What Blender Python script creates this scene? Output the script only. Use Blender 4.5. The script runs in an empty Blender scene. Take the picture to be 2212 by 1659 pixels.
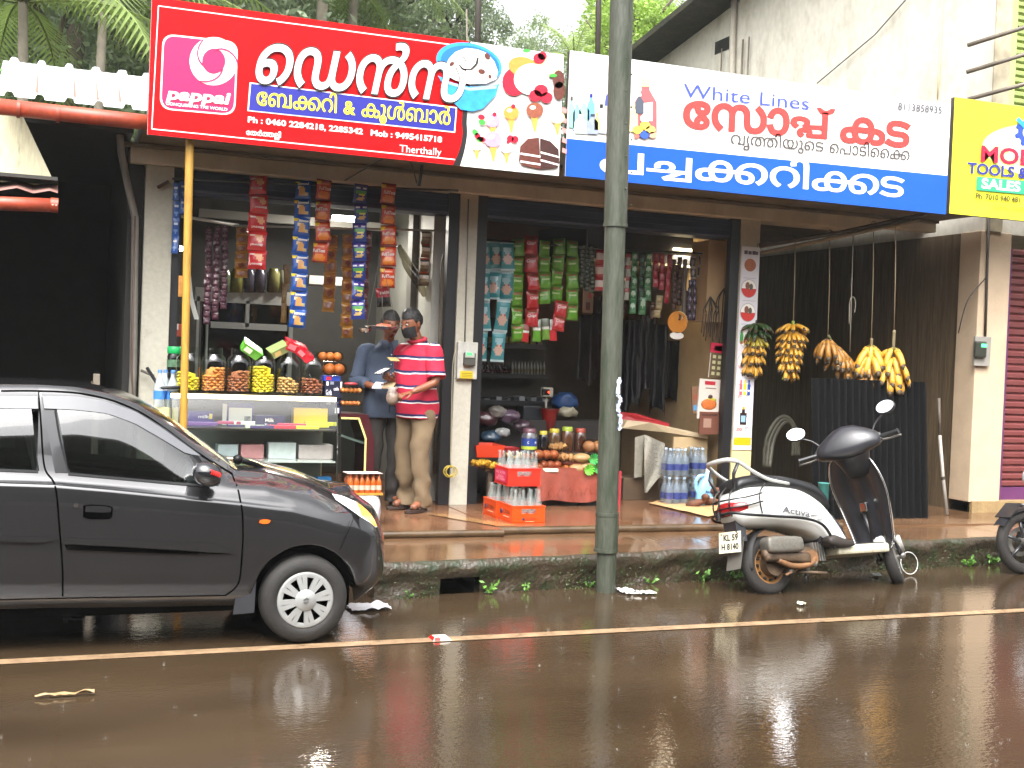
import bpy,bmesh,math,random,mathutils.geometry
import numpy as np
from mathutils import Vector,Matrix,noise
random.seed(7)
SC = bpy.context.scene
COL = SC.collection
# ------------------------------------------------------------ camera, sky, sun, exposure
FPX = 2600.0
CAM_H = 1.65
PSI = math.atan(FPX / 6685); PIT = math.radians(1.22); ROL = math.radians(2.29)
cF = Vector((math.sin(PSI) * math.cos(PIT),math.cos(PSI) * math.cos(PIT),-math.sin(PIT)))
cR0 = Vector((math.cos(PSI),-math.sin(PSI),0)); cU0 = cR0.cross(cF)
cU = math.cos(ROL) * cU0 - math.sin(ROL) * cR0; cR = math.cos(ROL) * cR0 + math.sin(ROL) * cU0
cam_d = bpy.data.cameras.new("camera"); cam = bpy.data.objects.new("camera",cam_d); COL.objects.link(cam)
cam.matrix_world = Matrix(((cR.x,cU.x,-cF.x,0),(cR.y,cU.y,-cF.y,0),(cR.z,cU.z,-cF.z,CAM_H),(0,0,0,1)))
cam_d.sensor_width = 36; cam_d.lens = FPX / 2212 * 36; cam_d.clip_end = 2000; cam_d.clip_start = 0.05
SC.camera = cam
SUN_EL,SUN_AZ = 58.0,205.0   # azimuth clockwise from +y (behind the viewer)
w = bpy.data.worlds.new("World"); SC.world = w; w.use_nodes = True
nt = w.node_tree; bg = nt.nodes["Background"]
sky = nt.nodes.new("ShaderNodeTexSky"); sky.sky_type = 'NISHITA'; sky.sun_disc = False
sky.sun_elevation = math.radians(SUN_EL); sky.sun_rotation = math.radians(SUN_AZ)
sky.air_density = 0.7; sky.dust_density = 7.0; sky.ozone_density = 0.3
hs = nt.nodes.new("ShaderNodeHueSaturation"); hs.inputs["Saturation"].default_value = 0.12
nt.links.new(sky.outputs[0],hs.inputs["Color"]); nt.links.new(hs.outputs[0],bg.inputs[0]); bg.inputs[1].default_value = 0.15
sl = bpy.data.lights.new("sun",'SUN'); sl.energy = 0.5; sl.angle = math.radians(70); sl.color = (1,0.96,0.9)
so = bpy.data.objects.new("sun",sl); COL.objects.link(so)
sd = Vector((math.sin(math.radians(SUN_AZ)) * math.cos(math.radians(SUN_EL)),math.cos(math.radians(SUN_AZ)) * math.cos(math.radians(SUN_EL)),math.sin(math.radians(SUN_EL))))
so.rotation_euler = sd.to_track_quat('Z','Y').to_euler()
SC.view_settings.view_transform = 'Standard'; SC.view_settings.look = 'None'
SC.view_settings.exposure = 2.15; SC.view_settings.gamma = 1
SC.cycles.use_denoising = True
SC.cycles.max_bounces = 8; SC.cycles.transparent_max_bounces = 24; SC.cycles.caustics_reflective = False; SC.cycles.caustics_refractive = False

# ------------------------------------------------------------ helpers
def ray(px,py): return cF + (px - 1106) / FPX * cR - (py - 829.5) / FPX * cU
def P(px,py,Y): d = ray(px,py); t = Y / d.y; return Vector((t * d.x,Y,CAM_H + t * d.z))
def G(px,py,z): d = ray(px,py); t = (z - CAM_H) / d.z; return Vector((t * d.x,t * d.y,z))
def PX(px,py,X): d = ray(px,py); t = X / d.x; return Vector((X,t * d.y,CAM_H + t * d.z))
def lin(v): v /= 255.0; return v / 12.92 if v <= 0.04045 else ((v + 0.055) / 1.055) ** 2.4
def srgb(c): return tuple(lin(int(c[i:i + 2],16)) for i in (0,2,4)) + (1,)
MATS = {}
def M(col,rough=0.5,metal=0.0,var=0.0,vs=6.0,bump=0.0,bs=30.0,trans=0.0,coat=0.0,emit=0.0,spec=None,stretch=None,col2=None,cut=(0.45,0.6),alpha=1.0,ior=None,sheen=0,rvar=0):
 key = (col,rough,metal,var,vs,bump,bs,trans,coat,emit,spec,stretch,col2,cut,alpha,ior,rvar)
 if key in MATS: return MATS[key]
 m = bpy.data.materials.new("mat_" + col); m.use_nodes = True; n = m.node_tree; b = n.nodes["Principled BSDF"]
 c = srgb(col); b.inputs["Base Color"].default_value = c
 b.inputs["Roughness"].default_value = rough; b.inputs["Metallic"].default_value = metal
 b.inputs["Transmission Weight"].default_value = trans; b.inputs["Coat Weight"].default_value = coat
 b.inputs["Coat Roughness"].default_value = 0.04
 if ior: b.inputs["IOR"].default_value = ior
 if spec is not None: b.inputs["Specular IOR Level"].default_value = spec
 if alpha < 1: b.inputs["Alpha"].default_value = alpha
 if emit:
  b.inputs["Emission Color"].default_value = c; b.inputs["Emission Strength"].default_value = emit
 if var or bump or col2 or rvar:
  tc = n.nodes.new("ShaderNodeTexCoord"); mp = n.nodes.new("ShaderNodeMapping"); n.links.new(tc.outputs["Object"],mp.inputs[0])
  if stretch: mp.inputs["Scale"].default_value = stretch
 if var or col2 or rvar:
  nz = n.nodes.new("ShaderNodeTexNoise"); nz.inputs["Scale"].default_value = vs; nz.inputs["Detail"].default_value = 6; nz.inputs["Roughness"].default_value = 0.62
  n.links.new(mp.outputs[0],nz.inputs["Vector"])
  if var or col2:
   r = n.nodes.new("ShaderNodeValToRGB"); n.links.new(nz.outputs["Fac"],r.inputs[0])
   e = r.color_ramp.elements
   if col2:
    e[0].position,e[1].position = cut; e[0].color = c; e[1].color = srgb(col2)
   else:
    e[0].position,e[1].position = 0.3,0.7
    e[0].color = tuple(x * (1 - var) for x in c[:3]) + (1,); e[1].color = tuple(min(1,x * (1 + var)) for x in c[:3]) + (1,)
   if col2 and var:
    n2 = n.nodes.new("ShaderNodeTexNoise"); n2.inputs["Scale"].default_value = vs * 5; n2.inputs["Detail"].default_value = 4; n.links.new(mp.outputs[0],n2.inputs["Vector"])
    r2 = n.nodes.new("ShaderNodeValToRGB"); r2.color_ramp.elements[0].position = 0.3; r2.color_ramp.elements[1].position = 0.7
    r2.color_ramp.elements[0].color = (1 - var,) * 3 + (1,); r2.color_ramp.elements[1].color = (1,1,1,1); n.links.new(n2.outputs["Fac"],r2.inputs[0])
    mx = n.nodes.new("ShaderNodeMix"); mx.data_type = 'RGBA'; mx.blend_type = 'MULTIPLY'; mx.inputs[0].default_value = 1
    n.links.new(r.outputs[0],mx.inputs[6]); n.links.new(r2.outputs[0],mx.inputs[7]); n.links.new(mx.outputs[2],b.inputs["Base Color"])
   else: n.links.new(r.outputs[0],b.inputs["Base Color"])
  if rvar:
   mr = n.nodes.new("ShaderNodeMapRange"); mr.inputs[1].default_value = 0.35; mr.inputs[2].default_value = 0.65
   mr.inputs[3].default_value = max(0.02,rough - rvar); mr.inputs[4].default_value = rough + rvar
   n.links.new(nz.outputs["Fac"],mr.inputs[0]); n.links.new(mr.outputs[0],b.inputs["Roughness"])
 if bump:
  nb = n.nodes.new("ShaderNodeTexNoise"); nb.inputs["Scale"].default_value = bs; nb.inputs["Detail"].default_value = 5; n.links.new(mp.outputs[0],nb.inputs["Vector"])
  bp = n.nodes.new("ShaderNodeBump"); bp.inputs["Strength"].default_value = bump; bp.inputs["Distance"].default_value = 0.02
  n.links.new(nb.outputs["Fac"],bp.inputs["Height"]); n.links.new(bp.outputs[0],b.inputs["Normal"])
 MATS[key] = m
 return m

class MB:
 """collects shapes (world or thing-local coordinates) and links them as ONE mesh object"""
 def __init__(s): s.v = []; s.f = []; s.m = []; s.mats = []; s.sm = []; s.T = None
 def mi(s,m):
  if m not in s.mats: s.mats.append(m)
  return s.mats.index(m)
 def add(s,vs,fs,m,smooth=False):
  o = len(s.v); k = s.mi(m)
  if s.T is not None: vs = [s.T @ Vector(p) for p in vs]
  s.v += [tuple(p) for p in vs]; s.f += [tuple(o + i for i in f) for f in fs]; s.m += [k] * len(fs); s.sm += [smooth] * len(fs); return s
 def box(s,a,b,m,bev=0.0):
  x0,y0,z0 = (min(a[i],b[i]) for i in range(3)); x1,y1,z1 = (max(a[i],b[i]) for i in range(3))
  if bev <= 0:
   vs = [(x0,y0,z0),(x1,y0,z0),(x1,y1,z0),(x0,y1,z0),(x0,y0,z1),(x1,y0,z1),(x1,y1,z1),(x0,y1,z1)]
   return s.add(vs,[(0,3,2,1),(4,5,6,7),(0,1,5,4),(1,2,6,5),(2,3,7,6),(3,0,4,7)],m)
  bm = bmesh.new(); bmesh.ops.create_cube(bm,size=1)
  for v in bm.verts: v.co = Vector(((x0 + x1) / 2 + v.co.x * (x1 - x0),(y0 + y1) / 2 + v.co.y * (y1 - y0),(z0 + z1) / 2 + v.co.z * (z1 - z0)))
  bmesh.ops.bevel(bm,geom=bm.edges[:],offset=bev,segments=2,affect='EDGES',profile=0.5)
  return s.bm(bm,m)
 def bm(s,bm,m,smooth=False):
  bm.verts.index_update(); vs = [tuple(v.co) for v in bm.verts]; fs = [tuple(v.index for v in f.verts) for f in bm.faces]; bm.free(); return s.add(vs,fs,m,smooth)
 def cyl(s,a,b,r0,m,r1=None,n=14,cap=True,smooth=True):
  a,b = Vector(a),Vector(b); r1 = r0 if r1 is None else r1; d = (b - a).normalized(); q = d.to_track_quat('Z','Y')
  ux,uy = q @ Vector((1,0,0)),q @ Vector((0,1,0)); vs = []; fs = []
  for i in range(n):
   t = 2 * math.pi * i / n; e = ux * math.cos(t) + uy * math.sin(t); vs += [a + e * r0,b + e * r1]
  for i in range(n): j = (i + 1) % n; fs.append((2 * i,2 * j,2 * j + 1,2 * i + 1))
  s.add(vs,fs,m,smooth)
  if cap: s.add(vs,[tuple(2 * i for i in range(n))[::-1],tuple(2 * i + 1 for i in range(n))],m)
  return s
 def tube(s,pts,r,m,n=8,closed=False):
  pts = [Vector(p) for p in pts]; k = len(pts); vs = []; fs = []; rr = r if isinstance(r,(list,tuple)) else [r] * k
  up = Vector((0,0,1))
  for i,p in enumerate(pts):
   if closed: d = pts[(i + 1) % k] - pts[i - 1]
   else: d = pts[min(i + 1,k - 1)] - pts[max(i - 1,0)]
   d.normalize(); u = d.cross(up)
   if u.length < 0.1: u = d.cross(Vector((0,1,0)))
   u.normalize(); v = d.cross(u)
   for j in range(n): t = 2 * math.pi * j / n; vs.append(p + (u * math.cos(t) + v * math.sin(t)) * rr[i])
  for i in range(k if closed else k - 1):
   for j in range(n): a = i * n + j; b = i * n + (j + 1) % n; c = ((i + 1) % k) * n; fs.append((a,b,c + (j + 1) % n,c + j))
  if not closed: fs += [tuple(range(n))[::-1],tuple((k - 1) * n + j for j in range(n))]
  return s.add(vs,fs,m,True)
 def lathe(s,prof,m,base=(0,0,0),n=20,axis='Z',smooth=True):
  vs = []; fs = []; bx = Vector(base); k = len(prof)
  for i in range(n):
   t = 2 * math.pi * i / n
   for r,h in prof:
    a,b = r * math.cos(t),r * math.sin(t)
    vs.append(bx + Vector((a,b,h) if axis == 'Z' else ((a,h,b) if axis == 'Y' else (h,a,b))))
  for i in range(n):
   j = (i + 1) % n
   for q in range(k - 1): fs.append((i * k + q,j * k + q,j * k + q + 1,i * k + q + 1))
  return s.add(vs,fs,m,smooth)
 def ball(s,c,r,m,n=12,k=8,rot=None):
  rx,ry,rz = r if isinstance(r,(list,tuple)) else (r,r,r); c = Vector(c); vs = []; fs = []
  for i in range(k + 1):
   ph = math.pi * i / k
   for j in range(n):
    t = 2 * math.pi * j / n; p = Vector((rx * math.sin(ph) * math.cos(t),ry * math.sin(ph) * math.sin(t),rz * math.cos(ph)))
    vs.append(c + (rot @ p if rot else p))
  for i in range(k):
   for j in range(n): a = i * n + j; b = i * n + (j + 1) % n; fs.append((a,a + n,b + n,b))
  return s.add(vs,fs,m,True)
 def poly(s,pts,m,ext=None):
  pts = [Vector(p) for p in pts]; k = len(pts)
  if ext is None: return s.add(pts,[tuple(range(k))],m)
  e = Vector(ext); vs = pts + [p + e for p in pts]
  return s.add(vs,[tuple(range(k)),tuple(range(2 * k - 1,k - 1,-1))] + [(i,i + k,(i + 1) % k + k,(i + 1) % k) for i in range(k)],m)
 def loft(s,rings,m,closed=True,caps=True,smooth=True):
  k = len(rings[0]); vs = [p for r in rings for p in r]; fs = []
  for i in range(len(rings) - 1):
   for j in range(k if closed else k - 1): a = i * k + j; b = i * k + (j + 1) % k; fs.append((a,b,b + k,a + k))
  if caps and closed: fs += [tuple(range(k))[::-1],tuple((len(rings) - 1) * k + j for j in range(k))]
  return s.add(vs,fs,m,smooth)
 def grid(s,fn,nu,nv,m,smooth=True):
  vs = [fn(i / nu,j / nv) for i in range(nu + 1) for j in range(nv + 1)]; fs = []
  for i in range(nu):
   for j in range(nv): a = i * (nv + 1) + j; fs.append((a,a + nv + 1,a + nv + 2,a + 1))
  if callable(m):
   o = len(s.f)
   s.add(vs,fs,m(0.5,0.5),smooth)
   for q in range(nu * nv): s.m[o + q] = s.mi(m((q // nv + .5) / nu,(q % nv + .5) / nv))
   return s
  return s.add(vs,fs,m,smooth)
 def mesh(s,name,inv=None):
  me = bpy.data.meshes.new(name); vs = s.v if inv is None else [tuple(inv @ Vector(p)) for p in s.v]
  me.from_pydata(vs,[],s.f)
  for m in s.mats: me.materials.append(m)
  me.polygons.foreach_set("material_index",s.m); me.polygons.foreach_set("use_smooth",s.sm); me.update()
  return me
 def build(s,name,parent=None,local=False,loc=None):
  """world coordinates unless local; parts are stored in their thing's frame"""
  inv = None
  if parent is not None and not local: inv = ROOTM[parent.name].inverted()
  if parent is None and loc is not None: inv = Matrix.Translation(-Vector(loc))
  o = bpy.data.objects.new(name,s.mesh(name,inv)); COL.objects.link(o)
  if parent is not None: o.parent = parent; ROOTM[o.name] = ROOTM[parent.name]
  elif loc is not None: o.location = loc; ROOTM[o.name] = Matrix.Translation(Vector(loc))
  else: ROOTM[o.name] = Matrix.Identity(4)
  return o
ROOTM = {}
def tag(o,label=None,cat=None,group=None,kind=None):
 if label: o['label'] = label
 if cat: o['category'] = cat
 if group: o['group'] = group
 if kind: o['kind'] = kind
 return o
def thing(name,label,cat,loc=(0,0,0),rot=(0,0,0),group=None,scale=1.0):
 o = bpy.data.objects.new(name,None); COL.objects.link(o); o.empty_display_size = 0.1
 o.location = loc; o.rotation_euler = rot; o.scale = (scale,) * 3
 from mathutils import Euler
 ROOTM[o.name] = Matrix.LocRotScale(Vector(loc),Euler(rot),Vector((scale,) * 3))
 return tag(o,label,cat,group)
def dup(o,loc=None,rot=None,label=None,group=None,parent=None,scale=None):
 c = o.copy(); COL.objects.link(c)
 if parent is not None: c.parent = parent
 if loc is not None: c.location = loc
 if rot is not None: c.rotation_euler = rot
 if scale is not None: c.scale = scale
 if label: c['label'] = label
 if group: c['group'] = group
 for ch in o.children: dup(ch,parent=c)
 return c
def struct(o): o['kind'] = 'structure'; return o
def lab(o,s): o['label'] = s; return o

# ------------------------------------------------------------ lettering
GLYPHS = {
(3398,): (715,((59,-3,5046,-3,5024,10,5010,37,10,58,5010,78,5022,108,5045,130,5076,142,94,142,5113,142,5142,130,5160,111,5169,85,169,70,5169,53,5158,26,5140,5,129,-2,116,14,5125,18,5138,34,5147,54,147,68,5147,85,5134,110,5110,124,92,124,5074,124,5046,106,5030,76,30,57,5030,43,5038,24,5051,14,60,14,5066,14,5076,20,5081,32,81,40,5081,52,5068,64,58,64,5048,64,5030,55,23,47,19,62,5027,71,5049,82,61,82,5074,82,5092,72,5102,54,102,41,5102,28,5092,8,5072,-3),)),
(3399,): (595,((91,-3,5075,-3,5046,6,5023,23,5010,51,10,70,5010,89,5023,116,5046,133,5076,142,92,142,5108,142,5129,133,5140,118,140,108,5140,97,5130,82,5114,75,105,75,5092,75,5076,84,5069,100,69,108,5069,113,5072,122,74,124,97,129,5092,126,5087,114,87,108,5087,103,5095,91,104,91,5112,91,5120,101,120,107,5120,117,5106,126,97,126,5094,126,5087,126,84,125,5068,124,5044,110,5032,86,32,70,5032,54,5044,29,5068,14,83,14,5086,13,5092,13,95,13,5102,13,5112,17,5119,25,119,32,5119,38,5111,48,103,48,5093,48,5086,36,86,30,5086,24,5090,13,95,10,72,14,5070,17,5068,26,68,32,5068,40,5075,54,5090,64,103,64,5112,64,5128,56,5138,42,138,31,5138,22,5128,6,5107,-3),)),
(3400,): (1430,((59,-3,5046,-3,5024,10,5010,37,10,58,5010,78,5022,108,5045,130,5076,142,94,142,5113,142,5142,130,5160,111,5169,85,169,70,5169,53,5158,26,5140,5,129,-2,116,14,5125,18,5138,34,5147,54,147,68,5147,85,5134,110,5110,124,92,124,5074,124,5046,106,5030,76,30,57,5030,43,5038,24,5051,14,60,14,5066,14,5076,20,5081,32,81,40,5081,52,5068,64,58,64,5048,64,5030,55,23,47,19,62,5027,71,5049,82,61,82,5074,82,5092,72,5102,54,102,41,5102,28,5092,8,5072,-3),(238,-3,5225,-3,5202,10,5188,37,188,58,5188,78,5201,108,5224,130,5254,142,272,142,5292,142,5320,130,5339,111,5348,85,348,70,5348,53,5337,26,5319,5,308,-2,295,14,5304,18,5317,34,5326,54,326,68,5326,85,5313,110,5289,124,271,124,5253,124,5225,106,5209,76,209,57,5209,43,5216,24,5230,14,239,14,5245,14,5254,20,5260,32,260,40,5260,52,5247,64,236,64,5227,64,5209,55,202,47,198,62,5206,71,5228,82,240,82,5252,82,5270,72,5281,54,281,41,5281,28,5270,8,5251,-3),)),
(3361,): (1223,((149,-3,5138,-3,5120,4,114,12,5110,16,5104,27,5101,46,101,63,101,71,5101,85,5098,106,94,112,5091,117,5080,124,68,124,5058,124,5041,111,5032,88,32,72,5032,58,5040,36,5053,19,62,13,48,-3,5036,7,5018,29,5010,56,10,73,5010,94,5024,125,5051,142,70,142,5084,142,5103,133,110,126,5114,120,5120,107,5123,90,123,77,123,65,5123,47,5126,29,131,24,5134,20,5144,15,152,15,5159,15,5170,20,173,24,5177,30,5181,46,181,61,181,138,203,138,203,66,5203,52,5205,35,208,30,5212,22,5226,15,235,15,5246,15,5264,28,5274,51,274,66,5274,81,5266,103,5252,120,244,125,258,141,5269,132,5286,111,5296,84,296,66,5296,47,5282,16,5254,-3,234,-3,5218,-3,5198,10,191,20,192,20,5185,8,5164,-3),)),
(3451,): (1062,((72,142,5083,142,5100,136,5113,124,118,114,124,57,124,0,103,0,103,70,5103,87,5101,104,98,109,5093,116,5080,124,71,124,5060,124,5042,110,5032,88,32,73,5032,58,5040,36,5054,20,62,14,47,-2,5036,7,5020,28,5010,55,10,73,5010,93,5025,124,5053,142),(206,-3,5190,-3,5167,10,5156,36,156,54,5156,69,5165,94,5181,116,192,125,199,133,5206,140,5216,154,216,163,5216,170,5208,180,197,180,5192,180,5182,178,178,177,174,194,5178,196,5192,198,200,198,5215,198,5232,187,5238,173,238,167,5238,154,5225,134,213,123,208,116,5198,107,5184,87,5178,65,178,54,5178,38,5186,21,5198,14,206,14,5219,14,5234,34,234,54,5234,67,5226,92,5210,112,197,118,5192,121,5180,124,172,124,5159,124,5143,118,138,113,5134,109,5128,97,5124,80,124,66,124,25,106,25,106,73,112,113,5118,122,5135,135,5158,142,171,142,5182,142,5200,138,208,133,5210,133,5212,131,213,131,5228,122,5247,98,5256,69,256,55,5256,28,5230,-3),)),
(3384,): (1223,((157,142,5168,142,5186,134,192,127,5196,123,5201,112,5205,92,205,76,205,67,5205,54,5208,33,212,26,5215,21,5226,15,237,15,5248,15,5265,28,5274,51,274,66,5274,81,5266,103,5253,120,244,126,257,142,5270,132,5287,110,5296,83,296,66,5296,44,5282,13,5255,-3,236,-3,5222,-3,5202,5,196,13,5191,18,5186,32,5183,49,183,62,183,74,5183,91,5179,110,175,115,5172,119,5161,124,154,124,5147,124,5136,118,133,114,5128,109,5124,93,124,77,124,0,103,0,103,73,5103,87,5101,104,98,109,5093,116,5080,124,71,124,5060,124,5042,110,5032,88,32,73,5032,58,5040,36,5054,20,62,14,47,-2,5036,7,5020,28,5010,55,10,73,5010,92,5024,123,5052,142,72,142,5088,142,5108,129,115,118,114,118,5120,130,5142,142),)),
(3405,): (0,((-28,148,4958,148,4938,158,4927,176,-73,188,4927,192,4928,202,-70,204,-52,201,4947,198,4946,192,-54,189,4946,180,4954,169,4965,165,-28,165,4980,165,4991,169,4998,180,-2,189,4998,192,4997,198,-4,201,15,204,5016,202,5018,192,18,188,5018,176,5007,158,4987,148),)),
(3372,): (1306,((90,142,5110,142,5136,128,144,117,149,107,152,66,152,0,130,0,130,76,5130,91,5125,109,120,114,5114,119,5100,124,89,124,5071,124,5045,107,5031,78,31,60,31,57,5031,43,5038,24,5052,14,60,14,5067,14,5076,20,5082,31,82,39,5082,52,5069,64,58,64,5048,64,5031,54,24,46,20,62,5027,71,5050,82,62,82,5074,82,5092,72,5102,54,102,41,5102,28,5092,8,5073,-3,60,-3,5047,-3,5024,10,5010,38,10,60,5010,87,5032,123,5068,142),(309,138,309,0,205,0,196,14,5203,20,5216,36,5224,58,224,73,5224,88,5214,110,5197,124,185,124,5175,124,5162,116,158,109,5154,104,5152,88,152,71,152,0,130,0,130,64,143,106,142,119,5149,131,5170,142,185,142,5204,142,5232,123,5246,92,246,73,5246,59,5240,38,5230,22,224,15,219,18,287,18,287,138),)),
(3349,3405,3349): (1506,((131,142,5151,142,5176,123,5189,90,189,70,5189,46,5175,14,5149,-3,131,-3,5118,-3,5096,6,88,16,5080,25,5072,52,72,70,5072,103,5104,142),(131,124,5112,124,5094,97,94,70,5094,51,5102,26,5118,14,130,14,5142,14,5159,26,5168,51,168,70,5168,88,5159,112,5143,124),(54,-3,5032,-3,5008,19,8,38,5008,50,5018,67,27,72,5033,76,5048,80,5069,82,83,82,240,82,5254,82,5272,79,5284,72,289,68,5294,62,5300,47,300,38,5300,19,5277,-3,256,-3,5242,-3,5220,9,5208,33,208,51,5208,56,5208,67,209,72,5209,73,5210,76,210,77,5213,92,5228,116,5250,133,5276,142,291,142,5310,142,5339,130,5358,111,5367,85,367,70,5367,53,5356,26,5338,5,326,-2,314,14,5322,18,5336,34,5344,54,344,68,5344,84,5332,109,5308,124,290,124,5276,124,5252,112,5234,91,230,76,5230,75,5230,72,230,71,5229,66,5228,56,228,52,5228,38,5234,22,5247,14,256,14,5267,14,5279,25,279,37,5279,44,5275,53,272,56,5267,61,5251,64,236,64,83,64,5065,64,5046,62,39,57,5035,54,5030,45,30,38,5030,30,5036,20,5047,14,55,14,5063,14,5079,20,88,26,100,13,5093,8,5078,0,5063,-3),)),
(3377,): (674,((85,142,5104,142,5132,130,5150,111,5159,85,159,70,5159,53,5148,26,5130,5,118,-2,106,14,5114,18,5128,34,5136,54,136,68,5136,84,5124,109,5101,124,84,124,5068,124,5044,109,5032,84,32,68,5032,55,5040,35,5053,19,62,14,50,-2,5039,4,5021,24,5010,52,10,69,5010,85,5020,111,5039,130,5067,142),)),
(3391,): (228,((-8,211,5001,211,5015,207,21,202,5028,197,5036,183,5039,160,39,142,39,0,18,0,18,136,5018,148,5016,168,5013,181,10,185,5007,189,4998,193,-8,193,4986,193,4976,188,4969,178,-31,170,4969,167,4970,162,-30,160,-51,156,4948,160,4947,166,-53,168,4947,183,4960,202,4980,211),)),
(3349,): (1038,((54,-3,5032,-3,5008,19,8,38,5008,50,5018,67,27,72,5033,76,5048,80,5069,82,83,82,179,82,5200,82,5226,77,236,70,5243,66,5252,50,252,38,5252,19,5229,-3,208,-3,5202,-3,5188,-2,183,0,188,17,5191,16,5201,14,205,14,5218,14,5230,26,230,38,5230,45,5224,54,220,57,5213,62,5193,64,177,64,83,64,5065,64,5046,62,39,57,5035,54,5030,45,30,38,5030,30,5036,20,5047,14,55,14,5063,14,5079,20,88,26,100,13,5093,8,5078,0,5063,-3),(131,142,5151,142,5176,123,5189,90,189,70,5189,46,5175,14,5149,-3,131,-3,5118,-3,5096,6,88,16,5080,25,5072,52,72,70,5072,103,5104,142),(131,124,5112,124,5094,97,94,70,5094,51,5102,26,5118,14,130,14,5142,14,5159,26,5168,51,168,70,5168,88,5159,112,5143,124),)),
(3394,): (332,((38,-57,5018,-57,4994,-32,-6,-13,4994,0,5005,19,5025,30,38,30,5052,30,5072,20,5084,0,84,-13,5084,-26,5072,-46,5052,-57),(38,14,5026,14,5010,0,10,-14,5010,-27,5026,-41,38,-41,5050,-41,5067,-27,67,-13,5067,0,5050,14),(38,-24,5024,-24,5010,-8,10,5,5010,9,5016,18,20,24,31,17,5026,15,5022,8,22,5,5022,1,5026,-4,5034,-8,39,-8,5044,-8,5050,-4,5054,1,54,5,5054,8,5050,14,46,16,57,24,5062,18,5067,10,67,4,5067,-3,5062,-16,5049,-24),(26,142,5041,142,5058,130,5066,111,66,100,5066,85,5057,43,50,21,30,25,5036,46,5044,82,44,99,5044,109,5035,124,24,124,5020,124,5011,122,8,122,4,139,5008,140,5020,142),)),
(3454,): (1044,((196,198,5211,198,5227,187,5234,173,234,167,5234,154,5220,134,209,123,204,116,5193,107,5180,87,5173,65,173,54,5173,38,5181,22,5194,14,201,14,5215,14,5229,34,229,54,5229,64,5225,82,5216,100,5203,114,194,118,5190,121,5177,124,170,124,5161,124,5145,119,140,115,5131,108,5123,83,123,66,123,62,5123,49,5120,32,5114,18,110,13,5103,5,5084,-3,70,-3,5051,-3,5024,13,5010,44,10,66,5010,83,5018,110,5036,132,48,142,62,126,5053,120,5040,103,5032,80,32,66,5032,51,5041,28,5058,15,68,15,5079,15,5091,21,94,26,5098,33,5101,56,101,66,101,70,5101,92,5112,118,122,127,5132,135,5155,142,169,142,5179,142,5196,137,204,134,209,131,5222,123,5242,99,5251,70,251,55,5251,28,5226,-3,201,-3,5185,-3,5163,10,5151,36,151,54,5151,69,5160,94,5176,116,187,125,194,133,5202,140,5212,154,212,163,5212,170,5203,180,192,180,5187,180,5177,178,174,177,169,194,5173,196,5188,198),)),
(3390,): (504,((116,70,5116,55,5110,29,5096,9,5074,-3,58,-3,5045,-3,5026,5,5014,19,5006,35,4,42,26,46,5028,40,5034,25,5047,14,58,14,5071,14,5086,28,5094,53,94,70,5094,86,5086,110,5071,124,59,124,5049,124,5036,114,5028,99,27,92,5,97,5008,105,5016,120,5029,134,5048,142,60,142,5076,142,5097,130,5110,110,5116,84),)),
(3452,): (736,((124,-3,5108,-3,5086,10,5074,36,74,54,5074,69,5083,94,5100,116,110,125,117,133,5124,140,5135,154,135,163,5135,170,5126,180,116,180,5110,180,5100,178,97,177,92,194,5096,196,5111,198,119,198,5134,198,5150,187,5157,173,157,167,5157,154,5144,134,132,123,127,116,5116,107,5103,87,5096,65,96,54,5096,38,5104,21,5117,14,124,14,5138,14,5152,34,152,54,5152,64,5148,83,5138,100,5125,114,116,118,5110,121,5096,124,88,124,5070,124,5045,109,5032,84,32,68,5032,55,5040,35,5053,19,62,14,50,-2,5039,4,5021,24,5010,52,10,69,5010,85,5020,111,5040,130,5069,142,88,142,5099,142,5118,138,127,133,5128,133,5130,132,132,131,5146,122,5165,98,5174,69,174,55,5174,28,5148,-3),)),
(3364,): (1014,((127,-3,5110,-3,5088,11,5076,37,76,55,5076,71,5087,98,5106,119,118,126,122,130,5132,136,5156,142,170,142,5188,142,5216,130,5234,111,5244,85,244,70,5244,53,5233,26,5215,5,204,-2,191,14,5200,18,5213,33,5222,54,222,68,5222,84,5209,110,5185,124,167,124,5160,124,5147,123,140,120,133,117,5123,112,5107,95,5098,70,98,55,5098,39,5106,22,5119,14,127,14,5134,14,5148,21,5156,39,156,55,5156,69,5146,94,5130,113,119,118,114,121,5108,123,5097,124,90,124,5071,124,5045,110,5032,84,32,68,5032,55,5040,35,5053,19,62,14,50,-2,5039,4,5021,24,5010,52,10,69,5010,85,5020,111,5040,130,5069,142,88,142,5100,142,5121,136,131,131,137,126,5155,116,5178,79,178,55,5178,37,5166,11,5143,-3),)),
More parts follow.
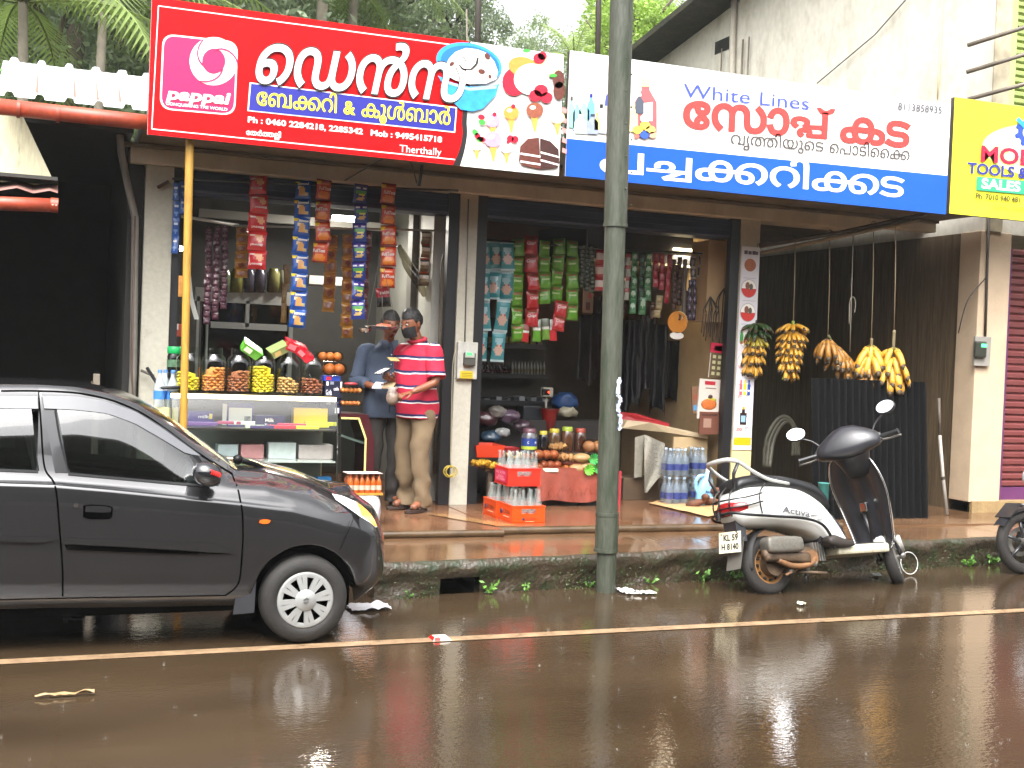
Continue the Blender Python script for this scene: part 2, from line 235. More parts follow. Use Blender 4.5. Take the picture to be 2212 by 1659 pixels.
(3364,3405,3364): (1759,((88,142,5100,142,5121,136,132,130,137,126,5155,116,5178,79,178,55,5178,37,5166,11,5144,-3,127,-3,5111,-3,5088,11,5076,37,76,55,5076,71,5087,98,5106,119,118,126,122,130,5132,136,5155,142,165,142,5180,142,5202,134,5218,120,223,110,224,102,230,70,230,0,209,0,209,68,5209,87,5202,108,194,115,5188,120,5174,124,164,124,5159,124,5147,123,140,120,133,117,5123,112,5107,95,5098,70,98,55,5098,39,5106,22,5119,14,127,14,5135,14,5148,21,5156,39,156,55,5156,69,5146,94,5130,113,119,118,114,121,5108,123,5097,124,90,124,5071,124,5045,110,5032,84,32,68,5032,55,5040,35,5053,19,62,14,50,-2,5039,4,5021,24,5010,52,10,69,5010,85,5020,111,5040,130,5069,142),(276,142,5289,142,5309,137,319,131,325,126,5342,116,5364,79,364,55,5364,37,5352,11,5330,-3,313,-3,5297,-3,5274,11,5262,37,262,55,5262,71,5273,98,5292,119,304,126,308,130,5319,136,5342,142,356,142,5374,142,5402,130,5421,111,5430,85,430,70,5430,53,5420,26,5402,5,390,-2,377,14,5386,18,5399,33,5408,54,408,68,5408,84,5396,109,5371,124,353,124,5346,124,5333,123,327,120,319,117,5310,112,5294,95,5284,70,284,55,5284,39,5292,22,5306,14,313,14,5321,14,5334,22,5342,39,342,55,5342,70,5334,94,5318,112,308,118,302,120,5299,122,5292,123,5284,124,278,124,5265,124,5248,118,243,112,5237,106,5230,88,230,72,230,10,211,10,211,52,217,114,5224,122,5239,134,5261,142),)),
(3378,3405,3378): (859,((76,142,5091,142,5114,134,121,127,5129,119,5136,96,136,80,136,56,37,56,37,18,176,18,176,138,197,138,197,0,132,0,5126,0,5112,0,105,1,48,1,5041,0,5028,0,22,0,16,0,16,78,5016,97,5024,119,32,126,5040,134,5062,142),(76,124,5056,124,5037,103,37,80,37,73,114,73,114,80,5114,104,5096,124),(150,-84,5140,-84,5124,-79,118,-73,5113,-68,5107,-51,107,-38,107,-38,5107,-28,5103,-13,99,-8,5095,-4,5084,0,75,0,5066,0,5050,-7,5040,-21,38,-30,5038,-32,5038,-38,38,-41,5038,-52,5043,-64,5052,-69,56,-69,5065,-69,5073,-61,73,-52,5073,-44,5064,-36,57,-36,5049,-36,5036,-44,31,-49,28,-37,5034,-30,5050,-21,60,-21,5075,-21,5091,-39,91,-52,5091,-66,5073,-84,56,-84,5039,-84,5020,-60,20,-40,5020,-28,5028,-8,5042,6,5062,13,74,13,5082,13,5096,11,5107,7,111,4,5116,0,5124,-11,5127,-26,127,-36,127,-37,5127,-45,5129,-57,132,-60,5135,-64,5144,-68,150,-68,5163,-68,5178,-52,178,-38,5178,-25,5167,-6,159,1,170,14,5182,4,5197,-20,197,-37,5197,-51,5186,-72,5166,-84),)),
(3370,3405,3370): (896,((84,-14,5097,-14,5114,-24,5122,-38,122,-46,5122,-52,5120,-62,117,-65,110,-62,185,-62,185,17,206,17,206,-80,102,-80,97,-66,5100,-63,5104,-56,104,-49,5104,-41,5094,-31,84,-31,5074,-31,5063,-41,63,-48,5063,-54,5069,-64,74,-68,63,-80,5055,-74,5045,-59,45,-48,5045,-38,5054,-23,5072,-14),(57,86,5074,86,5096,74,5107,54,107,43,5107,33,5100,18,96,14,89,18,185,18,185,138,206,138,206,0,82,0,75,13,5080,18,5086,30,86,40,5086,53,5071,69,57,69,5048,69,5036,61,5029,49,29,41,5029,32,5036,18,44,13,32,-2,5022,6,5008,27,8,42,5008,55,5020,75,5042,86),)),
(3359,): (563,((67,142,5090,142,5122,132,134,125,122,108,5112,115,5085,124,67,124,5054,124,5038,118,5030,107,30,101,5030,96,5033,90,36,87,5040,82,5061,79,75,79,77,79,5096,79,5119,71,125,63,5129,59,5132,46,132,40,5132,27,5119,8,5092,-3,72,-3,5051,-3,5020,6,5,15,16,31,5024,27,5041,19,5062,15,73,15,5086,15,5103,21,5110,32,110,38,5110,44,5107,52,103,55,5099,58,5084,61,70,61,68,61,5050,61,5023,68,16,77,5012,81,5009,93,9,100,5009,112,5021,131,5047,142),)),
(3381,): (958,((85,142,5104,142,5132,130,5150,111,5159,85,159,70,5159,57,5152,36,5142,20,135,13,129,18,200,18,200,138,222,138,222,0,117,0,108,15,5116,20,5128,34,5136,54,136,68,5136,84,5124,109,5101,124,84,124,5068,124,5044,109,5032,84,32,68,5032,55,5040,35,5053,19,62,14,50,-2,5039,4,5021,24,5010,52,10,69,5010,85,5020,111,5039,130,5067,142),)),
(3395,): (243,((8,-79,4996,-79,4976,-70,4964,-54,-36,-42,4964,-26,4987,-7,5,-7,5017,-7,5039,-16,50,-26,44,-41,5035,-32,5017,-25,7,-25,4997,-25,4985,-34,-15,-43,4985,-52,4997,-62,8,-62,5017,-62,5031,-55,5038,-42,38,-31,5038,-22,5034,-4,5027,14,24,22,5019,34,5011,60,11,75,5011,91,5022,125,30,138,52,138,5046,127,5037,106,5033,87,33,76,5033,62,5040,38,45,26,5049,17,5056,-2,5059,-20,59,-30,5059,-48,5045,-69,5021,-79),)),
(3375,): (1035,((165,-3,5155,-3,5134,2,123,7,5122,8,5117,10,116,11,5102,20,5086,44,5078,70,78,84,5078,94,5083,112,87,118,89,121,5094,128,5107,137,5123,142,131,142,5156,142,5184,110,184,83,5184,60,5164,24,148,13,5146,12,5142,10,140,8,5130,2,5106,-3,94,-3,5074,-3,5043,10,5021,33,5010,65,10,84,5010,101,5023,127,5048,142,64,142,5078,142,5098,131,105,122,90,108,5087,114,5074,124,64,124,5055,124,5040,115,5032,97,32,83,5032,65,5046,34,5074,14,96,14,5101,14,5112,15,117,16,5120,18,5126,20,128,20,5137,25,5152,42,5162,67,162,83,5162,98,5153,116,5139,124,131,124,5122,124,5108,114,5100,96,100,83,5100,70,5108,44,5123,25,134,20,5136,18,5140,18,142,17,5147,16,5159,14,165,14,5186,14,5213,31,5226,60,226,78,5226,93,5217,119,208,130,226,142,5237,128,5248,96,248,78,5248,61,5238,31,5216,9,5185,-3),)),
(3393,): (332,((39,-57,5018,-57,4994,-32,-6,-13,4994,0,5005,19,5026,30,38,30,5052,30,5072,20,5084,0,84,-13,5084,-26,5072,-46,5052,-57),(39,-40,5049,-40,5063,-27,63,-13,5063,0,5049,14,38,14,5028,14,5014,0,14,-14,5014,-26,5028,-40),(26,142,5041,142,5058,130,5066,111,66,100,5066,85,5057,43,50,21,30,25,5036,46,5044,82,44,99,5044,109,5035,124,24,124,5020,124,5011,122,8,122,4,139,5008,140,5020,142),)),
(3370,): (896,((57,86,5074,86,5096,74,5107,54,107,43,5107,33,5100,18,96,14,89,18,185,18,185,138,206,138,206,0,82,0,75,13,5080,18,5086,30,86,40,5086,53,5071,69,57,69,5048,69,5036,61,5029,49,29,41,5029,32,5036,18,44,13,32,-2,5022,6,5008,27,8,42,5008,55,5020,75,5042,86),)),
(3354,3405,3354): (933,((216,138,216,0,174,0,158,1,5150,0,5134,0,126,0,4,0,4,18,112,18,98,14,5104,18,5114,33,114,45,5114,58,5100,74,88,74,5075,74,5062,59,62,46,5062,43,5062,38,62,36,42,34,5041,36,5040,44,40,48,5040,68,5066,91,88,91,5101,91,5118,84,5130,71,5135,55,135,46,5135,39,5131,27,5125,17,121,14,115,18,194,18,194,138),(216,31,216,-68,88,-68,79,-50,127,-16,5135,-10,5158,4,168,9,188,6,130,-36,5124,-40,5111,-49,104,-53,104,-52,5110,-51,5131,-50,141,-50,194,-50,194,15),)),
}

def contours(tok):
 """letter outlines in thousandths of an em; an x above 4000 marks an off-curve point"""
 adv,cs = GLYPHS[tuple(ord(ch) for ch in tok)]; out = []; sq = {(3370,3405,3370): (.634,200),(3354,3405,3354): (.78,120)}.get(tuple(ord(ch) for ch in tok),(1,0))
 for c in cs:
  pts = [((c[i] - 5000 if c[i] > 4000 else c[i]) * 4,c[i + 1] * 4 * sq[0] + sq[1],c[i] < 4000) for i in range(0,len(c),2)]
  full = []
  for i,p in enumerate(pts):
   q = pts[(i + 1) % len(pts)]; full.append(p)
   if not p[2] and not q[2]: full.append(((p[0] + q[0]) / 2,(p[1] + q[1]) / 2,True))
  while not full[0][2]: full = full[1:] + full[:1]
  fl = []; k = len(full); i = 0
  while i < k:
   p = full[i]; fl.append(p[:2]); q = full[(i + 1) % k]
   if not q[2]:
    e = full[(i + 2) % k]
    for t in (0.25,0.5,0.75): fl.append(tuple((1 - t) ** 2 * p[d] + 2 * t * (1 - t) * q[d] + t * t * e[d] for d in (0,1)))
    i += 2
   else: i += 1
  out.append(fl)
 return adv,out
TCACHE = {}
def text_geo(txt,bold=0.0):
 """flat lettering in units of x-height (Malayalam tokens, space separated, prefix '~') or cap height (Latin)"""
 key = (txt,bold)
 if key in TCACHE: return TCACHE[key]
 if txt.startswith('~'):
  x = 0.0; vs = []; fs = []
  for tok in txt[1:].split(' '):
   if tok == '_': x += 330; continue
   adv,cs = contours(tok); pl = []
   for c in cs:
    q = [Vector((p[0] / 554,p[1] / 554)) for i,p in enumerate(c) if (Vector(p) - Vector(c[i - 1])).length > 1.5]; k = len(q); r = []
    for i in range(k):
     d = (q[(i + 1) % k] - q[i]).normalized(); e = (q[i] - q[i - 1]).normalized(); n = Vector((-d.y - e.y,d.x + e.x)); L = n.length
     r.append(q[i] + (n / L * min(bold / max(.5,L / 2),bold * 1.5) if L > 1e-4 else n))
    pl.append(r)
   co = [p for c in pl for p in c]; ed = []; o = 0
   for c in pl: ed += [(o + i,o + (i + 1) % len(c)) for i in range(len(c))]; o += len(c)
   res = mathutils.geometry.delaunay_2d_cdt(co,ed,[],0,1e-5)
   b = len(vs); vs += [(p.x + x / 554,p.y,0) for p in res[0]]
   for f in res[2]:
    m = sum((res[0][i] for i in f),Vector((0,0))) / len(f); wn = 0
    for c in pl:
     for i in range(len(c)):
      p,q = c[i - 1],c[i]
      if (p.y <= m.y) != (q.y <= m.y):
       xx = p.x + (m.y - p.y) / (q.y - p.y) * (q.x - p.x)
       if xx > m.x: wn += 1 if q.y > p.y else -1
    if wn: fs.append(tuple(b + i for i in f))
   x += adv
 else:
  cu = bpy.data.curves.new("lettering",'FONT'); cu.body = txt; cu.size = 1.0; cu.fill_mode = 'FRONT'; cu.offset = bold; cu.resolution_u = 3
 if not txt.startswith('~'):
  ob = bpy.data.objects.new("lettering",cu); me = bpy.data.meshes.new_from_object(ob)
  vs = [(v.co.x / 0.727,v.co.y / 0.727,0) for v in me.vertices]; fs = [tuple(p.vertices) for p in me.polygons]
  bpy.data.objects.remove(ob); bpy.data.curves.remove(cu); bpy.data.meshes.remove(me)
 x0 = min(v[0] for v in vs); x1 = max(v[0] for v in vs)
 vs = [(v[0] - x0,v[1]) for v in vs]
 TCACHE[key] = (vs,fs,x1 - x0); return TCACHE[key]
def text(mb,txt,m,A,B,up,h,bold=0.0,shear=0.0,lift=(0,0,0),fit=True,flip=False):
 """letters from baseline point A to baseline point B, height h along up"""
 vs,fs,wd = text_geo(txt,bold); A,B,up = Vector(A),Vector(B),Vector(up).normalized(); d = B - A
 kx = d.length / wd if fit else h; d.normalize(); L = Vector(lift)
 if flip: return mb.add([A + L + d * (kx * (wd - a) ) + up * (h * (1 - b)) for a,b in vs],fs,m)
 return mb.add([A + L + d * (kx * a + shear * h * b) + up * (h * b) for a,b in vs],fs,m)

# ------------------------------------------------------------ the setting
YL,YF,YS = 6.6,10.35,9.2      # road line, shop front, sign boards
WZ,FZ = 0.24,0.30               # walkway and tiled floor heights
def wet_road():
 m = bpy.data.materials.new("mat_wet_road"); m.use_nodes = True; n = m.node_tree; b = n.nodes["Principled BSDF"]; L = n.links.new
 tc = n.nodes.new("ShaderNodeTexCoord")
 def nz(sc,det=5,st=(1,1,1)):
  mp = n.nodes.new("ShaderNodeMapping"); mp.inputs["Scale"].default_value = st; L(tc.outputs["Object"],mp.inputs[0])
  x = n.nodes.new("ShaderNodeTexNoise"); x.inputs["Scale"].default_value = sc; x.inputs["Detail"].default_value = det; L(mp.outputs[0],x.inputs["Vector"]); return x
 a = nz(1.1,7,(0.5,1.4,1)); r = n.nodes.new("ShaderNodeValToRGB"); L(a.outputs["Fac"],r.inputs[0])
 e = r.color_ramp.elements; e[0].position,e[1].position = 0.3,0.72; e[0].color = srgb('362a1d'); e[1].color = srgb('4b3d2d')
 g = nz(160,2); r2 = n.nodes.new("ShaderNodeValToRGB"); L(g.outputs["Fac"],r2.inputs[0]); r2.color_ramp.elements[0].position = 0.35; r2.color_ramp.elements[1].position = 0.7
 r2.color_ramp.elements[0].color = (0.55,) * 3 + (1,)
 mx = n.nodes.new("ShaderNodeMix"); mx.data_type = 'RGBA'; mx.blend_type = 'MULTIPLY'; mx.inputs[0].default_value = 1; L(r.outputs[0],mx.inputs[6]); L(r2.outputs[0],mx.inputs[7]); L(mx.outputs[2],b.inputs["Base Color"])
 ro = nz(0.8,6,(0.7,2,1)); mr = n.nodes.new("ShaderNodeMapRange"); mr.inputs[1].default_value = 0.35; mr.inputs[2].default_value = 0.68; mr.inputs[3].default_value = 0.015; mr.inputs[4].default_value = 0.08
 L(ro.outputs["Fac"],mr.inputs[0]); L(mr.outputs[0],b.inputs["Roughness"]); b.inputs["IOR"].default_value = 1.65
 b1 = nz(34,3,(1,1.5,1)); b2 = nz(7,2,(1,2.0,1))
 v1 = n.nodes.new("ShaderNodeBump"); v1.inputs["Strength"].default_value = 0.10; v1.inputs["Distance"].default_value = 0.01; L(b1.outputs["Fac"],v1.inputs["Height"])
 v2 = n.nodes.new("ShaderNodeBump"); v2.inputs["Strength"].default_value = 0.05; v2.inputs["Distance"].default_value = 0.02; L(b2.outputs["Fac"],v2.inputs["Height"]); L(v1.outputs[0],v2.inputs["Normal"]); L(v2.outputs[0],b.inputs["Normal"])
 return m
m_road = wet_road()
mb = MB(); mb.add([(-300,-300,-.006),(300,-300,-.006),(300,400,-.006),(-300,400,-.006)],[(0,1,2,3)],M('3f3526',.6,var=.3,vs=.4)); struct(mb.build('ground'))
mb = MB(); mb.add([(-60,-3.2,0),(80,-3.2,0),(80,9.9,0),(-60,9.9,0)],[(0,1,2,3)],m_road); struct(mb.build('road'))
m_line = M('8c745a',.25,var=.35,vs=9,bump=.1,bs=60)
mb = MB(); N = 80
for i in range(N):
 xa,xb = -12 + i * .5,-12 + (i + 1) * .5; ya = YL + .02 * math.sin(xa * .3); yb = YL + .02 * math.sin(xb * .3)
 mb.add([(xa,ya - .05,.004),(xb,yb - .05,.004),(xb,yb + .05,.004),(xa,ya + .05,.004)],[(0,1,2,3)],m_line)
struct(mb.build('road_line'))
# kerb with the raised walkway behind it: a rough stone face with a drain mouth
def kerb_y(x): return 7.82 + .095 * (x - 2.3)
m_walk = M('5e4632',.1,var=.35,vs=2.2,bump=.05,bs=22,stretch=(.5,1.6,1),rvar=.08,ior=1.4)
m_kerb = M('3a3022',.38,var=.35,vs=9,bump=.9,bs=26,col2='27301a',cut=(.48,.66))
hx0,hx1 = P(948,1275,7.86).x,P(1030,1275,7.86).x
mb = MB(); xs = [2.1 + i * .06 for i in range(200)]; rows = [0,.03,.06,.09,.115,.15,.18,.21,.232,WZ]
def kp(x,z):
 j = noise.noise(Vector((x * 5,z * 9,3))) * .028 + noise.noise(Vector((x * 17,z * 30,8))) * .012
 lip = -.02 if .13 < z < .22 else 0
 return (x,kerb_y(x) + j * (1 if z < .235 else .6) + lip + (.02 if z > .235 else 0),z + (noise.noise(Vector((x * 3,0,5))) * .012 if z > .1 else 0))
vid = {}
vs = []; fs = []
for i,x in enumerate(xs):
 for z in rows: vid[i,z] = len(vs); vs.append(kp(x,z))
for i in range(len(xs) - 1):
 for a,b in zip(rows[:-1],rows[1:]):
  if hx0 < xs[i] < hx1 and b <= .12: continue
  fs.append((vid[i,a],vid[i + 1,a],vid[i + 1,b],vid[i,b]))
mb.add(vs,fs,m_kerb,True)
top = [vs[vid[i,WZ]] for i in range(len(xs))]; back = [(x,9.9 if x < 6.5 else 10.4,WZ) for x in xs]
tv = top + back; k = len(xs); mb.add(tv,[(i,i + 1,k + i + 1,k + i) for i in range(k - 1)],m_walk)
mb.add([(2.1,kerb_y(2.1),0),(2.1,9.9,0),(2.1,9.9,WZ),(2.1,kerb_y(2.1),WZ)],[(0,1,2,3)],m_kerb)
dk = M('0b0906',.6); yy = 7.88
mb.add([(hx0,yy,0),(hx1,yy + .03,0),(hx1,yy + .03,.14),(hx0,yy,.14),(hx0,yy + .5,0),(hx1,yy + .5,0),(hx1,yy + .5,.14),(hx0,yy + .5,.14)],[(4,5,6,7),(0,4,7,3),(1,2,6,5),(3,7,6,2),(0,1,5,4)],dk)
struct(mb.build('pavement'))
# tiled shop floor with its rounded front step
m_tile = M('674833',.12,var=.3,vs=1.6,bump=.03,bs=14,rvar=.09,ior=1.42)
mb = MB(); mb.box((.62,8.86,.0),(3.42,13.6,FZ - .004),m_tile); mb.box((3.42,8.98,.0),(6.72,13.6,FZ),m_tile); mb.box((6.72,9.05,.0),(9.4,10.6,WZ + .012),m_walk)
m_step = M('4a3a28',.2,var=.4,vs=5,bump=.2,bs=30)
mb.cyl((.64,8.86,FZ - .034),(3.42,8.86,FZ - .034),.03,m_step,n=12); mb.cyl((3.42,8.97,FZ - .034),(6.72,8.97,FZ - .034),.034,m_step,n=12)
for (a,b) in [((3.42,9.0),(3.55,10.3)),((3.43,8.99),(3.0,9.9))]:
 pass
mb.poly([(3.42,9.0,FZ + .003),(3.62,9.0,FZ + .003),(3.2,9.75,FZ + .003),(3.05,9.75,FZ + .003)],M('8f6b45',.15,var=.2))
struct(mb.build('floor'))
# far ground rising behind the shops, and an unseen bank added across the road for reflections
mb = MB()
def hill(u,v): x,y = -60 + 160 * u,17 + 75 * v; return (x,y,6.5 * v ** .8 + 12 * v * v + 1.2 * noise.noise(Vector((x * .06,y * .06,0))))
mb.grid(hill,50,24,M('2c3319',.8,var=.5,vs=.8)); struct(mb.build('hill'))
mb = MB()
def bank(u,v): x = -60 + 150 * u; return (x,-6.5 - 4 * v,(7.7 + 1.6 * noise.noise(Vector((x * .11,1,0))) + .7 * noise.noise(Vector((x * .7,4,0)))) * min(1,v * 1.8))
mb.grid(bank,120,6,M('1d2416',.8,var=.5,vs=1.5)); struct(mb.build('reflected_bank'))

XR = 8.95
# ------------------------------------------------------------ shop building: two bays, beam, canopy, interiors
shop = thing('shop_building','low plastered building with two open shop bays and whitewashed pillars','shop building',(0.7,YF,0))
m_white = M('b9b5a6',.6,var=.14,vs=5,bump=.15,bs=30,col2='8d887a',cut=(.62,.85))
m_beam = M('c9c2b2',.6,var=.2,vs=3,bump=.15,bs=25,stretch=(1,1,.5)); m_slab_shade = M('6e6352',.7,var=.35,vs=5,bump=.2,bs=25)  # slab and ledge tone carries the shade under the boards
m_black = M('17171a',.45); m_navy = M('1b2440',.45,var=.2,vs=8)
def part(nm,mb,parent,label=None):
 o = mb.build(nm,parent)
 if label: o['label'] = label
 return o
for a,b,lbl in ((.73,.955,'chipped whitewashed pillar with faint stencil marks'),(3.46,3.63,None),(6.4,6.62,'pillar with cream painted foot')):
 mb = MB(); n = 22
 def pf(u,v,a=a,b=b): return (a + (b - a) * u + .004 * noise.noise(Vector((u * 9,v * 25,a))),YF,FZ - .02 + 2.86 * v)
 mb.box((a,YF,FZ - .02),(b,YF + .26,3.14),m_white,.006)
 if a > 6: mb.box((a - .003,YF - .003,FZ),(b + .003,YF + .2,.93),M('c9bd8c',.5,var=.08))
 part('pillar',mb,shop,lbl)
mb = MB(); mb.box((.6,YF - .05,3.12),(7.9,YF + .26,3.25),m_beam,.01); mb.box((7.9,YF - .05,3.16),(8.75,YF + .1,3.25),m_beam,.01); mb.box((.55,YF - .09,3.25),(8.75,YF + .02,3.275),m_slab_shade); part('beam',mb,shop)
mb = MB(); mb.box((.66,9.42,3.285),(8.8,YF + 3.2,3.40),m_slab_shade); mb.box((.66,9.36,3.30),(8.8,9.42,3.52),m_slab_shade); mb.tube([(.66,9.36,3.29),(8.8,9.36,3.29)],.012,m_black); part('canopy_slab',mb,shop)
for a,b in ((.955,3.46),(3.63,6.4)):
 mb = MB(); mb.box((a + .05,YF + .06,2.93),(b - .05,YF + .34,3.118),m_navy,.02)
 for q in range(3): mb.box((a + .05,YF + .052,2.95 + q * .055),(b - .05,YF + .06,2.965 + q * .055),m_navy)
 part('shutter_box',mb,shop,'dark blue rolled shutter housing')
for x0,x1 in ((.955,1.02),(3.36,3.46),(3.63,3.73),(6.3,6.4)):
 mb = MB(); mb.box((x0,YF + .02,FZ),(x1,YF + .1,3.12),m_black); part('shutter_rail',mb,shop)
m_in1 = M('6a6a64',.6,var=.12,vs=4); m_in2 = M('b49a72',.6,var=.15,vs=3); m_brown = M('6b4c38',.7,var=.15,vs=4)
for a,b,c,m_ in ((.73,.8,13.5,m_in1),(3.46,3.63,13.5,m_in1),(6.4,6.62,14,m_in2)): mb = MB(); mb.box((a,YF + .26,FZ),(b,c,3.28),m_); part('side_wall',mb,shop)
mb = MB(); mb.box((.8,13.2,FZ),(3.46,13.3,3.28),M('2e2d2b',.7,var=.2)); mb.box((3.63,12.8,FZ),(6.4,12.9,2.62),M('4a3f32',.7,var=.3,vs=3)); mb.box((3.63,12.76,2.1),(6.4,12.795,3.28),m_brown)
mb.box((4.95,12.7,1.2),(5.32,12.755,2.1),M('b9a45c',.6,var=.08)); part('back_wall',mb,shop)
mb = MB(); mb.box((.8,YF + .26,3.25),(6.4,13.3,3.283),M('3c3b38',.7,var=.2)); part('ceiling',mb,shop)
# inner right wall strip of the bakery and its blind panel edge
mb = MB(); mb.box((3.30,YF + .27,FZ),(3.455,YF + .75,3.1),M('a3a39b',.6,var=.1)); mb.box((3.24,YF + .75,FZ),(3.455,YF + .9,3.1),M('56544e',.6)); part('wall_panel',mb,shop)
# loft in the right-hand shop with a lit underside
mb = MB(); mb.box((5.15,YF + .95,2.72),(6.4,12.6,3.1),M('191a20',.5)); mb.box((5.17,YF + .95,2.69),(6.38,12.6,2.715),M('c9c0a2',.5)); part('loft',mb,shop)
mb = MB(); mb.box((6.2,YF + .28,2.1),(6.395,YF + .62,2.92),M('c0a27a',.6,var=.1)); part('wall_pier',mb,shop)

mb = MB(); mb.box((6.62,YF + .3,3.3),(XR - .03,16,3.38),M('3a3228',.8)); mb.box((6.62,15.6,.2),(XR - .03,15.7,3.3),M('2a241c',.8,var=.3)); mb.box((6.62,10.6,.1),(XR - .03,15.6,WZ + .01),M('3a2c20',.4)); part('passage_wall',mb,shop)
# ------------------------------------------------------------ left shed (corrugated roof, red gutter) and its lean-to
m_sheet = M('cfd4d8',.3,var=.12,vs=3,col2='b9bcc0',cut=(.55,.75)); m_rust = M('a8452c',.45,var=.3,vs=7,col2='8c3a26',cut=(.4,.7)); m_redsheet = M('9a4a3a',.4,var=.2)
shed = thing('tin_shed','old shed under white trapezoid roof sheets with a red gutter','shed',(0.2,9.7,0))
mb = MB(); y0,z0,y1,z1,z2,y2 = 9.52,3.44,10.25,3.87,3.95,10.9
def ridge_h(x): t = ((x + .25) % .205) / .205; return .035 * max(0,min(1,min((t - .62) / .06,(.95 - t) / .06)))
xsr = [-.37 + i * .0102 for i in range(140)]
prof = [(9.5,3.40),(9.7,3.52),(9.95,3.66),(10.15,3.76),(10.35,3.83),(10.7,3.90),(11.4,3.95)]
vs = []; fs = []
for i,x in enumerate(xsr):
 for (y,z) in prof: vs.append((x,y,z + ridge_h(x)))
k = len(prof)
for i in range(len(xsr) - 1):
 for j in range(k - 1): fs.append((i * k + j,(i + 1) * k + j,(i + 1) * k + j + 1,i * k + j + 1))
mb.add(vs,fs,m_sheet,False)
for xx in (-.12,.14,.3,.46):                       # rust runs on the ribs
 yq = 9.62 + .1 * random.random(); mb.poly([(xx,9.5,3.445),(xx + .022,9.5,3.445),(xx + .012,9.86,3.655),(xx + .004,9.86,3.655)],M('b7594c',.5))
part('roof',mb,shed)
mb = MB(); A,B = P(6,231,9.42),P(316,265,9.42); mb.tube([A - Vector((.02,0,0)),B + Vector((.4,0,0))],.058,m_rust,14)
for px,py in ((40,236),(125,246)): q = P(px,py,9.42); mb.cyl(q - Vector((.012,0,0)),q + Vector((.012,0,0)),.064,M('8a3c28',.5),n=14)
mb.cyl(A - Vector((.026,0,0)),A - Vector((.02,0,0)),.056,M('b9b0a4',.5)); part('gutter',mb,shed)
mb = MB(); m_cream = M('cfc8a8',.7,var=.2,vs=4,bump=.2,col2='4c4a44',cut=(.56,.74),stretch=(2.2,1,.5))
q = [P(-60,245,9.75),P(50,252,9.75),P(118,396,9.75),P(-60,396,9.75)]; mb.poly(q,m_cream,(0,.15,0)); part('gable_wall',mb,shed)
mb = MB(); dkw = M('1c1a18',.8,var=.3); mb.box((-2.6,13.4,0),(.7,13.5,4),dkw); mb.box((-2.7,9.9,0),(-2.6,13.4,4),dkw); mb.box((-2.6,9.95,3.3),(.6,13.4,3.38),dkw); mb.box((.6,10.4,0),(.72,13.4,3.3),dkw)  # unseen near-black walls added to keep the shed interior dark
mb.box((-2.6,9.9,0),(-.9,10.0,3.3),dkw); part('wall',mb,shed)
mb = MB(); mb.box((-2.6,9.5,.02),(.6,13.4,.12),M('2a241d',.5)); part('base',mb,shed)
lean = thing('lean_to_roof','small low awning of rusty sheets with a short red gutter','awning',(-.1,9.6,2.6))
mb = MB(); A,B = P(-90,436,9.35),P(125,444,9.35); mb.tube([A,B],.05,m_rust,14); mb.cyl(B - Vector((.05,0,0)),B + Vector((.002,0,0)),.054,m_rust,n=14)
for dx in (-.012,-.035): mb.ball(B + Vector((dx,-.054,-.005)),.006,M('c9c0b0',.4),6,4)
part('gutter',mb,lean)
mb = MB(); xs2 = [-.75 + i * .012 for i in range(68)]; vs = []; fs = []
for i,x in enumerate(xs2):
 h = .03 * abs(((x * 9) % 2) - 1)
 for (y,z) in ((9.38,2.70),(9.72,2.80)): vs.append((x,y,z + h))
for i in range(len(xs2) - 1): fs.append((2 * i,2 * i + 2,2 * i + 3,2 * i + 1))
mb.add(vs,fs,M('8d6a62',.4,var=.3,vs=8)); mb.box((-.75,9.44,2.815),(.05,9.74,2.84),M('2d2a26',.6)); part('roof',mb,lean)
# drain pipe on the corner of the shop
mb = MB(); mb.tube([P(240,262,10.1),P(258,275,10.1),P(262,330,10.15),P(275,395,10.25),P(292,470,10.3),P(288,800,10.3),(.66,10.3,.3)],.03,M('6f6b64',.6,var=.2),10); mb.ball(P(238,262,10.1),.05,M('5a5750',.6)); tag(mb.build('drain_pipe'),'grey drain pipe bending down beside the first whitewashed pillar','pipe')
mb = MB(); mb.tube([P(292,440,10.28),P(285,800,10.28),(.73,10.28,.35)],.012,M('4b3a30',.6),6); tag(mb.build('conduit'),'thin rusty conduit running down the shop corner by the alley','conduit')
mb = MB(); q = P(210,830,9.9); mb.box(q + Vector((-.03,0,-1.0)),q + Vector((.02,.06,.08)),M('6f675a',.7,var=.2),.005); mb.box(q + Vector((-.045,-.004,-.12)),q + Vector((-.03,.05,.02)),M('4a4136',.7)); tag(mb.build('fence_post'),'short concrete post standing in the dark alley behind the car roof','post')

# ------------------------------------------------------------ tall concrete building on the right
XR = 8.95
tall = thing('concrete_building','tall unpainted concrete building with stained side wall and maroon shutter','building',(9.2,9.8,0))
m_conc = M('d3cfc2',.75,var=.16,vs=3,bump=.3,bs=14,col2='aaa594',cut=(.5,.8),stretch=(1,1,.6))
mb = MB(); zt = lambda y: 6.45 + (17.2 - y) * .145
mb.add([(XR,9.8,3.15),(XR,17.2,3.15),(XR,17.2,zt(17.2)),(XR,9.8,zt(9.8)),(XR + .2,9.8,3.15),(XR + .2,17.2,3.15),(XR + .2,17.2,zt(17.2)),(XR + .2,9.8,zt(9.8))],[(0,1,2,3),(4,7,6,5),(3,2,6,7),(1,5,6,2),(0,3,7,4)],m_conc)
part('side_wall',mb,tall)
m_wall_shade = M('6f5d44',.7,var=.5,vs=7,bump=.25,bs=18,stretch=(1,3,.16),col2='54452f',cut=(.4,.66))  # weathered streaks, with the shade under the passage roof in the brown
mb = MB(); mb.box((XR - .02,9.82,.2),(XR + .2,17.2,3.149),m_wall_shade); part('side_wall',mb,tall,'lower side wall, its streaked brown carrying the passage shade')
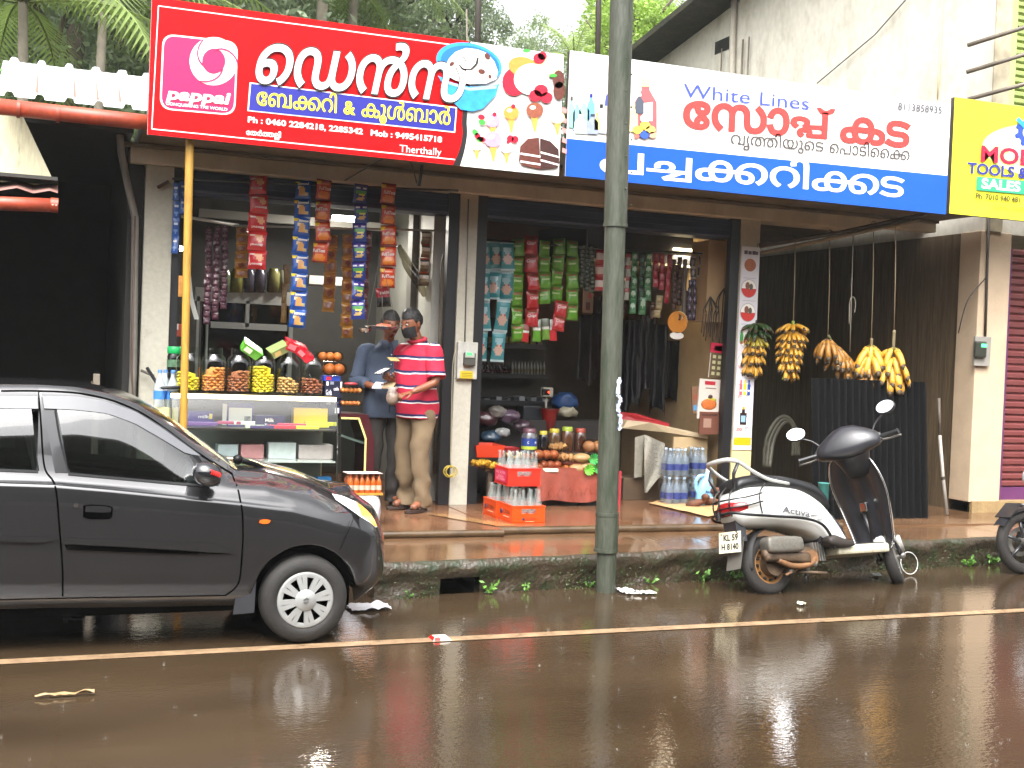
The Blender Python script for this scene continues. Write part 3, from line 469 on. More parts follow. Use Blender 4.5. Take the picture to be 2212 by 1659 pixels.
mb = MB(); m_eave = M('3b3a25',.8,var=.5,vs=4,bump=.4,col2='20201a',cut=(.4,.6))  # dark mottled tone for the eave and its wet underside
mb.add([(XR - .55,9.2,zt(9.2) + .05),(XR - .55,17.6,zt(17.6) + .05),(XR + .6,17.6,zt(17.6) + .12),(XR + .6,9.2,zt(9.2) + .12),(XR - .55,9.2,zt(9.2) + .14),(XR - .55,17.6,zt(17.6) + .14),(XR + .6,17.6,zt(17.6) + .22),(XR + .6,9.2,zt(9.2) + .22)],[(0,3,2,1),(4,5,6,7),(0,1,5,4),(1,2,6,5),(3,7,6,2),(0,4,7,3)],m_eave); part('roof',mb,tall)
mb = MB(); q = PX(1565,95,XR); mb.box(q + Vector((-.01,-.25,-.1)),q + Vector((.03,.25,.08)),M('141310',.8)); part('vent',mb,tall)
pk = M('b9a48a',.65,var=.1,vs=4,bump=.1)
xa,xb = P(2083,800,9.8).x,P(2140,800,9.8).x
mb = MB(); mb.box((XR - .05,9.8,.36),(9.30,10.1,3.15),pk,.008); part('pillar',mb,tall,'peach coloured pillar carrying an electric meter')
mb = MB(); mb.box((XR - .02,9.78,.2),(13.5,10.1,.37),M('8a7450',.6,var=.25,vs=6,bump=.3)); part('base',mb,tall)
m_mar = M('6a3148',.45,var=.1); m_purp = M('582a54',.5,var=.15)
mb = MB(); mb.box((9.30,9.87,.37),(9.39,10.0,3.0),m_purp,.005); mb.box((9.39,9.9,.37),(13,9.95,.5),m_purp); part('shutter_frame',mb,tall)
mb = MB(); m_mar2 = M('683433',.42,var=.12,vs=2)
for i in range(33): z = .5 + i * .076; mb.add([(9.39,9.93,z),(13,9.93,z),(13,9.905,z + .02),(9.39,9.905,z + .02),(13,9.905,z + .055),(9.39,9.905,z + .055),(13,9.93,z + .076),(9.39,9.93,z + .076)],[(0,1,2,3),(3,2,4,5),(5,4,6,7)],m_mar2)
part('shutter',mb,tall,'maroon ribbed rolling shutter, closed')
m_green = M('8f9e5c',.5,var=.1); mb = MB()
for i in range(24):
 z = 4.2 + i * .075; xg = P(2188,150,10.4).x
 mb.add([(xg,10.4,z),(13,10.4,z),(13,10.37,z + .02),(xg,10.37,z + .02),(13,10.37,z + .055),(xg,10.37,z + .055),(13,10.4,z + .075),(xg,10.4,z + .075)],[(0,1,2,3),(3,2,4,5),(5,4,6,7)],m_green)
xg0 = P(2172,150,10.38).x; mb.box((xg0,10.36,4.1),(xg,10.42,6),M('a9b674',.5)); part('shutter',mb,tall,'pale green ribbed shutter on the upper floor')
mb = MB(); mb.box((XR + .12,10.45,3.5),(13.5,10.6,6.2),M('d3cfc4',.6,var=.08)); mb.box((XR + .2,9.9,3.15),(13.5,12,3.5),m_conc); part('wall',mb,tall)
mb = MB(); mb.box((XR - .004,9.785,3.152),(XR + .205,9.799,6.2),M('a69c84',.7,var=.3,vs=5)); part('pillar',mb,tall)
m_pipe = M('5f564b',.5,var=.3)
for (ax,ay,bx,by) in ((2090,98,2330,22),(2088,156,2330,82),(2090,215,2330,150)):
 mb = MB(); A,B = P(ax,ay,9.85),P(bx,by,9.3); mb.tube([A,B],.022,m_pipe,10); part('railing',mb,tall,'rusty pipe rail of the upper balcony')
mb = MB(); A = PX(1583,60,XR - .06); B = PX(1580,240,XR - .06); mb.tube([(A.x,A.y,6.8),A,B,(B.x,B.y,3.2)],.045,M('a9a396',.5,var=.15),12)
for z in (4.3,5.2): mb.cyl((A.x,A.y,z),(A.x,A.y,z + .09),.054,M('9a9488',.5),n=12)
part('rain_pipe',mb,tall)
for px,r in ((1562,.012),(1607,.016),(1620,.012)): mb = MB(); A = PX(px,40,XR - .05); mb.tube([(A.x,A.y,6.2),(A.x,A.y,3.2)],r,m_pipe,6); part('rod',mb,tall)
mb = MB()
mb.tube([PX(1965,-10,XR - .04),PX(1890,75,XR - .04),PX(1765,180,XR - .04)],.007,M('2a2826',.5),5); part('cable',mb,tall); mb = MB()
A = PX(2030,100,XR - .04); mb.tube([A + Vector((0,0,1.2)),PX(2028,160,XR - .04),PX(2025,215,XR - .04)],.009,M('cbb98f',.5),6); part('cable',mb,tall)

# ------------------------------------------------------------ sign boards
SR = Vector((0,-1,0))
def sp(px,py,k=0): q = P(px,py,YS); return q + Vector((0,-.0025 * k - .003,0))
def z1(x,y): return (.2728 * x,.2728 * y)
def z2(x,y): return (493.7 + .2728 * x,54.9 + .2728 * y)
def z3(x,y): return (1097.2 + .2728 * x,54.9 + .2728 * y)
def z4(x,y): return (1608.4 + .2728 * x,54.9 + .2728 * y)
UPZ = Vector((0,0,1))
def flat(mb,pts,m,k): mb.poly([sp(x,y,k) for x,y in pts],m)
def ell(cx,cy,rx,ry,n=28,a=0,t0=0,t1=360):
 out = []; a = math.radians(a)
 for i in range(n + (0 if t1 - t0 >= 360 else 1)):
  t = math.radians(t0 + (t1 - t0) * i / n); x,y = rx * math.cos(t),ry * math.sin(t); out.append((cx + x * math.cos(a) - y * math.sin(a),cy + x * math.sin(a) + y * math.cos(a)))
 return out
def band(mb,pts,wd,m,k,closed=False):
 n = len(pts); wd = wd if isinstance(wd,list) else [wd] * n
 for i in range(n if closed else n - 1):
  a,b = pts[i],pts[(i + 1) % n]; dx,dy = b[0] - a[0],b[1] - a[1]; L = math.hypot(dx,dy) or 1; nx,ny = -dy / L,dx / L; ua,ub = wd[i] / 2,wd[(i + 1) % n] / 2
  flat(mb,[(a[0] + nx * ua,a[1] + ny * ua),(b[0] + nx * ub,b[1] + ny * ub),(b[0] - nx * ub,b[1] - ny * ub),(a[0] - nx * ua,a[1] - ny * ua)],m,k)
def smooth_path(pts,n=8,closed=False):
 out = []; k = len(pts)
 for i in range(k if closed else k - 1):
  p0,p1,p2,p3 = (pts[(i - 1) % k] if closed or i > 0 else pts[0]),pts[i],pts[(i + 1) % k],(pts[(i + 2) % k] if closed or i + 2 < k else pts[-1])
  for j in range(n):
   t = j / n; out.append(tuple(.5 * (2 * p1[d] + (p2[d] - p0[d]) * t + (2 * p0[d] - 5 * p1[d] + 4 * p2[d] - p3[d]) * t * t + (3 * p1[d] - p0[d] - 3 * p2[d] + p3[d]) * t ** 3) for d in range(len(p1))))
 if not closed: out.append(pts[-1])
 return out
def stext(mb,txt,m,a,b,hpx,k,bold=0,shear=0,fit=True):
 A,B = sp(*a,k),sp(*b,k); h = hpx * (YS / 10.35) * .00396 * 1.0
 zc = (sp((a[0] + b[0]) / 2,(a[1] + b[1]) / 2) - sp((a[0] + b[0]) / 2,(a[1] + b[1]) / 2 - hpx)).length
 text(mb,txt,m,A,B,UPZ,zc,bold,shear,fit=fit)
def board(name,label,corners,mats,depth=.05):
 t = thing(name,label,'sign',P(*corners[3],YS) * .5 + P(*corners[2],YS) * .5)
 mb = MB(); q = [P(*c,YS) for c in corners]; zt_,zb = (q[0].z + q[1].z) / 2,(q[2].z + q[3].z) / 2; x0,x1 = (q[0].x + q[3].x) / 2,(q[1].x + q[2].x) / 2
 fr = M('4a443c',.5)
 mb.box((x0,YS + .004,zb),(x1,YS + depth,zt_),fr)
 for i in range(5): xx = x0 + (x1 - x0) * (i + .5) / 5; mb.box((xx - .015,YS + depth,zb + .05),(xx + .015,YS + .22,zb + .09),fr); mb.box((xx - .015,YS + depth,zt_ - .1),(xx + .015,YS + .08,zt_ - .06),fr)
 part('frame',mb,t)
 return t,(x0,x1,zb,zt_)
glossy = dict(rough=.5,var=.05,vs=2,bump=.35,bs=1.4,spec=.12)
red = M('c2070d',**glossy); white = M('e9e9e6',**glossy); blk = M('161314',.4); yel = M('f2e63a',.4); dblue = M('1d1f86',.4); pink = M('cf0f55',.4)
t,(x0,x1,zb,zt_) = board('signboard','long red bakery signboard with white Malayalam lettering and ice cream pictures',[(328,0),(1220,113),(1205,380),(318,290)],None)
mb = MB(); mb.add([(x0,YS,zb),(x1,YS,zb),(x1,YS,zt_),(x0,YS,zt_)],[(0,1,2,3)],white)
inner = [z2(1912,120),z2(1925,300),z2(1915,480),z2(1880,700),z2(1886,860),z2(1866,985),z2(1830,1112)]
arc = smooth_path([(1016,88),(1019,140),(1014,190),z2(1886,740),z2(1888,860),z2(1868,985),z2(1832,1113)],6)
arc2 = smooth_path([(1012,88),(1013,140),(1006,190),z2(1846,740),z2(1850,860),z2(1826,985),z2(1774,1108)],6)
def bot(px): q = P(px,330,YS); return None
def clampz(pts,k):
 out = []
 for x,y in pts: q = sp(x,y,k); q.z = min(max(q.z,zb + .0005),zt_ - .0005); q.x = min(max(q.x,x0 + .0005),x1 - .0005); out.append(q)
 return out
mb.poly(clampz([(300,-60)] + [(1016,40)] + arc + [(972,420),(300,420)],1),blk)
mb.poly(clampz([(300,-60)] + [(1012,40)] + arc2 + [(958,420),(300,420)],2),red)
wl = [(342,14),(1002,101)]; band(mb,[(1000,100.5),(342,13.5),(327.5,279),(982,345)],2.2,white,3)
# roundel logo: rounded square, three-blade swirl, slanted name
rr = []
c4 = [z1(1287,268),z1(1885,332),z1(1860,918),z1(1262,866)]
for i in range(4):
 p,a,b = c4[i],c4[i - 1],c4[(i + 1) % 4]; R_ = 27
 def un(u,v): L = math.hypot(v[0] - u[0],v[1] - u[1]); return ((v[0] - u[0]) / L,(v[1] - u[1]) / L)
 ua,ub = un(p,a),un(p,b)
 for q in range(7):
  s_ = q / 6; k1 = (1 - s_) ** 2; k2 = s_ ** 2; rr.append((p[0] + ua[0] * R_ * k1 + ub[0] * R_ * k2,p[1] + ua[1] * R_ * k1 + ub[1] * R_ * k2))
flat(mb,rr,white,3)
cx = sum(p[0] for p in c4) / 4; cy = sum(p[1] for p in c4) / 4
flat(mb,[(cx + (x - cx) * .955,cy + (y - cy) * .955) for x,y in rr],pink,4)
lc = z1(1690,488)
ring = [(lc[0] + 52 * math.cos(math.radians(i * 6)),lc[1] + 52 * math.sin(math.radians(i * 6))) for i in range(60)]
lim = z1(1868,0)[0]
ring = [(min(x,lim - .04 * (y - lc[1])),y) for x,y in ring]; flat(mb,ring,white,5)
flat(mb,ell(lc[0],lc[1],25,27,40),pink,6)
for s_ in range(3):
 a0 = 30 + s_ * 120; pts = []
 for i in range(16):
  u = i / 15; a = math.radians(a0 + 95 * u); r_ = 22 + 30 * u ** 1.1; pts.append((lc[0] + r_ * math.cos(a),lc[1] + r_ * math.sin(a)))
 band(mb,pts,[3.6 - .8 * i / 15 for i in range(16)],pink,7)
 a1 = a0 + 8; flat(mb,[(lc[0] + 30 * math.cos(math.radians(a1)),lc[1] + 30 * math.sin(math.radians(a1))),(lc[0] + 23 * math.cos(math.radians(a1 + 34)),lc[1] + 23 * math.sin(math.radians(a1 + 34))),(lc[0] + 25 * math.cos(math.radians(a1 + 12)),lc[1] + 25 * math.sin(math.radians(a1 + 12)))],pink,7)
stext(mb,'pappai',white,z1(1318,786),z1(1806,828),26,7,.035,.22)
stext(mb,'CONQUERING THE WORLD',white,z1(1312,834),z1(1797,882),6.5,7,.02)
nm = '~െ ഡ ൻ സ'
stext(mb,nm,blk,z2(186,446),z2(1842,612),80,9,.062,.18)
stext(mb,nm,white,z2(190,444),z2(1838,606),78,10,.035,.18)
cw = [z2(1803,252),z2(1843,256),z2(1868,300),z2(1900,262),z2(1952,268),z2(1945,310),z2(1905,350),z2(1850,348),z2(1808,305)]
flat(mb,[(974 + (x - 974) * 1.1,137 + (y - 137) * 1.1) for x,y in [(p[0] + .0,p[1]) for p in cw]],blk,12); flat(mb,cw,white,13)
bx = [z2(165,453),z2(1806,650),z2(1790,852),z2(147,680)]; flat(mb,bx,white,4); flat(mb,[z2(176,464),z2(1795,659),z2(1780,840),z2(158,672)],dblue,5)
stext(mb,'~േ ബ ക്ക റ ി',yel,z2(218,632),z2(850,696),28,6,.02)
stext(mb,'&',yel,z2(905,700),z2(1000,710),29,6,.03)
stext(mb,'~ക ൂ ൾ ബ ാ ർ',yel,z2(1048,722),z2(1750,790),28,6,.02)
stext(mb,'Ph : 0460 2284218, 2285342',white,z2(150,768),z2(1060,864),12.5,4,.03)
stext(mb,'Mob : 9495415718',white,z2(1122,872),z2(1686,928),12.5,4,.03)
stext(mb,'~േ ത ർ ത്ത ല്ല ി',white,z2(137,868),z2(412,892),9,4,.02)
stext(mb,'Therthally',white,z2(1350,1002),z2(1680,1032),16,4)
# painted pictures of bowls, cones and cake
B_ = M('2d8fd0',.35,var=.2,vs=18); B2 = M('1769b5',.35); B3 = M('8fc4ea',.35); cho = M('5b2b20',.4,var=.3,vs=30); cone_m = M('d99a45',.4,var=.15,vs=40); ick = M('f3e9e2',.4,var=.06,vs=30); stb = M('c8102e',.35,var=.2,vs=30); pk2 = M('e690b8',.4,var=.2,vs=25); grn = M('3f9c3c',.4); van = M('f0d9a0',.4,var=.1,vs=25); org = M('ef8a3a',.4,var=.15,vs=25)
bc = z2(1905,320)
flat(mb,ell(bc[0] - 2,bc[1] - 4,72,44,36,12),B_,7); flat(mb,ell(bc[0],bc[1] - 3,64,38,36,12),B2,8)
flat(mb,[z2(1650,400),z2(1755,455),z2(1900,490),z2(2050,490),z2(2140,465),z2(2105,560),z2(2010,660),z2(1930,685),z2(1830,670),z2(1760,600)],B_,8)
flat(mb,[z2(1700,440),z2(1900,498),z2(2120,480),z2(2110,505),z2(1900,522),z2(1720,465)],B3,8.4)
flat(mb,[z2(1705,330),z2(1740,265),z2(1790,215),z2(1870,185),z2(1960,195),z2(2040,225),z2(2095,290),z2(2125,370),z2(2110,430),z2(2030,465),z2(1900,470),z2(1790,440),z2(1720,400)],ick,9)
for a,b,r_ in ((2040,250,8),(1995,370,8),(1760,310,6),(1850,335,9),(2060,410,5)): c_ = z2(a,b); flat(mb,ell(c_[0],c_[1],r_,r_ * .7,9,a),cho,10)
def cone(cx,cy,s,scoop,top=None):
 c_ = (cx,cy); flat(mb,[(cx - 9 * s,cy),(cx + 9 * s,cy + s),(cx + 2 * s,cy + 38 * s),(cx - 1 * s,cy + 38 * s)],cone_m,6)
 flat(mb,ell(cx,cy - 4 * s,17 * s,15 * s,20),scoop,7); flat(mb,ell(cx - 4 * s,cy - 9 * s,6 * s,4 * s,10),ick,7.4)
 if top: flat(mb,ell(cx + 4 * s,cy - 18 * s,5 * s,5 * s,9),top,8)
c_ = z3(205,690); cone(c_[0],c_[1],1.1,M('8a4a33',.4,var=.25,vs=40)); c_ = z3(20,710); cone(c_[0],c_[1],1.0,org,stb); c_ = z3(385,745); cone(c_[0],c_[1],.9,van)
c_ = z2(2085,770); cone(c_[0],c_[1],.95,pk2,stb); c_ = z2(2090,900); cone(c_[0],c_[1] + 6,1.1,pk2); c_ = z2(1960,965); cone(c_[0],c_[1],.7,van); c_ = z2(2195,690 + 290); cone(c_[0],c_[1],.8,ick,stb)
for a,b,col_ in ((1995,730,stb),(2000,770,grn),(1945,850,grn),(1965,880,stb),(1985,905,grn),(2000,905,stb)): c_ = z2(a,b); flat(mb,ell(c_[0],c_[1],8,6,9,a % 90),col_,8)
c_ = z3(45,480); flat(mb,ell(c_[0],c_[1] - 8,26,30,18),stb,5); c_ = z3(120,320); flat(mb,ell(c_[0],c_[1] + 4,34,22,18,15),org,5.4); c_ = z3(310,330); flat(mb,ell(c_[0],c_[1],30,22,18),van,5.2)
c_ = z3(180,430); flat(mb,ell(c_[0],c_[1],38,34,24),ick,6); c_ = z3(150,470); flat(mb,ell(c_[0],c_[1],20,16,14),M('f2c4cf',.4,var=.15,vs=30),6.5)
for a,b,r_ in ((210,560,14),(255,520,15),(300,575,13),(240,265,13),(265,245,10)): c_ = z3(a,b); flat(mb,ell(c_[0],c_[1],r_,r_ * .9,14),stb,7)
for a,b in ((395,430),(400,520)): c_ = z3(a,b); flat(mb,ell(c_[0],c_[1],13,20,12),cho,5.6)
for a,b in ((350,400),(140,205)): c_ = z3(a,b); flat(mb,ell(c_[0],c_[1],9,4,9),grn,6.6)
for a,b in ((12,900),(50,905)): c_ = z3(a,b); flat(mb,ell(c_[0],c_[1],8,8,10),stb,6)
flat(mb,[z3(90,960),z3(150,900),z3(240,890),z3(250,1140),z3(110,1110),z3(80,1075)],cho,6); flat(mb,[z3(248,895),z3(330,920),z3(395,985),z3(400,1090),z3(385,1130),z3(250,1142)],M('3b1a14',.4,var=.3,vs=30),6.2)
for dy in (0,62): flat(mb,[z3(92,1010 + dy),z3(250,1035 + dy),z3(250,1050 + dy),z3(92,1025 + dy)],ick,7); flat(mb,[z3(252,1000 + dy),z3(398,1040 + dy),z3(398,1052 + dy),z3(252,1015 + dy)],ick,7)
for dy in range(5): flat(mb,[z3(425,650 + dy * 80),z3(460,665 + dy * 80),z3(456,700 + dy * 80),z3(420,685 + dy * 80)],M('d98a84',.4),6)
part('panel',mb,t)
# white and blue board
t,(x0,x1,zb,zt_) = board('signboard','white and blue grocery signboard reading White Lines over Malayalam lettering',[(1232,122),(2057,215),(2040,458),(1219,386)],None)
mb = MB(); mb.add([(x0,YS,zb),(x1,YS,zb),(x1,YS,zt_),(x0,YS,zt_)],[(0,1,2,3)],white); azure = M('2053b0',**glossy)
mb.poly(clampz([(1190,296.5),(1221,299),(2043.5,379.5),(2080,382),(2080,520),(1190,470)],1),azure)
stext(mb,'White Lines',M('3c4ca8',.4),z3(1384,566),z4(506,670),30,2,0)
coral = M('d23a36',.4)
stext(mb,'~േ സ ാ പ്പ',coral,z3(1378,800),z4(652,890),53,2,.055)
stext(mb,'~ക ട',coral,z4(748,912),z4(1308,962),51,2,.055)
flat(mb,[z4(562,650),z4(600,652),z4(625,672),z4(650,676),z4(680,660),z4(718,664),z4(700,698),z4(655,708),z4(600,700)],coral,2)
gry = M('4a4442',.4)
stext(mb,'~വ ൃ ത്ത ി യ ു െ ട',gry,z3(1760,938),z4(620,1000),20,2,.012)
stext(mb,'~െ പ ാ ട ി ൈ ക്ക',gry,z4(668,1008),z4(1302,1070),20,2,.012)
stext(mb,'~പ ച്ച ക്ക റ ി ക്ക ട',white,z3(722,1152),z4(1258,1360),42,2,.03)
stext(mb,'8113858935',M('55555a',.4),z4(1210,668),z4(1558,700),16,2,.018)
def bottle(a,b,wd,h,m,cap_m,z=3):
 c_ = z3(a,b); flat(mb,[(c_[0] - wd,c_[1]),(c_[0] + wd,c_[1] + wd * .1),(c_[0] + wd,c_[1] - h * .6),(c_[0] + wd * .35,c_[1] - h * .82),(c_[0] + wd * .35,c_[1] - h),(c_[0] - wd * .35,c_[1] - h),(c_[0] - wd * .35,c_[1] - h * .82),(c_[0] - wd,c_[1] - h * .6)],m,z)
 flat(mb,[(c_[0] - wd * .4,c_[1] - h * .88),(c_[0] + wd * .4,c_[1] - h * .88),(c_[0] + wd * .4,c_[1] - h * 1.02),(c_[0] - wd * .4,c_[1] - h * 1.02)],cap_m,z + .5)
lt = dict(rough=.4,var=.12,vs=20)
bottle(500,810,7,66,M('86b6a4',**lt),gry); bottle(545,830,9,62,M('7fb2d8',**lt),white); bottle(600,790,11,52,M('8cc2a2',**lt),white); bottle(655,760,8,58,M('6aa9d6',**lt),dblue); bottle(570,855,13,40,M('cfe6dc',**lt),white,4)
bottle(665,860,12,42,M('8d97b0',**lt),M('333846',.4),5); bottle(735,850,9,60,M('a9b7c9',**lt),blk,4); bottle(765,855,12,40,M('c9d2dc',**lt),white,5); bottle(700,830,6,36,M('f0d878',**lt),yel,5)
flat(mb,[z3(770,560),z3(835,470),z3(850,470),z3(850,640),z3(760,640)],M('3c4ca8',.4),4); flat(mb,[z3(810,480),z3(850,465),z3(850,530)],M('dd6f62',.4),4.5)
flat(mb,[z3(760,640),z3(850,640),z3(850,860),z3(770,850)],M('efe4d2',**lt),4.2)
bottle(1085,880,24,122,M('a9575a',**lt),M('ecd98f',.4),4); flat(mb,[z3(1060,620),z3(1140,610),z3(1138,760),z3(1060,760)],white,5); bottle(1035,700,9,42,M('49505e',.4),white,6); bottle(985,840,10,60,M('f0dd98',**lt),M('f0dd98',.4),5)
for a,b,r_,c2 in ((1020,830,11,'e6c44a'),(1078,795,11,'ecd04e'),(1078,740,11,'f2f0e4'),(1120,830,11,'e8c860'),(1075,868,11,'2f55b8'),(1010,880,6,'d96a5a'),(1140,870,9,'e89a7e')): c_ = z3(a,b); flat(mb,ell(c_[0],c_[1],r_,r_ * .8,14),M(c2,.35),7)
part('panel',mb,t)
# yellow tool shop board, running out of the frame
t,(x0,x1,zb,zt_) = board('signboard','yellow tool shop signboard with red and navy capitals',[(2063,217),(2560,275),(2560,510),(2050,463)],None)
yy_ = M('e0dc3a',**glossy); mb = MB(); mb.add([(x0,YS,zb),(x1,YS,zb),(x1,YS,zt_),(x0,YS,zt_)],[(0,1,2,3)],yy_)
c_ = z4(2480,1010); flat(mb,ell(c_[0],c_[1],165,62,40,6),M('f1f19a',.4),1); flat(mb,ell(c_[0],c_[1] - 12,120,46,36,6),M('f6f6d8',.4),2)
def hspan(txt,m,a,wd_px,hpx,k,bold): b_ = (a[0] + wd_px,a[1] + wd_px * .093); stext(mb,txt,m,a,b_,hpx,k,bold)
hspan('MODERN',M('d8163a',.4),z4(1862,1073),215,34,4,.03); hspan('TOOLS & EQUIPMENT',M('2a2f86',.4),z4(1756,1168),300,23,4,.03)
flat(mb,[z4(1832,1198),z4(2790,1285),z4(2786,1392),z4(1828,1305)],M('2f9a72',.4),4); hspan('SALES & SERVICE',white,z4(1866,1288),235,21,5,.03)
hspan('Ph: 7010 940 481',M('4c4716',.4),z4(1822,1370),96,12,4,.03); hspan('GSTIN: 32HCNF',M('8a7a1c',.4),z4(1965,1450),84,9,4,.0)
gc = z4(2245,850); gp = []
for i in range(48): r_ = 31 if (i // 3) % 2 else 24; a = math.radians(i * 7.5); gp.append((gc[0] + r_ * math.cos(a),gc[1] + r_ * math.sin(a)))
flat(mb,gp,M('2746a0',.4),4); flat(mb,ell(gc[0],gc[1],14,15,20),white,5); band(mb,[z4(2150,740),z4(2300,905)],9,M('2d8fd8',.4),6)
part('panel',mb,t)
# clips
# red shed sheet glimpsed between the boards
mb = MB(); a,b = P(2038,300,9.7),P(2058,460,9.7); mb.box((a.x,9.7,b.z),(b.x + .25,9.73,a.z),m_redsheet); tag(mb.build('metal_sheet'),'narrow strip of red metal sheet between the blue and yellow boards','metal sheet')
# ------------------------------------------------------------ poles
def pole_tube(name,label,pts,rs,m,Yp=None,extra=None):
 mb = MB(); mb.tube(pts,rs,m,18)
 if extra: extra(mb)
 return tag(mb.build(name,loc=pts[0]),label,'pole')
YP = 7.78
m_pole = M('464a3e',.5,var=.4,vs=5,bump=.25,bs=30,col2='2c3624',cut=(.48,.68),stretch=(3,3,.5))
up = thing('utility_pole','weathered green grey steel utility pole in swaged sections by the kerb','pole',P(1308,1279,YP))
def pseg(p0,p1,r): mb = MB(); mb.cyl(P(*p0,YP),P(*p1,YP),r,m_pole,n=24); part('pole_section',mb,up)
pseg((1308,1284),(1311,1180),.071); pseg((1310,1186),(1312,1110),.0835); pseg((1311,1112),(1317,903),.0775); pseg((1317,905),(1329,480),.075); pseg((1329,488),(1345,-60),.083); pseg((1343,0),(1358,-700),.078)
for (a,b,r_) in ((1309,1188,.088),(1311.5,1110,.086),(1329,487,.088)): q = P(a,b,YP); mb = MB(); mb.cyl(q - Vector((0,0,.012)),q + Vector((0,0,.012)),r_,m_pole,n=24); part('collar',mb,up)
for i in range(12): q = P(1336 + 12 * (i % 2),60 + i * 35,YP); mb = MB(); mb.ball(q + Vector((.02,-.078,0)),.008,m_pole,6,4); part('bolt',mb,up)
mb = MB(); pts = smooth_path([P(1338,815,YP - .09),P(1334,850,YP - .1),P(1340,862,YP - .11),P(1334,880,YP - .1),P(1340,905,YP - .1),P(1337,930,YP - .09)],5)
for i in range(len(pts) - 1):
 a,b = Vector(pts[i]),Vector(pts[i + 1]); wv = .006 + .010 * math.sin(i * 1.3) ** 2; mb.add([a + Vector((-wv,0,0)),a + Vector((wv,-.01,0)),b + Vector((wv,-.01,0)),b + Vector((-wv,0,0))],[(0,1,2,3)],M('cfd8ea',.4,var=.4,vs=60,col2='3a5aa8',cut=(.55,.6)))
tag(mb.build('plastic_strip'),'torn blue and white plastic strip tied to the utility pole','strip')
m_yp = M('b58a35',.5,var=.25,vs=6,col2='8a6a2a',cut=(.5,.75),stretch=(3,3,.4))
a,b = P(410,300,9.3),P(396,920,9.3); d = (b - a) / (b.z - a.z); pole_tube('prop_pole','yellow bamboo pole propping the red board in front of the jars',[b + d * (.3 - b.z),b,a,a + d * .3],[.028,.028,.031,.031],m_yp)
for px,yy2,lbl in ((1029,9.9,'thin rusty pole sticking up behind the red board'),(1289,10.2,'dark rusty pole rising behind the white board')):
 q = P(px,250,yy2); q2 = P(px + 5,-40,yy2); pole_tube('steel_post',lbl,[q,q2,q2 + Vector((0.02,0,.6))],[.026] * 3,M('3c3630',.6,var=.3))
mb = MB(); mb.tube([P(1008,20,11),P(1010,250,11)],.008,m_pipe,5); tag(mb.build('cable'),'slim dark wire hanging down behind the red board','cable')
mb = MB(); mb.tube([P(905,480 - 78,9.6),P(912,356,9.6)],.014,m_black,6); tag(mb.build('hanger_bar'),'short black bar dropping from the red board to the beam','bar')
mb = MB(); mb.tube(smooth_path([P(745,390,10.2),P(800,358,9.6),P(850,330,9.35)],6),.006,m_black,5); tag(mb.build('cable'),'slanting black wire from the beam up behind the red board','cable'); mb = MB(); mb.tube(smooth_path([P(880,330,9.35),P(892,365,9.6),P(900,395,10.2)],6),.006,m_black,5); tag(mb.build('cable'),'short black wire beside the black bar under the red board','cable')

# ------------------------------------------------------------ parked hatchback
CY0,CHW = 6.665,0.70; CYC = CY0 + CHW
def C(zx,zy,ins=0.0): q = P(.3968 * zx,795.4 + .3968 * zy,CY0 + ins); return (q.x,q.z)
car = thing('parked_car','dark grey hatchback with wet paint and silver wheel covers parked at the kerb','car',(0.35,CYC,0))
m_paint = M('363638',.2,metal=.65,coat=1.0,var=.05,vs=3,bump=.012,bs=240)
m_glass = M('0c1013',.03,ior=2.1,bump=.03,bs=160); m_trim = M('0e0e10',.4,spec=.2); m_gap_shade = M('030303',.9,spec=0); m_rub = M('1c1a18',.75,var=.2,vs=12,bump=.15,bs=60); m_vis = M('5a5b5f',.2,coat=.8)
def rail(pts,ins,tail): # key points -> z(x), half width
 k = sorted([C(a,b,ins) for a,b in pts] + tail); return [p[0] for p in k],[p[1] for p in k]
RL = [  # (z(x), inset at door, x of nose centre, x of tail centre)
 (rail([(100,1308),(600,1303),(1225,1292),(1950,1285)],.07,[(-1.3,.24),(2.0,.215)]),.075,1.80,-1.16),
 (rail([(0,1215),(600,1212),(1225,1205)],.02,[(-1.3,.33),(1.7,.31),(2.0,.31)]),.012,1.925,-1.25),
 (rail([(0,1000),(1250,980)],.0,[(-1.3,.52),(1.5,.47),(2.0,.45)]),.0,1.945,-1.29),
 (rail([(0,830),(700,850),(1300,870)],.0,[(-1.3,.66),(1.7,.60),(2.0,.55)]),.0,1.935,-1.28),
 (rail([(0,645),(300,655),(600,680),(1300,750),(1600,790),(1850,860)],.0,[(-1.3,.83),(1.95,.66)]),.006,1.90,-1.26),
 (rail([(0,620),(300,630),(600,655),(1300,722),(1600,752),(1850,800)],.02,[(-1.3,.86),(1.92,.70)]),.028,1.885,-1.25),
 (rail([(0,545),(300,560),(380,566),(1070,634),(1460,662),(1700,722),(1850,780)],.06,[(-1.3,.93),(1.87,.74)]),.065,1.86,-1.23),
 (rail([(0,130),(210,131),(420,142),(600,178),(760,242),(900,330),(1100,478),(1250,585),(1300,600),(1450,608),(1700,662),(1850,722)],.17,[(-.75,1.355),(-1.05,1.2),(-1.22,.98),(1.82,.77)]),.17,1.82,-1.20),
 (rail([(0,92),(200,94),(400,108),(560,138),(700,172),(780,205),(900,280),(1000,345),(1150,455),(1285,552),(1450,566),(1700,628),(1850,692)],.25,[(-.75,1.40),(-1.0,1.28),(-1.2,1.0),(1.78,.80)]),.25,1.78,-1.17)]
XW,ZW,RW = 1.403,.249,.247
XR2 = XW - 2.36 * .935
def arch(x):
 h = 0
 for xc in (XW,XR2):
  d = abs(x - xc)
  if d < .298: h = max(h,ZW + math.sqrt(.298 ** 2 - d * d))
 return h
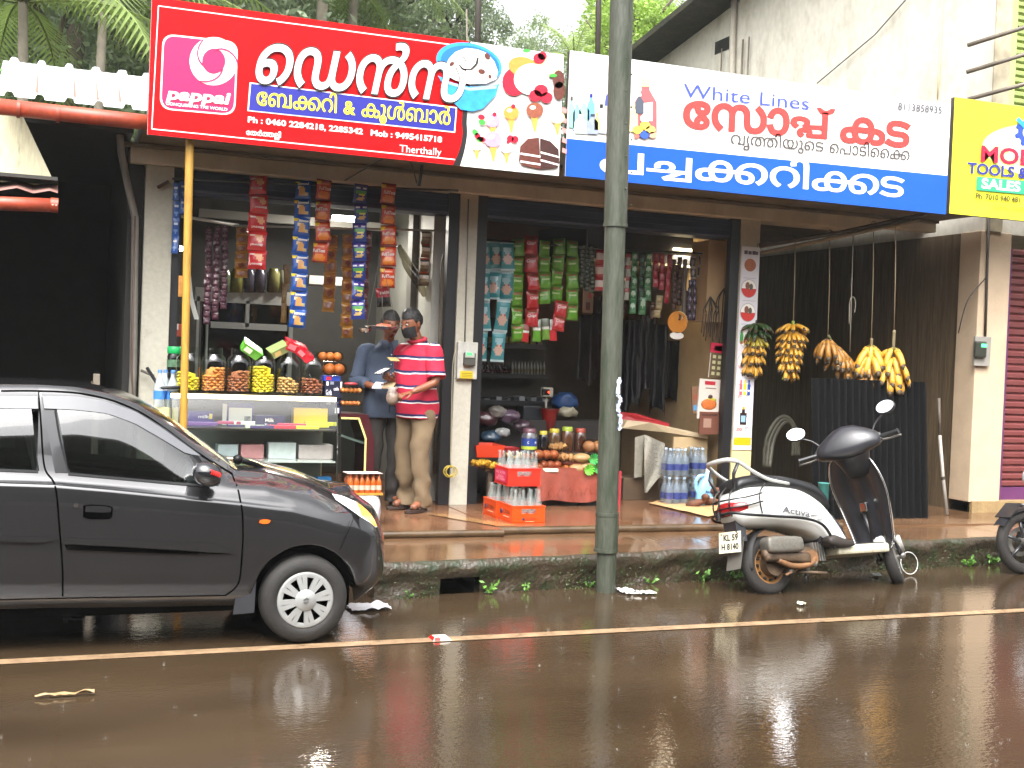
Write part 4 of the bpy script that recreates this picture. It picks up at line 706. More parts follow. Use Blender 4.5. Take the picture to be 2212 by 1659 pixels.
def section(x,wscale=1.0,xs=None):
 """near-side profile of the body at x: list of (y half width, z)"""
 out = []; ab = arch(x)
 for i,(zr,ins,xf,xt) in enumerate(RL):
  z = float(np.interp(x,zr[0],zr[1])); z = max(z,ab + .012 * i if ab else z); out.append((CHW - ins,z))
 return out
def cr(pts,sub):
 return smooth_path(pts,sub)
XS0,XS1 = 1.50,-1.0
st = [XS1 + (XS0 - XS1) * i / 125 for i in range(126)]
cols = []
def column(x,nose=None):
 sec = section(x); pts = []
 for i,(hw,z) in enumerate(sec):
  xx = x
  if nose is not None:
   s,front = nose; th = s * math.pi / 2
   xe = RL[i][2] if front else RL[i][3]; xs_ = XS0 if front else XS1
   xx = xs_ + (xe - xs_) * math.sin(th) ** .9; z = max(float(np.interp(xx,RL[i][0][0],RL[i][0][1])),(arch(xx) + .012 * i) if arch(xx) else 0); hw *= max(0,math.cos(th)) ** .42 if s < 1 else 0
  pts.append((xx,hw,z))
 return pts
NS = 14
allc = [column(0,(s / NS,False)) for s in range(NS,0,-1)] + [column(x) for x in st] + [column(0,(s / NS,True)) for s in range(1,NS + 1)]
grid = []
for pts in allc:
 f = cr(pts,4); x,hw,z = pts[-1]
 top = [(x,hw * (1 - u),z + .03 * (1 - (1 - u) ** 2)) for u in (.25,.5,.75,1)]
 grid.append(f + top)
nr = len(grid[0]); nf = 4 * (len(RL) - 1)
XC0,XC1 = C(600,150,.25)[0],C(1275,545,.25)[0]
XB0,XB1 = -1.17,-.86
XW0,XW1,XW2,XW3 = C(-480,300,.1)[0],C(205,300,.1)[0],C(335,300,.1)[0],C(1010,400,.1)[0]
body,wind = MB(),MB()
for sgn in (-1,1):
 vs = [(x,CYC + sgn * hw,z) for c in grid for x,hw,z in c]; fb = []; fw = []
 for i in range(len(grid) - 1):
  for j in range(nr - 1):
   a = i * nr + j; f = (a,a + nr,a + nr + 1,a + 1); f = f if sgn < 0 else f[::-1]; xm = grid[i][j][0]
   if 24 <= j < 28 and (XW0 < xm < XW1 or XW2 < xm < XW3): continue
   (fw if j >= nf and (XC0 < xm < XC1 or XB0 < xm < XB1) else fb).append(f)
 body.add(vs,fb,m_paint,True); wind.add(vs,fw,m_glass,True)
body.box((-1.05,CYC - .5,.17),(1.7,CYC + .5,.5),m_gap_shade); body.box((-.5,CYC - .62,.19),(1.02,CYC + .62,.3),m_gap_shade)
for xc in (XW,XR2):
 for y in (CYC - .42,CYC + .42): body.cyl((xc,y - .04,ZW),(xc,y + .04,ZW),.31,m_gap_shade,n=24)
part('body',body,car); part('windscreen',wind,car)
def side_y(x,z):
 s = cr([(z_,hw) for hw,z_ in section(x)],4); zs = [p[0] for p in s]; hs = [p[1] for p in s]; return CYC - float(np.interp(z,zs,hs))
def spt(x,z,pr=.003): return (x,side_y(x,z) - pr,z)
def panel(mb,top,bot,m,n=14,k=6,pr=.004):
 """skin following the body side between two key-point curves given in photo units"""
 T = [C(*p,.1) for p in top]; Bm = [C(*p,.06) for p in bot]
 def at(c,u): q = [0]; [q.append(q[-1] + math.dist(c[i],c[i + 1])) for i in range(len(c) - 1)]; t = u * q[-1]; return (np.interp(t,q,[p[0] for p in c]),np.interp(t,q,[p[1] for p in c]))
 def fn(u,v): a,b = at(Bm,u),at(T,u); x,z = a[0] + (b[0] - a[0]) * v,a[1] + (b[1] - a[1]) * v; return spt(x,z,pr(v) if callable(pr) else pr)
 mb.grid(fn,n,k,m)
def mirror_y(mb,m2=None):
 n0 = len(mb.v); k0 = len(mb.f); mb.v += [(x,2 * CYC - y,z) for x,y,z in mb.v]
 mb.f += [tuple(n0 + i for i in f)[::-1] for f in mb.f[:k0]]; mb.m += mb.m[:k0]; mb.sm += mb.sm[:k0]; return mb
def strip(mb,pts,wd,m,pr=.002):
 q = [C(*p,.03) for p in smooth_path(pts,6)]
 for i in range(len(q) - 1):
  (xa,za),(xb,zb_) = q[i],q[i + 1]; d = Vector((xb - xa,zb_ - za)).normalized(); nx,nz = -d.y * wd / 2,d.x * wd / 2
  mb.add([spt(xa + nx,za + nz,pr),spt(xb + nx,zb_ + nz,pr),spt(xb - nx,zb_ - nz,pr),spt(xa - nx,za - nz,pr)],[(0,1,2,3)],m)
m_win = bpy.data.materials.new("mat_window"); m_win.use_nodes = True; wn = m_win.node_tree; wn.nodes.remove(wn.nodes["Principled BSDF"]); wt = wn.nodes.new("ShaderNodeBsdfTransparent"); wt.inputs[0].default_value = (.30,.34,.33,1); wg = wn.nodes.new("ShaderNodeBsdfGlossy"); wg.inputs["Roughness"].default_value = .01; wf = wn.nodes.new("ShaderNodeMixShader"); wf.inputs[0].default_value = .16
wn.links.new(wt.outputs[0],wf.inputs[1]); wn.links.new(wg.outputs[0],wf.inputs[2]); wn.links.new(wf.outputs[0],wn.nodes["Material Output"].inputs[0])
mb = MB(); m_int = M('2a2a2c',.8); m_seatc = M('4a4846',.9,var=.2,vs=30)
for y in (CYC - .33,CYC + .33):
 for x in (.12,-.62):
  mb.loft([[(x + dx - .22 * (z - .5) * .6,y + hw * math.cos(t),z + .0) if 0 else (x - .25 * (z - .5) + .055 * math.sin(t),y + hw * math.cos(t),z) for t in [2 * math.pi * i / 14 for i in range(14)]] for z,hw,dx in ((.5,.2,0),(.8,.21,0),(1.0,.17,0),(1.03,.1,0),(1.06,.1,0),(1.18,.11,0),(1.22,.06,0))],m_seatc); mb.box((x - .02,y - .2,.45),(x + .42,y + .2,.58),m_seatc,.03)
part('seats',mb,car)
mb = MB(); mb.box((.82,CYC - .6,.5),(1.02,CYC + .6,.90),m_int,.05); part('dashboard',mb,car)
mb = MB(); c_ = Vector((.72,CYC - .33,.88)); u_ = Vector((.42,0,.9)).normalized(); mb.tube([c_ + Vector((0,.17 * math.cos(t),0)) + u_ * (.17 * math.sin(t)) for t in [2 * math.pi * i / 24 for i in range(24)]],.014,m_trim,6,closed=True); mb.tube([c_ + Vector((0,-.16,0)),c_ + Vector((0,.16,0))],.012,m_trim,6); mb.tube([c_,c_ + Vector((.2,0,-.12))],.02,m_trim,6); part('steering_wheel',mb,car)
mb = MB()
for tp,bt in (([(225,131),(420,142),(600,178),(760,242),(900,330),(1100,478)],[(228,166),(420,172),(560,186),(700,232),(860,326),(1098,498)]),([(-480,150),(-200,132),(207,131)],[(-480,172),(-200,168),(207,166)]),([(224,160),(262,162),(305,166)],[(300,570),(330,570),(376,572)])): panel(mb,tp,bt,m_paint,20,3,.002)
mb2 = MB(); mb2.v = [(x,2 * CYC - y,z) for x,y,z in mb.v]; mb2.f = [f[::-1] for f in mb.f]; mb2.m,mb2.sm,mb2.mats = mb.m,mb.sm,mb.mats; part('door_frame',mb,car); part('door_frame',mb2,car)
for nm,top,bot in (('side_window',[(300,165),(560,180),(700,225),(860,320),(1000,420),(1095,495)],[(375,572),(600,592),(850,614),(1100,636)]),
                     ('side_window',[(-420,170),(-100,160),(165,162)],[(-480,545),(-100,548),(205,558)])):
 bow = lambda v: .004 + .05 * v * (1 - v)
 mb = MB(); panel(mb,top,bot,m_win,20,12,bow); part(nm,mb,car)
 mb2 = MB(); panel(mb2,top,bot,m_win,20,12,bow); k = len(mb2.v); mb2.v = [(x,2 * CYC - y,z) for x,y,z in mb2.v]; mb2.f = [f[::-1] for f in mb2.f]; part(nm,mb2,car)
for pts,wd,pr in (([(372,578),(600,598),(850,620),(1105,642)],.012,.006),([(-480,552),(-100,555),(208,566)],.012,.006),([(302,235),(330,400),(378,572)],.011,.006),([(160,225),(180,400),(205,560)],.016,.006),([(305,232),(560,246),(720,300),(860,382),(1000,475),(1060,520)],.009,.0065)): mb = MB(); strip(mb,pts,wd,m_trim,pr); part('window_trim',mb,car)
mb = MB(); panel(mb,[(230,152),(420,155),(580,182),(740,238),(880,325),(1020,425),(1095,478)],[(240,222),(420,230),(590,250),(740,305),(880,385),(1020,470),(1098,484)],m_vis,20,3,.016); part('rain_visor',mb,car)
mb = MB(); panel(mb,[(-400,160),(-100,152),(205,154)],[(-420,228),(-100,222),(208,224)],m_vis,14,3,.016); part('rain_visor',mb,car)
for pts,wd in (([(208,133),(222,300),(242,540),(300,640),(322,850),(340,1100),(340,1240)],.009),([(1285,585),(1308,720),(1318,870),(1310,1050),(1292,1170),(1225,1238)],.009),([(0,1262),(340,1252),(900,1243),(1225,1236)],.006),([(-480,150),(-480,700),(-500,900)],.008),([(0,130),(210,130),(420,141),(600,177),(760,241),(900,329),(1100,477),(1290,592)],.01),([(1845,985),(1880,900),(1920,820)],.003)): mb = MB(); strip(mb,pts,wd,m_gap_shade); part('door_gap',mb,car)
mb = MB(); panel(mb,[(350,905),(700,920),(1000,932),(1150,935),(1262,985)],[(355,945),(700,962),(1000,980),(1150,992),(1265,996)],m_paint,16,4,.013); panel(mb,[(350,945),(700,962),(1000,978),(1265,994)],[(360,975),(700,990),(1000,1000),(1262,999)],m_gap_shade,16,2,.009); part('door_moulding',mb,car)  # black panel below the moulding paints in its shade
mb = MB(); panel(mb,[(-450,895),(0,895),(250,903),(314,903)],[(-450,930),(0,932),(240,940),(315,915)],m_paint,12,3,.013); part('door_moulding',mb,car)
mb = MB(); panel(mb,[(450,735),(480,728),(590,735),(608,745)],[(450,800),(480,812),(590,812),(608,800)],m_gap_shade,8,4,.003); panel(mb,[(462,738),(500,734),(570,738),(600,745)],[(462,772),(500,774),(570,776),(600,774)],m_paint,8,4,.014); part('handle',mb,car)
mb = MB(); mb.cyl(spt(*C(415,747),.0),spt(*C(415,747),.006),.012,M('a8a8a8',.25,metal=1),n=12); part('keyhole',mb,car)
mb = MB(); panel(mb,[(1398,812),(1420,808),(1440,809),(1456,815)],[(1400,832),(1420,838),(1440,838),(1454,834)],M('d9601e',.2,coat=.6),8,4,.008); part('indicator',mb,car)
# headlight
mb = MB(); panel(mb,[(1832,696),(1900,712),(1968,742),(2010,800),(2030,850)],[(1850,728),(1900,762),(1950,800),(2000,832),(2030,858)],M('d9dde0',.08,coat=1),14,6,.006); panel(mb,[(1955,735),(1985,760),(2015,808),(2028,846)],[(1958,795),(1985,815),(2010,838),(2026,852)],M('e08a28',.15,coat=1),8,4,.009); part('headlight',mb,car)
# door mirror with chevron reflectors
mb = MB(); a = Vector(spt(*C(1130,600),0)); q = lambda zx,zy,dy: Vector((C(zx,zy,-.1)[0],CY0 - dy,C(zx,zy,-.1)[1]))
rg = []
for dx,s in ((1055,.35),(1080,.8),(1120,1),(1165,.96),(1200,.72),(1212,.3)):
 c_ = q(dx,570 + (dx - 1055) * .15,.05); rg.append([c_ + Vector((0,.07 * s * math.cos(t),.068 * s * math.sin(t))) for t in [math.pi * 2 * i / 16 for i in range(16)]])
mb.loft(rg,M('17181b',.15,coat=.8)); mb.tube([a + Vector((0,.05,-.03)),q(1150,625,.0),q(1130,600,.05)],.025,m_trim,8); mb.poly([spt(*C(1048,475),.012),spt(*C(1098,492),.012),spt(*C(1205,640),.012),spt(*C(1080,640),.012)],m_trim)
mo = part('mirror',mb,car)
mb = MB(); rf = M('d22a28',.3)
for i in range(5):
 x,zz = 1142 + i * 11,548 + i * 4
 mb.add([q(x,zz,.126),q(x + 9,zz + 1,.126),q(x + 15,zz + 14,.128),q(x + 6,zz + 13,.128)],[(0,1,2,3)],rf); mb.add([q(x + 6,zz + 13,.128),q(x + 15,zz + 14,.128),q(x + 9,zz + 28,.124),q(x,zz + 27,.124)],[(0,1,2,3)],rf)
part('reflector',mb,mo)
mb = MB(); A,B = C(1300,1150,.0),C(1392,1335,0); mb.add([(A[0],CY0 + .03,A[1]),(B[0],CY0 + .02,A[1] + .01),(B[0] - .005,CY0 + .02,B[1]),(A[0] - .02,CY0 + .04,B[1] - .01)],[(0,1,2,3)],M('2b2c30',.4)); mb.box((A[0] - .0,CY0 + .05,B[1]),(A[0] + .02,CY0 + .2,A[1]),m_trim); part('mudflap',mb,car)
mb = MB()
for (x0_,z0_,x1_,z1_) in ((1290,500,1460,560),):
 a,b = P(.3968 * 1295,795.4 + .3968 * 497,CY0 + .3),P(.3968 * 1460,795.4 + .3968 * 553,CY0 + .42); mb.tube([a,(a + b) / 2 + Vector((0,0,.006)),b],[.02,.016,.006],m_trim,6); mb.ball(a,.03,m_trim,8,6)
part('wiper',mb,car)
# wheels
m_cap = M('979896',.35,metal=.3,var=.05,vs=9)
def wheel(xc,yo,d):
 mb = MB(); mb.lathe([(.150,.01 * d),(.165,-.012 * d),(.19,-.014 * d),(.225,-.008 * d),(.24,.012 * d),(RW,.04 * d),(RW,.11 * d),(.235,.145 * d),(.16,.15 * d)],m_rub,(xc,yo,ZW),40,'Y'); mb.cyl((xc,yo + .03 * d,ZW),(xc,yo + .12 * d,ZW),.17,m_gap_shade,n=24)
 w_ = part('wheel',mb,car)
 mb = MB(); mb.lathe([(.158,.006 * d),(.163,-.004 * d),(.150,-.012 * d),(.128,-.006 * d)],m_cap,(xc,yo,ZW),48,'Y')
 for k in range(8):
  a0 = k * math.pi / 4 + .2
  for off in (-.125,.125):
   def rp(r,a,y): return (xc + r * math.cos(a),yo + y * d,ZW + r * math.sin(a))
   w0,w1 = .115 / 1,.135
   mb.add([rp(.05,a0 + off * 1.2 - .2,-.016),rp(.05,a0 + off * 1.2 + .2,-.016),rp(.143,a0 + off + .1,-.011),rp(.143,a0 + off - .1,-.011),rp(.05,a0 + off * 1.2 - .2,.004),rp(.05,a0 + off * 1.2 + .2,.004),rp(.143,a0 + off + .1,.004),rp(.143,a0 + off - .1,.004)],[(0,1,2,3),(0,4,5,1),(1,5,6,2),(3,2,6,7),(0,3,7,4)],m_cap)
 mb.lathe([(.062,-.014 * d),(.055,-.022 * d),(.0,-.026 * d)],m_cap,(xc,yo,ZW),24,'Y'); o = part('hubcap',mb,w_)
 if d > 0:
  mb = MB(); e = lambda pts: mb.poly([(xc + a * .019,yo - .0275,ZW + b * .019) for a,b in pts],M('8a8b8a',.3,metal=.8),(0,.003,0))
  e([(-.9,.25),(.1,1),(.95,.45),(.5,.15),(.05,.45),(-.35,.15)]); e([(.9,-.25),(-.1,-1),(-.95,-.45),(-.5,-.15),(-.05,-.45),(.35,-.15)]); e([(-.9,.25),(-.35,.15),(.9,-.25),(.35,-.15)]); part('hub_emblem',mb,w_)
for xc in (XW,XR2): wheel(xc,CY0 + .008,1); wheel(xc,2 * CYC - CY0 - .008,-1)

# ------------------------------------------------------------ scooter (own frame: +X forward, +Y left, origin under the rear axle)
q = G(1650,1284,0)
scoot = thing('scooter','white scooter leaning on its side stand with a muddy rear wheel','scooter',(q.x + .07,q.y + .02,-.012),(math.radians(-16),0,math.radians(8)))
m_sw = M('c9c9c4',.2,coat=.8,var=.04,vs=6); m_sb = M('26262a',.32,var=.25,vs=9,coat=.2); m_seat = M('151517',.42,bump=.1,bs=120); m_mud = M('6b4a2c',.6,var=.4,vs=14,bump=.2); m_tyre = M('1e1b18',.8,bump=.3,bs=70,var=.3,vs=20); m_rim = M('8a6236',.5,var=.35,vs=16,metal=.2); m_alu = M('7d7a74',.42,metal=.5,var=.35,vs=10); m_chr = M('cfcfcf',.12,metal=1)
def lp(mb,nm,par=None,lbl=None):
 if nm in ('rear_body','seat','grab_rail','tail_lamp','indicator','crash_guard','mudguard','number_plate'): mb.v = [(x * .73 if x < 0 else x,y,z) for x,y,z in mb.v]
 o = mb.build(nm,par or scoot,local=True)
 if lbl: o['label'] = lbl
 return o
WB,RR = 1.36,.217
def sring(x,zb,zt,w,n=24,p=.62):
 out = []; zc,h = (zb + zt) / 2,(zt - zb) / 2
 for i in range(n):
  t = 2 * math.pi * i / n; c,s = math.cos(t),math.sin(t); out.append((x,w * math.copysign(abs(c) ** p,c),zc + h * math.copysign(abs(s) ** p,s)))
 return out
def sloft(mb,keys,m,sub=6,p=.62):
 ks = smooth_path(keys,sub); mb.loft([sring(*k,p=p) for k in ks],m); return mb
mb = MB(); sloft(mb,[(-.44,.60,.66,.05),(-.40,.545,.73,.11),(-.30,.50,.79,.155),(-.12,.485,.80,.178),(.10,.475,.80,.183),(.32,.43,.77,.178),(.50,.35,.68,.165),(.62,.29,.55,.15),(.70,.27,.42,.14)],m_sw); body_o = lp(mb,'rear_body')
mb = MB(); mb.T = None
for k,(tx,col_,bold) in enumerate((('Activa',M('5a5a60',.3,metal=.4),.004),)):
 for sy in (-1,): text(mb,tx,col_,(.06,-.191,.585),(.32,-.19,.54),(0,.0,1),.05,.02,.25)
mb.box((.34,-.187,.55),(.42,-.182,.556),m_sb); mb.box((.40,-.186,.52),(.47,-.18,.526),m_sb); lp(mb,'lettering',body_o)
mb = MB(); sloft(mb,[(-.37,.76,.80,.08),(-.32,.76,.86,.125),(-.1,.78,.885,.15),(.12,.77,.875,.155),(.3,.74,.85,.15),(.48,.69,.81,.135),(.58,.62,.74,.12),(.63,.60,.67,.09)],m_seat,p=.7); so_ = lp(mb,'seat')
mb = MB(); text(mb,'Honda',M('c9c9c9',.4),(.02,-.151,.83),(.1,-.153,.826),(0,.0,1),.014); lp(mb,'lettering',so_)
mb = MB(); sloft(mb,[(.45,.35,.62,.14),(.6,.30,.60,.135),(.7,.28,.5,.12),(.74,.28,.4,.11)],m_sb); lp(mb,'under_seat_cover')
# grab rail
mb = MB(); pts = smooth_path([(.2,-.15,.80),(-.02,-.165,.835),(-.22,-.17,.90),(-.36,-.16,.965),(-.45,-.11,.99),(-.485,0,.99),(-.45,.11,.99),(-.36,.16,.965),(-.22,.17,.90),(-.02,.165,.835),(.2,.15,.80)],6); mb.tube(pts,[.011 + .007 * math.sin(math.pi * i / (len(pts) - 1)) for i in range(len(pts))],M('b5b6b2',.25,metal=.3,coat=.5),10)
mb.tube([(-.36,-.16,.965),(-.42,-.14,.88),(-.4,-.1,.78)],.016,m_sb,8); mb.tube([(-.36,.16,.965),(-.42,.14,.88),(-.4,.1,.78)],.016,m_sb,8); lp(mb,'grab_rail')
# tail lamp
mb = MB(); sloft(mb,[(-.452,.60,.66,.04),(-.435,.585,.685,.09),(-.37,.585,.70,.14),(-.30,.60,.69,.164)],M('a01018',.12,coat=1),p=.7); tl = lp(mb,'tail_lamp')
mb = MB(); sloft(mb,[(-.31,.60,.69,.1625),(-.25,.595,.70,.172),(-.2,.61,.69,.1735)],M('d9d6cf',.1,coat=1),p=.7); lp(mb,'indicator')
# crash guard
mb = MB(); gb = M('101012',.3)
for sy in (-1,1): mb.tube(smooth_path([(-.5,0,.60),(-.47,sy * .12,.60),(-.35,sy * .19,.575),(-.05,sy * .205,.555),(.25,sy * .205,.53),(.42,sy * .2,.48),(.50,sy * .195,.38),(.52,sy * .19,.29)],6),.011,gb,8)
for z in (.64,.70): mb.tube(smooth_path([(-.15,-.195,z + .03),(-.3,-.18,z + .01),(-.45,-.11,z),(-.49,0,z),(-.45,.11,z),(-.3,.18,z + .01),(-.15,.195,z + .03)],5),.007,gb,6)
for y,x in ((-.09,-.475),(.09,-.475),(-.19,-.2),(.19,-.2),(0,-.5)): mb.tube(smooth_path([(x + .02,y,.58),(x,y * 1.05,.66),(x + .03,y,.74),(x + .12,y * .95,.80)],4),.007,gb,6)
mb.cyl((-.53,0,.56),(-.53,0,.62),.022,gb,n=10); lp(mb,'crash_guard')
# rear mudguard, plate
mb = MB(); rg = []
for i in range(10):
 a = math.radians(95 + i * 10); r_ = .262; cx_,cz_ = r_ * math.cos(a),RR + r_ * math.sin(a); rg.append([(cx_,-.075,cz_),(cx_ * 1.03,0,cz_ * 1.01 + .012),(cx_,.075,cz_),(cx_ * .97,.07,cz_ - .004),(cx_ * .97,-.07,cz_ - .004)])
mb.loft(rg,M('1b1a19',.7)); mb.box((-.40,-.07,.40),(-.28,.07,.56),m_sb); mb.add([(-.33,-.085,.43),(-.33,.085,.43),(-.43,.08,.20),(-.43,-.08,.20),(-.325,-.085,.43),(-.325,.085,.43),(-.425,.08,.20),(-.425,-.08,.20)],[(0,1,2,3),(4,7,6,5),(0,3,7,4),(1,5,6,2)],M('55524c',.5)); lp(mb,'mudguard')
mb = MB(); m_pl = M('cfc9b0',.4); mb.T = Matrix.Translation((-.425,0,.40)) @ Matrix.Rotation(math.radians(12),4,'Y') @ Matrix.Rotation(math.radians(14),4,'Z')
mb.box((-.004,-.105,-.078),(.004,.105,.078),m_pl,.002); inkm = M('1b1a1a',.5)
text(mb,'KL 59',inkm,(-.0048,.06,.012),(-.0048,-.08,.012),(0,0,1),.046,.045); text(mb,'H 8140',inkm,(-.0048,.08,-.055),(-.0048,-.085,-.055),(0,0,1),.046,.045)
for y in (-.08,.08): mb.cyl((-.008,y,.06),(0,y,.06),.006,inkm,n=8)
lp(mb,'number_plate')
# wheels
def swheel(T,rimm):
 mb = MB(); mb.T = T; prof = [(.13,-.036),(.155,-.044),(.19,-.045),(RR - .008,-.03),(RR,-.012),(RR,.012),(RR - .008,.03),(.19,.045),(.155,.044),(.13,.036)]; mb.lathe(prof,m_tyre,(0,0,0),40,'Y')
 for i in range(40):
  a = i * math.pi / 20; c,s = math.cos(a),math.sin(a); mb.box((0,0,0),(0,0,0),m_tyre) if 0 else None
 o = lp(mb,'wheel')
 mb = MB(); mb.T = T
 for s_ in (-1,1): mb.lathe([(.142,.034 * s_),(.136,.042 * s_),(.126,.034 * s_),(.118,.018 * s_),(.082,.03 * s_),(.06,.046 * s_),(.03,.05 * s_),(0,.05 * s_)],rimm,(0,0,0),36,'Y')
 for i in range(12):
  a = i * math.pi / 6; Rm = Matrix.Rotation(a,4,'Y'); T0 = mb.T; mb.T = T @ Rm; mb.box((.1,-.036,-.012),(.114,.036,.012),m_tyre); mb.T = T0
 mb.cyl((0,-.07,0),(0,.07,0),.022,m_alu,n=14); lp(mb,'rim',o)
swheel(Matrix.Translation((0,0,RR)),m_rim)
AX = Vector((1.10,0,.9)); ST = Matrix.Translation(AX) @ Matrix.Rotation(math.radians(-14),4,'Y') @ Matrix.Rotation(math.radians(40),4,'Z') @ Matrix.Rotation(math.radians(14),4,'Y') @ Matrix.Translation(-AX)
swheel(ST @ Matrix.Translation((WB - .02,0,RR)),M('77756f',.4,metal=.5,var=.3))
# engine, exhaust box, stand
mb = MB(); m_eng = M('4a3a2a',.55,var=.45,vs=12,bump=.25,bs=40,metal=.2)
mb.cyl((.0,-.10,RR),(.0,.10,RR),.085,m_eng,n=20); sloft(mb,[(.0,.15,.30,.09),(.15,.15,.32,.10),(.3,.17,.34,.11),(.45,.2,.33,.09)],m_eng,3)
mb.cyl((.34,-.13,.24),(.34,-.06,.24),.06,m_mud,n=18); mb.tube(smooth_path([(.42,-.08,.27),(.30,-.15,.20),(.12,-.16,.19),(-.02,-.16,.24)],5),.022,m_mud,8); mb.tube([(.2,-.1,.15),(.33,-.16,.13),(.42,-.17,.12)],.014,m_eng,6)
for i in range(5): mb.box((.40 + i * .025,-.09,.22),(.408 + i * .025,.06,.36),m_alu)
for a,b in ((.12,.16),(.2,.2),(.28,.17),(.36,.2)): mb.ball((a,-.12,b),.024,m_alu,8,6)
lp(mb,'engine')
mb = MB(); sloft(mb,[(-.13,.31,.38,.05),(-.10,.29,.41,.06),(.06,.285,.41,.062),(.18,.29,.40,.06),(.21,.31,.38,.04)],M('66625a',.5,metal=.3,var=.35,vs=9,col2='7a5a3c',cut=(.55,.75)),4,.45); mb.v = [(x,y - .16,z) for x,y,z in mb.v]; k0 = len(mb.v); sloft(mb,[(-.14,.24,.32,.03),(.1,.22,.30,.035),(.28,.2,.28,.03)],m_eng,3); mb.v = mb.v[:k0] + [(x,y - .15,z) for x,y,z in mb.v[k0:]]; lp(mb,'exhaust')
mb = MB(); mb.tube([(.3,.1,.18),(.26,.26,-.02)],.011,gb,6); mb.tube([(.3,.08,.2),(.1,.09,.12),(.08,.12,.07)],.01,gb,6); lp(mb,'side_stand')
mb = MB(); mb.tube([(.3,-.09,.17),(.26,-.11,.06)],.011,gb,6); mb.tube([(.3,-.1,.2),(.05,-.14,.13)],.01,m_mud,6); lp(mb,'centre_stand')
# footboard, leg shield
mb = MB(); mb.box((.58,-.165,.25),(1.12,.165,.325),M('b9b39c',.35,var=.25,vs=10,col2='8a6d48',cut=(.6,.75)),.02); mb.box((.62,-.15,.325),(1.08,.15,.331),m_sb); lp(mb,'footboard')
mb = MB(); sloft(mb,[(.46,.33,.38,.05),(.52,.31,.40,.06),(.62,.30,.37,.05),(.72,.31,.35,.03)],M('241d18',.6,var=.4),4); mb.v = [(x,y - .17,z) for x,y,z in mb.v]; lp(mb,'footrest')
mb = MB(); zs = [.28,.34,.45,.58,.70,.82,.92,1.0,1.05]; ws = [.18,.195,.215,.24,.26,.262,.24,.195,.11]; xi = [1.10,1.12,1.11,1.09,1.065,1.03,1.0,.98,.97]; bu = [.09,.13,.16,.17,.165,.14,.11,.085,.06]
inner,outer = [],[]
for z,w_,x,b in zip(*[smooth_path([(v,) for v in L_],4) for L_ in (zs,ws,xi,bu)]):
 z,w_,x,b = z[0],w_[0],x[0],b[0]; nn = 16
 inner.append([(x + .035 * (1 - (2 * i / nn - 1) ** 2) - .012 * math.cos((2 * i / nn - 1) * 9),w_ * (2 * i / nn - 1),z) for i in range(nn + 1)])
 outer.append([(x + .012 + b * (1 - abs(2 * i / nn - 1) ** 2.2),w_ * 1.03 * (2 * i / nn - 1),z) for i in range(nn + 1)])
mb.loft(inner,m_sb,closed=False); mb.cyl((1.035,-.05,.93),(1.02,-.05,.935),.026,m_chr,n=16); mb.cyl((1.02,-.05,.935),(1.016,-.05,.936),.012,m_sb,n=10); mb.box((1.06,-.04,.58),(1.1,.03,.66),m_chr,.01); lp(mb,'leg_shield',None,'black inner leg shield with ignition lock')
mb = MB(); mb.loft(outer,m_sw,closed=False)
ei = [r_[0] for r_ in inner]; eo = [r_[0] for r_ in outer]; mb.loft([ei,eo],m_sw,closed=False); ei = [r_[-1] for r_ in inner]; eo = [r_[-1] for r_ in outer]; mb.loft([eo,ei],m_sw,closed=False)
mb.loft([inner[-1],outer[-1]],m_sw,closed=False); rb = [(x - .006,y * 1.005,z) for x,y,z in [r_[0] for r_ in outer]]; mb.tube(rb[2:],.008,m_chr,6); rb = [(x - .006,y,z) for x,y,z in [r_[-1] for r_ in outer]]; mb.tube(rb[2:],.008,m_chr,6); lp(mb,'front_apron')
# steered parts: fork, fender, headset, mirrors
def stv(): m_ = MB(); m_.T = ST; return m_
def stb(): m_ = MB(); m_.T = ST @ Matrix.Translation((-.29,0,-.07)); return m_
mb = stv()
for sy in (-1,1): mb.tube([(1.14,sy * .075,.62),(1.30,sy * .085,.26),(WB - .02,sy * .085,RR)],.018,m_sb,8); mb.ball((WB - .02,sy * .09,RR),.03,m_alu,8,6)
mb.cyl((1.1,0,.9),(1.17,0,.55),.03,m_sb,n=12); mb.tube([(1.25,-.1,.36),(1.33,-.1,.25)],.026,M('c9c7c0',.3,metal=.5),8); lp(mb,'fork')
mb = stv(); rg = []
for i in range(11):
 a = math.radians(20 + i * 14); r_ = .25; cx_,cz_ = WB - .02 + r_ * math.cos(a),RR + r_ * math.sin(a); wv = .075; rg.append([(cx_ - .03 * math.cos(a),-wv,cz_ - .03 * math.sin(a)),(cx_,-wv * .6,cz_),(cx_ + .012 * math.cos(a),0,cz_ + .012 * math.sin(a)),(cx_,wv * .6,cz_),(cx_ - .03 * math.cos(a),wv,cz_ - .03 * math.sin(a))])
mb.loft(rg,m_sw,closed=False); lp(mb,'front_fender')
mb = stb(); rg = []
for y,z,hx,hz in ((-.25,1.13,.04,.035),(-.225,1.135,.075,.06),(-.15,1.15,.10,.095),(-.08,1.16,.11,.125),(0,1.165,.115,.135),(.08,1.16,.11,.125),(.15,1.15,.10,.095),(.225,1.135,.075,.06),(.25,1.13,.04,.035)):
 rg.append([(1.08 + hx * math.copysign(abs(math.cos(t)) ** .8,math.cos(t)) - .25 * (z - 1.1) + .25 * hz * math.sin(t),y,z + hz * math.copysign(abs(math.sin(t)) ** .8,math.sin(t))) for t in [2 * math.pi * i / 18 for i in range(18)]])
mb.loft(rg,m_sb); sl2 = [(1.06,.075,.09),(1.06,.065,.075)]
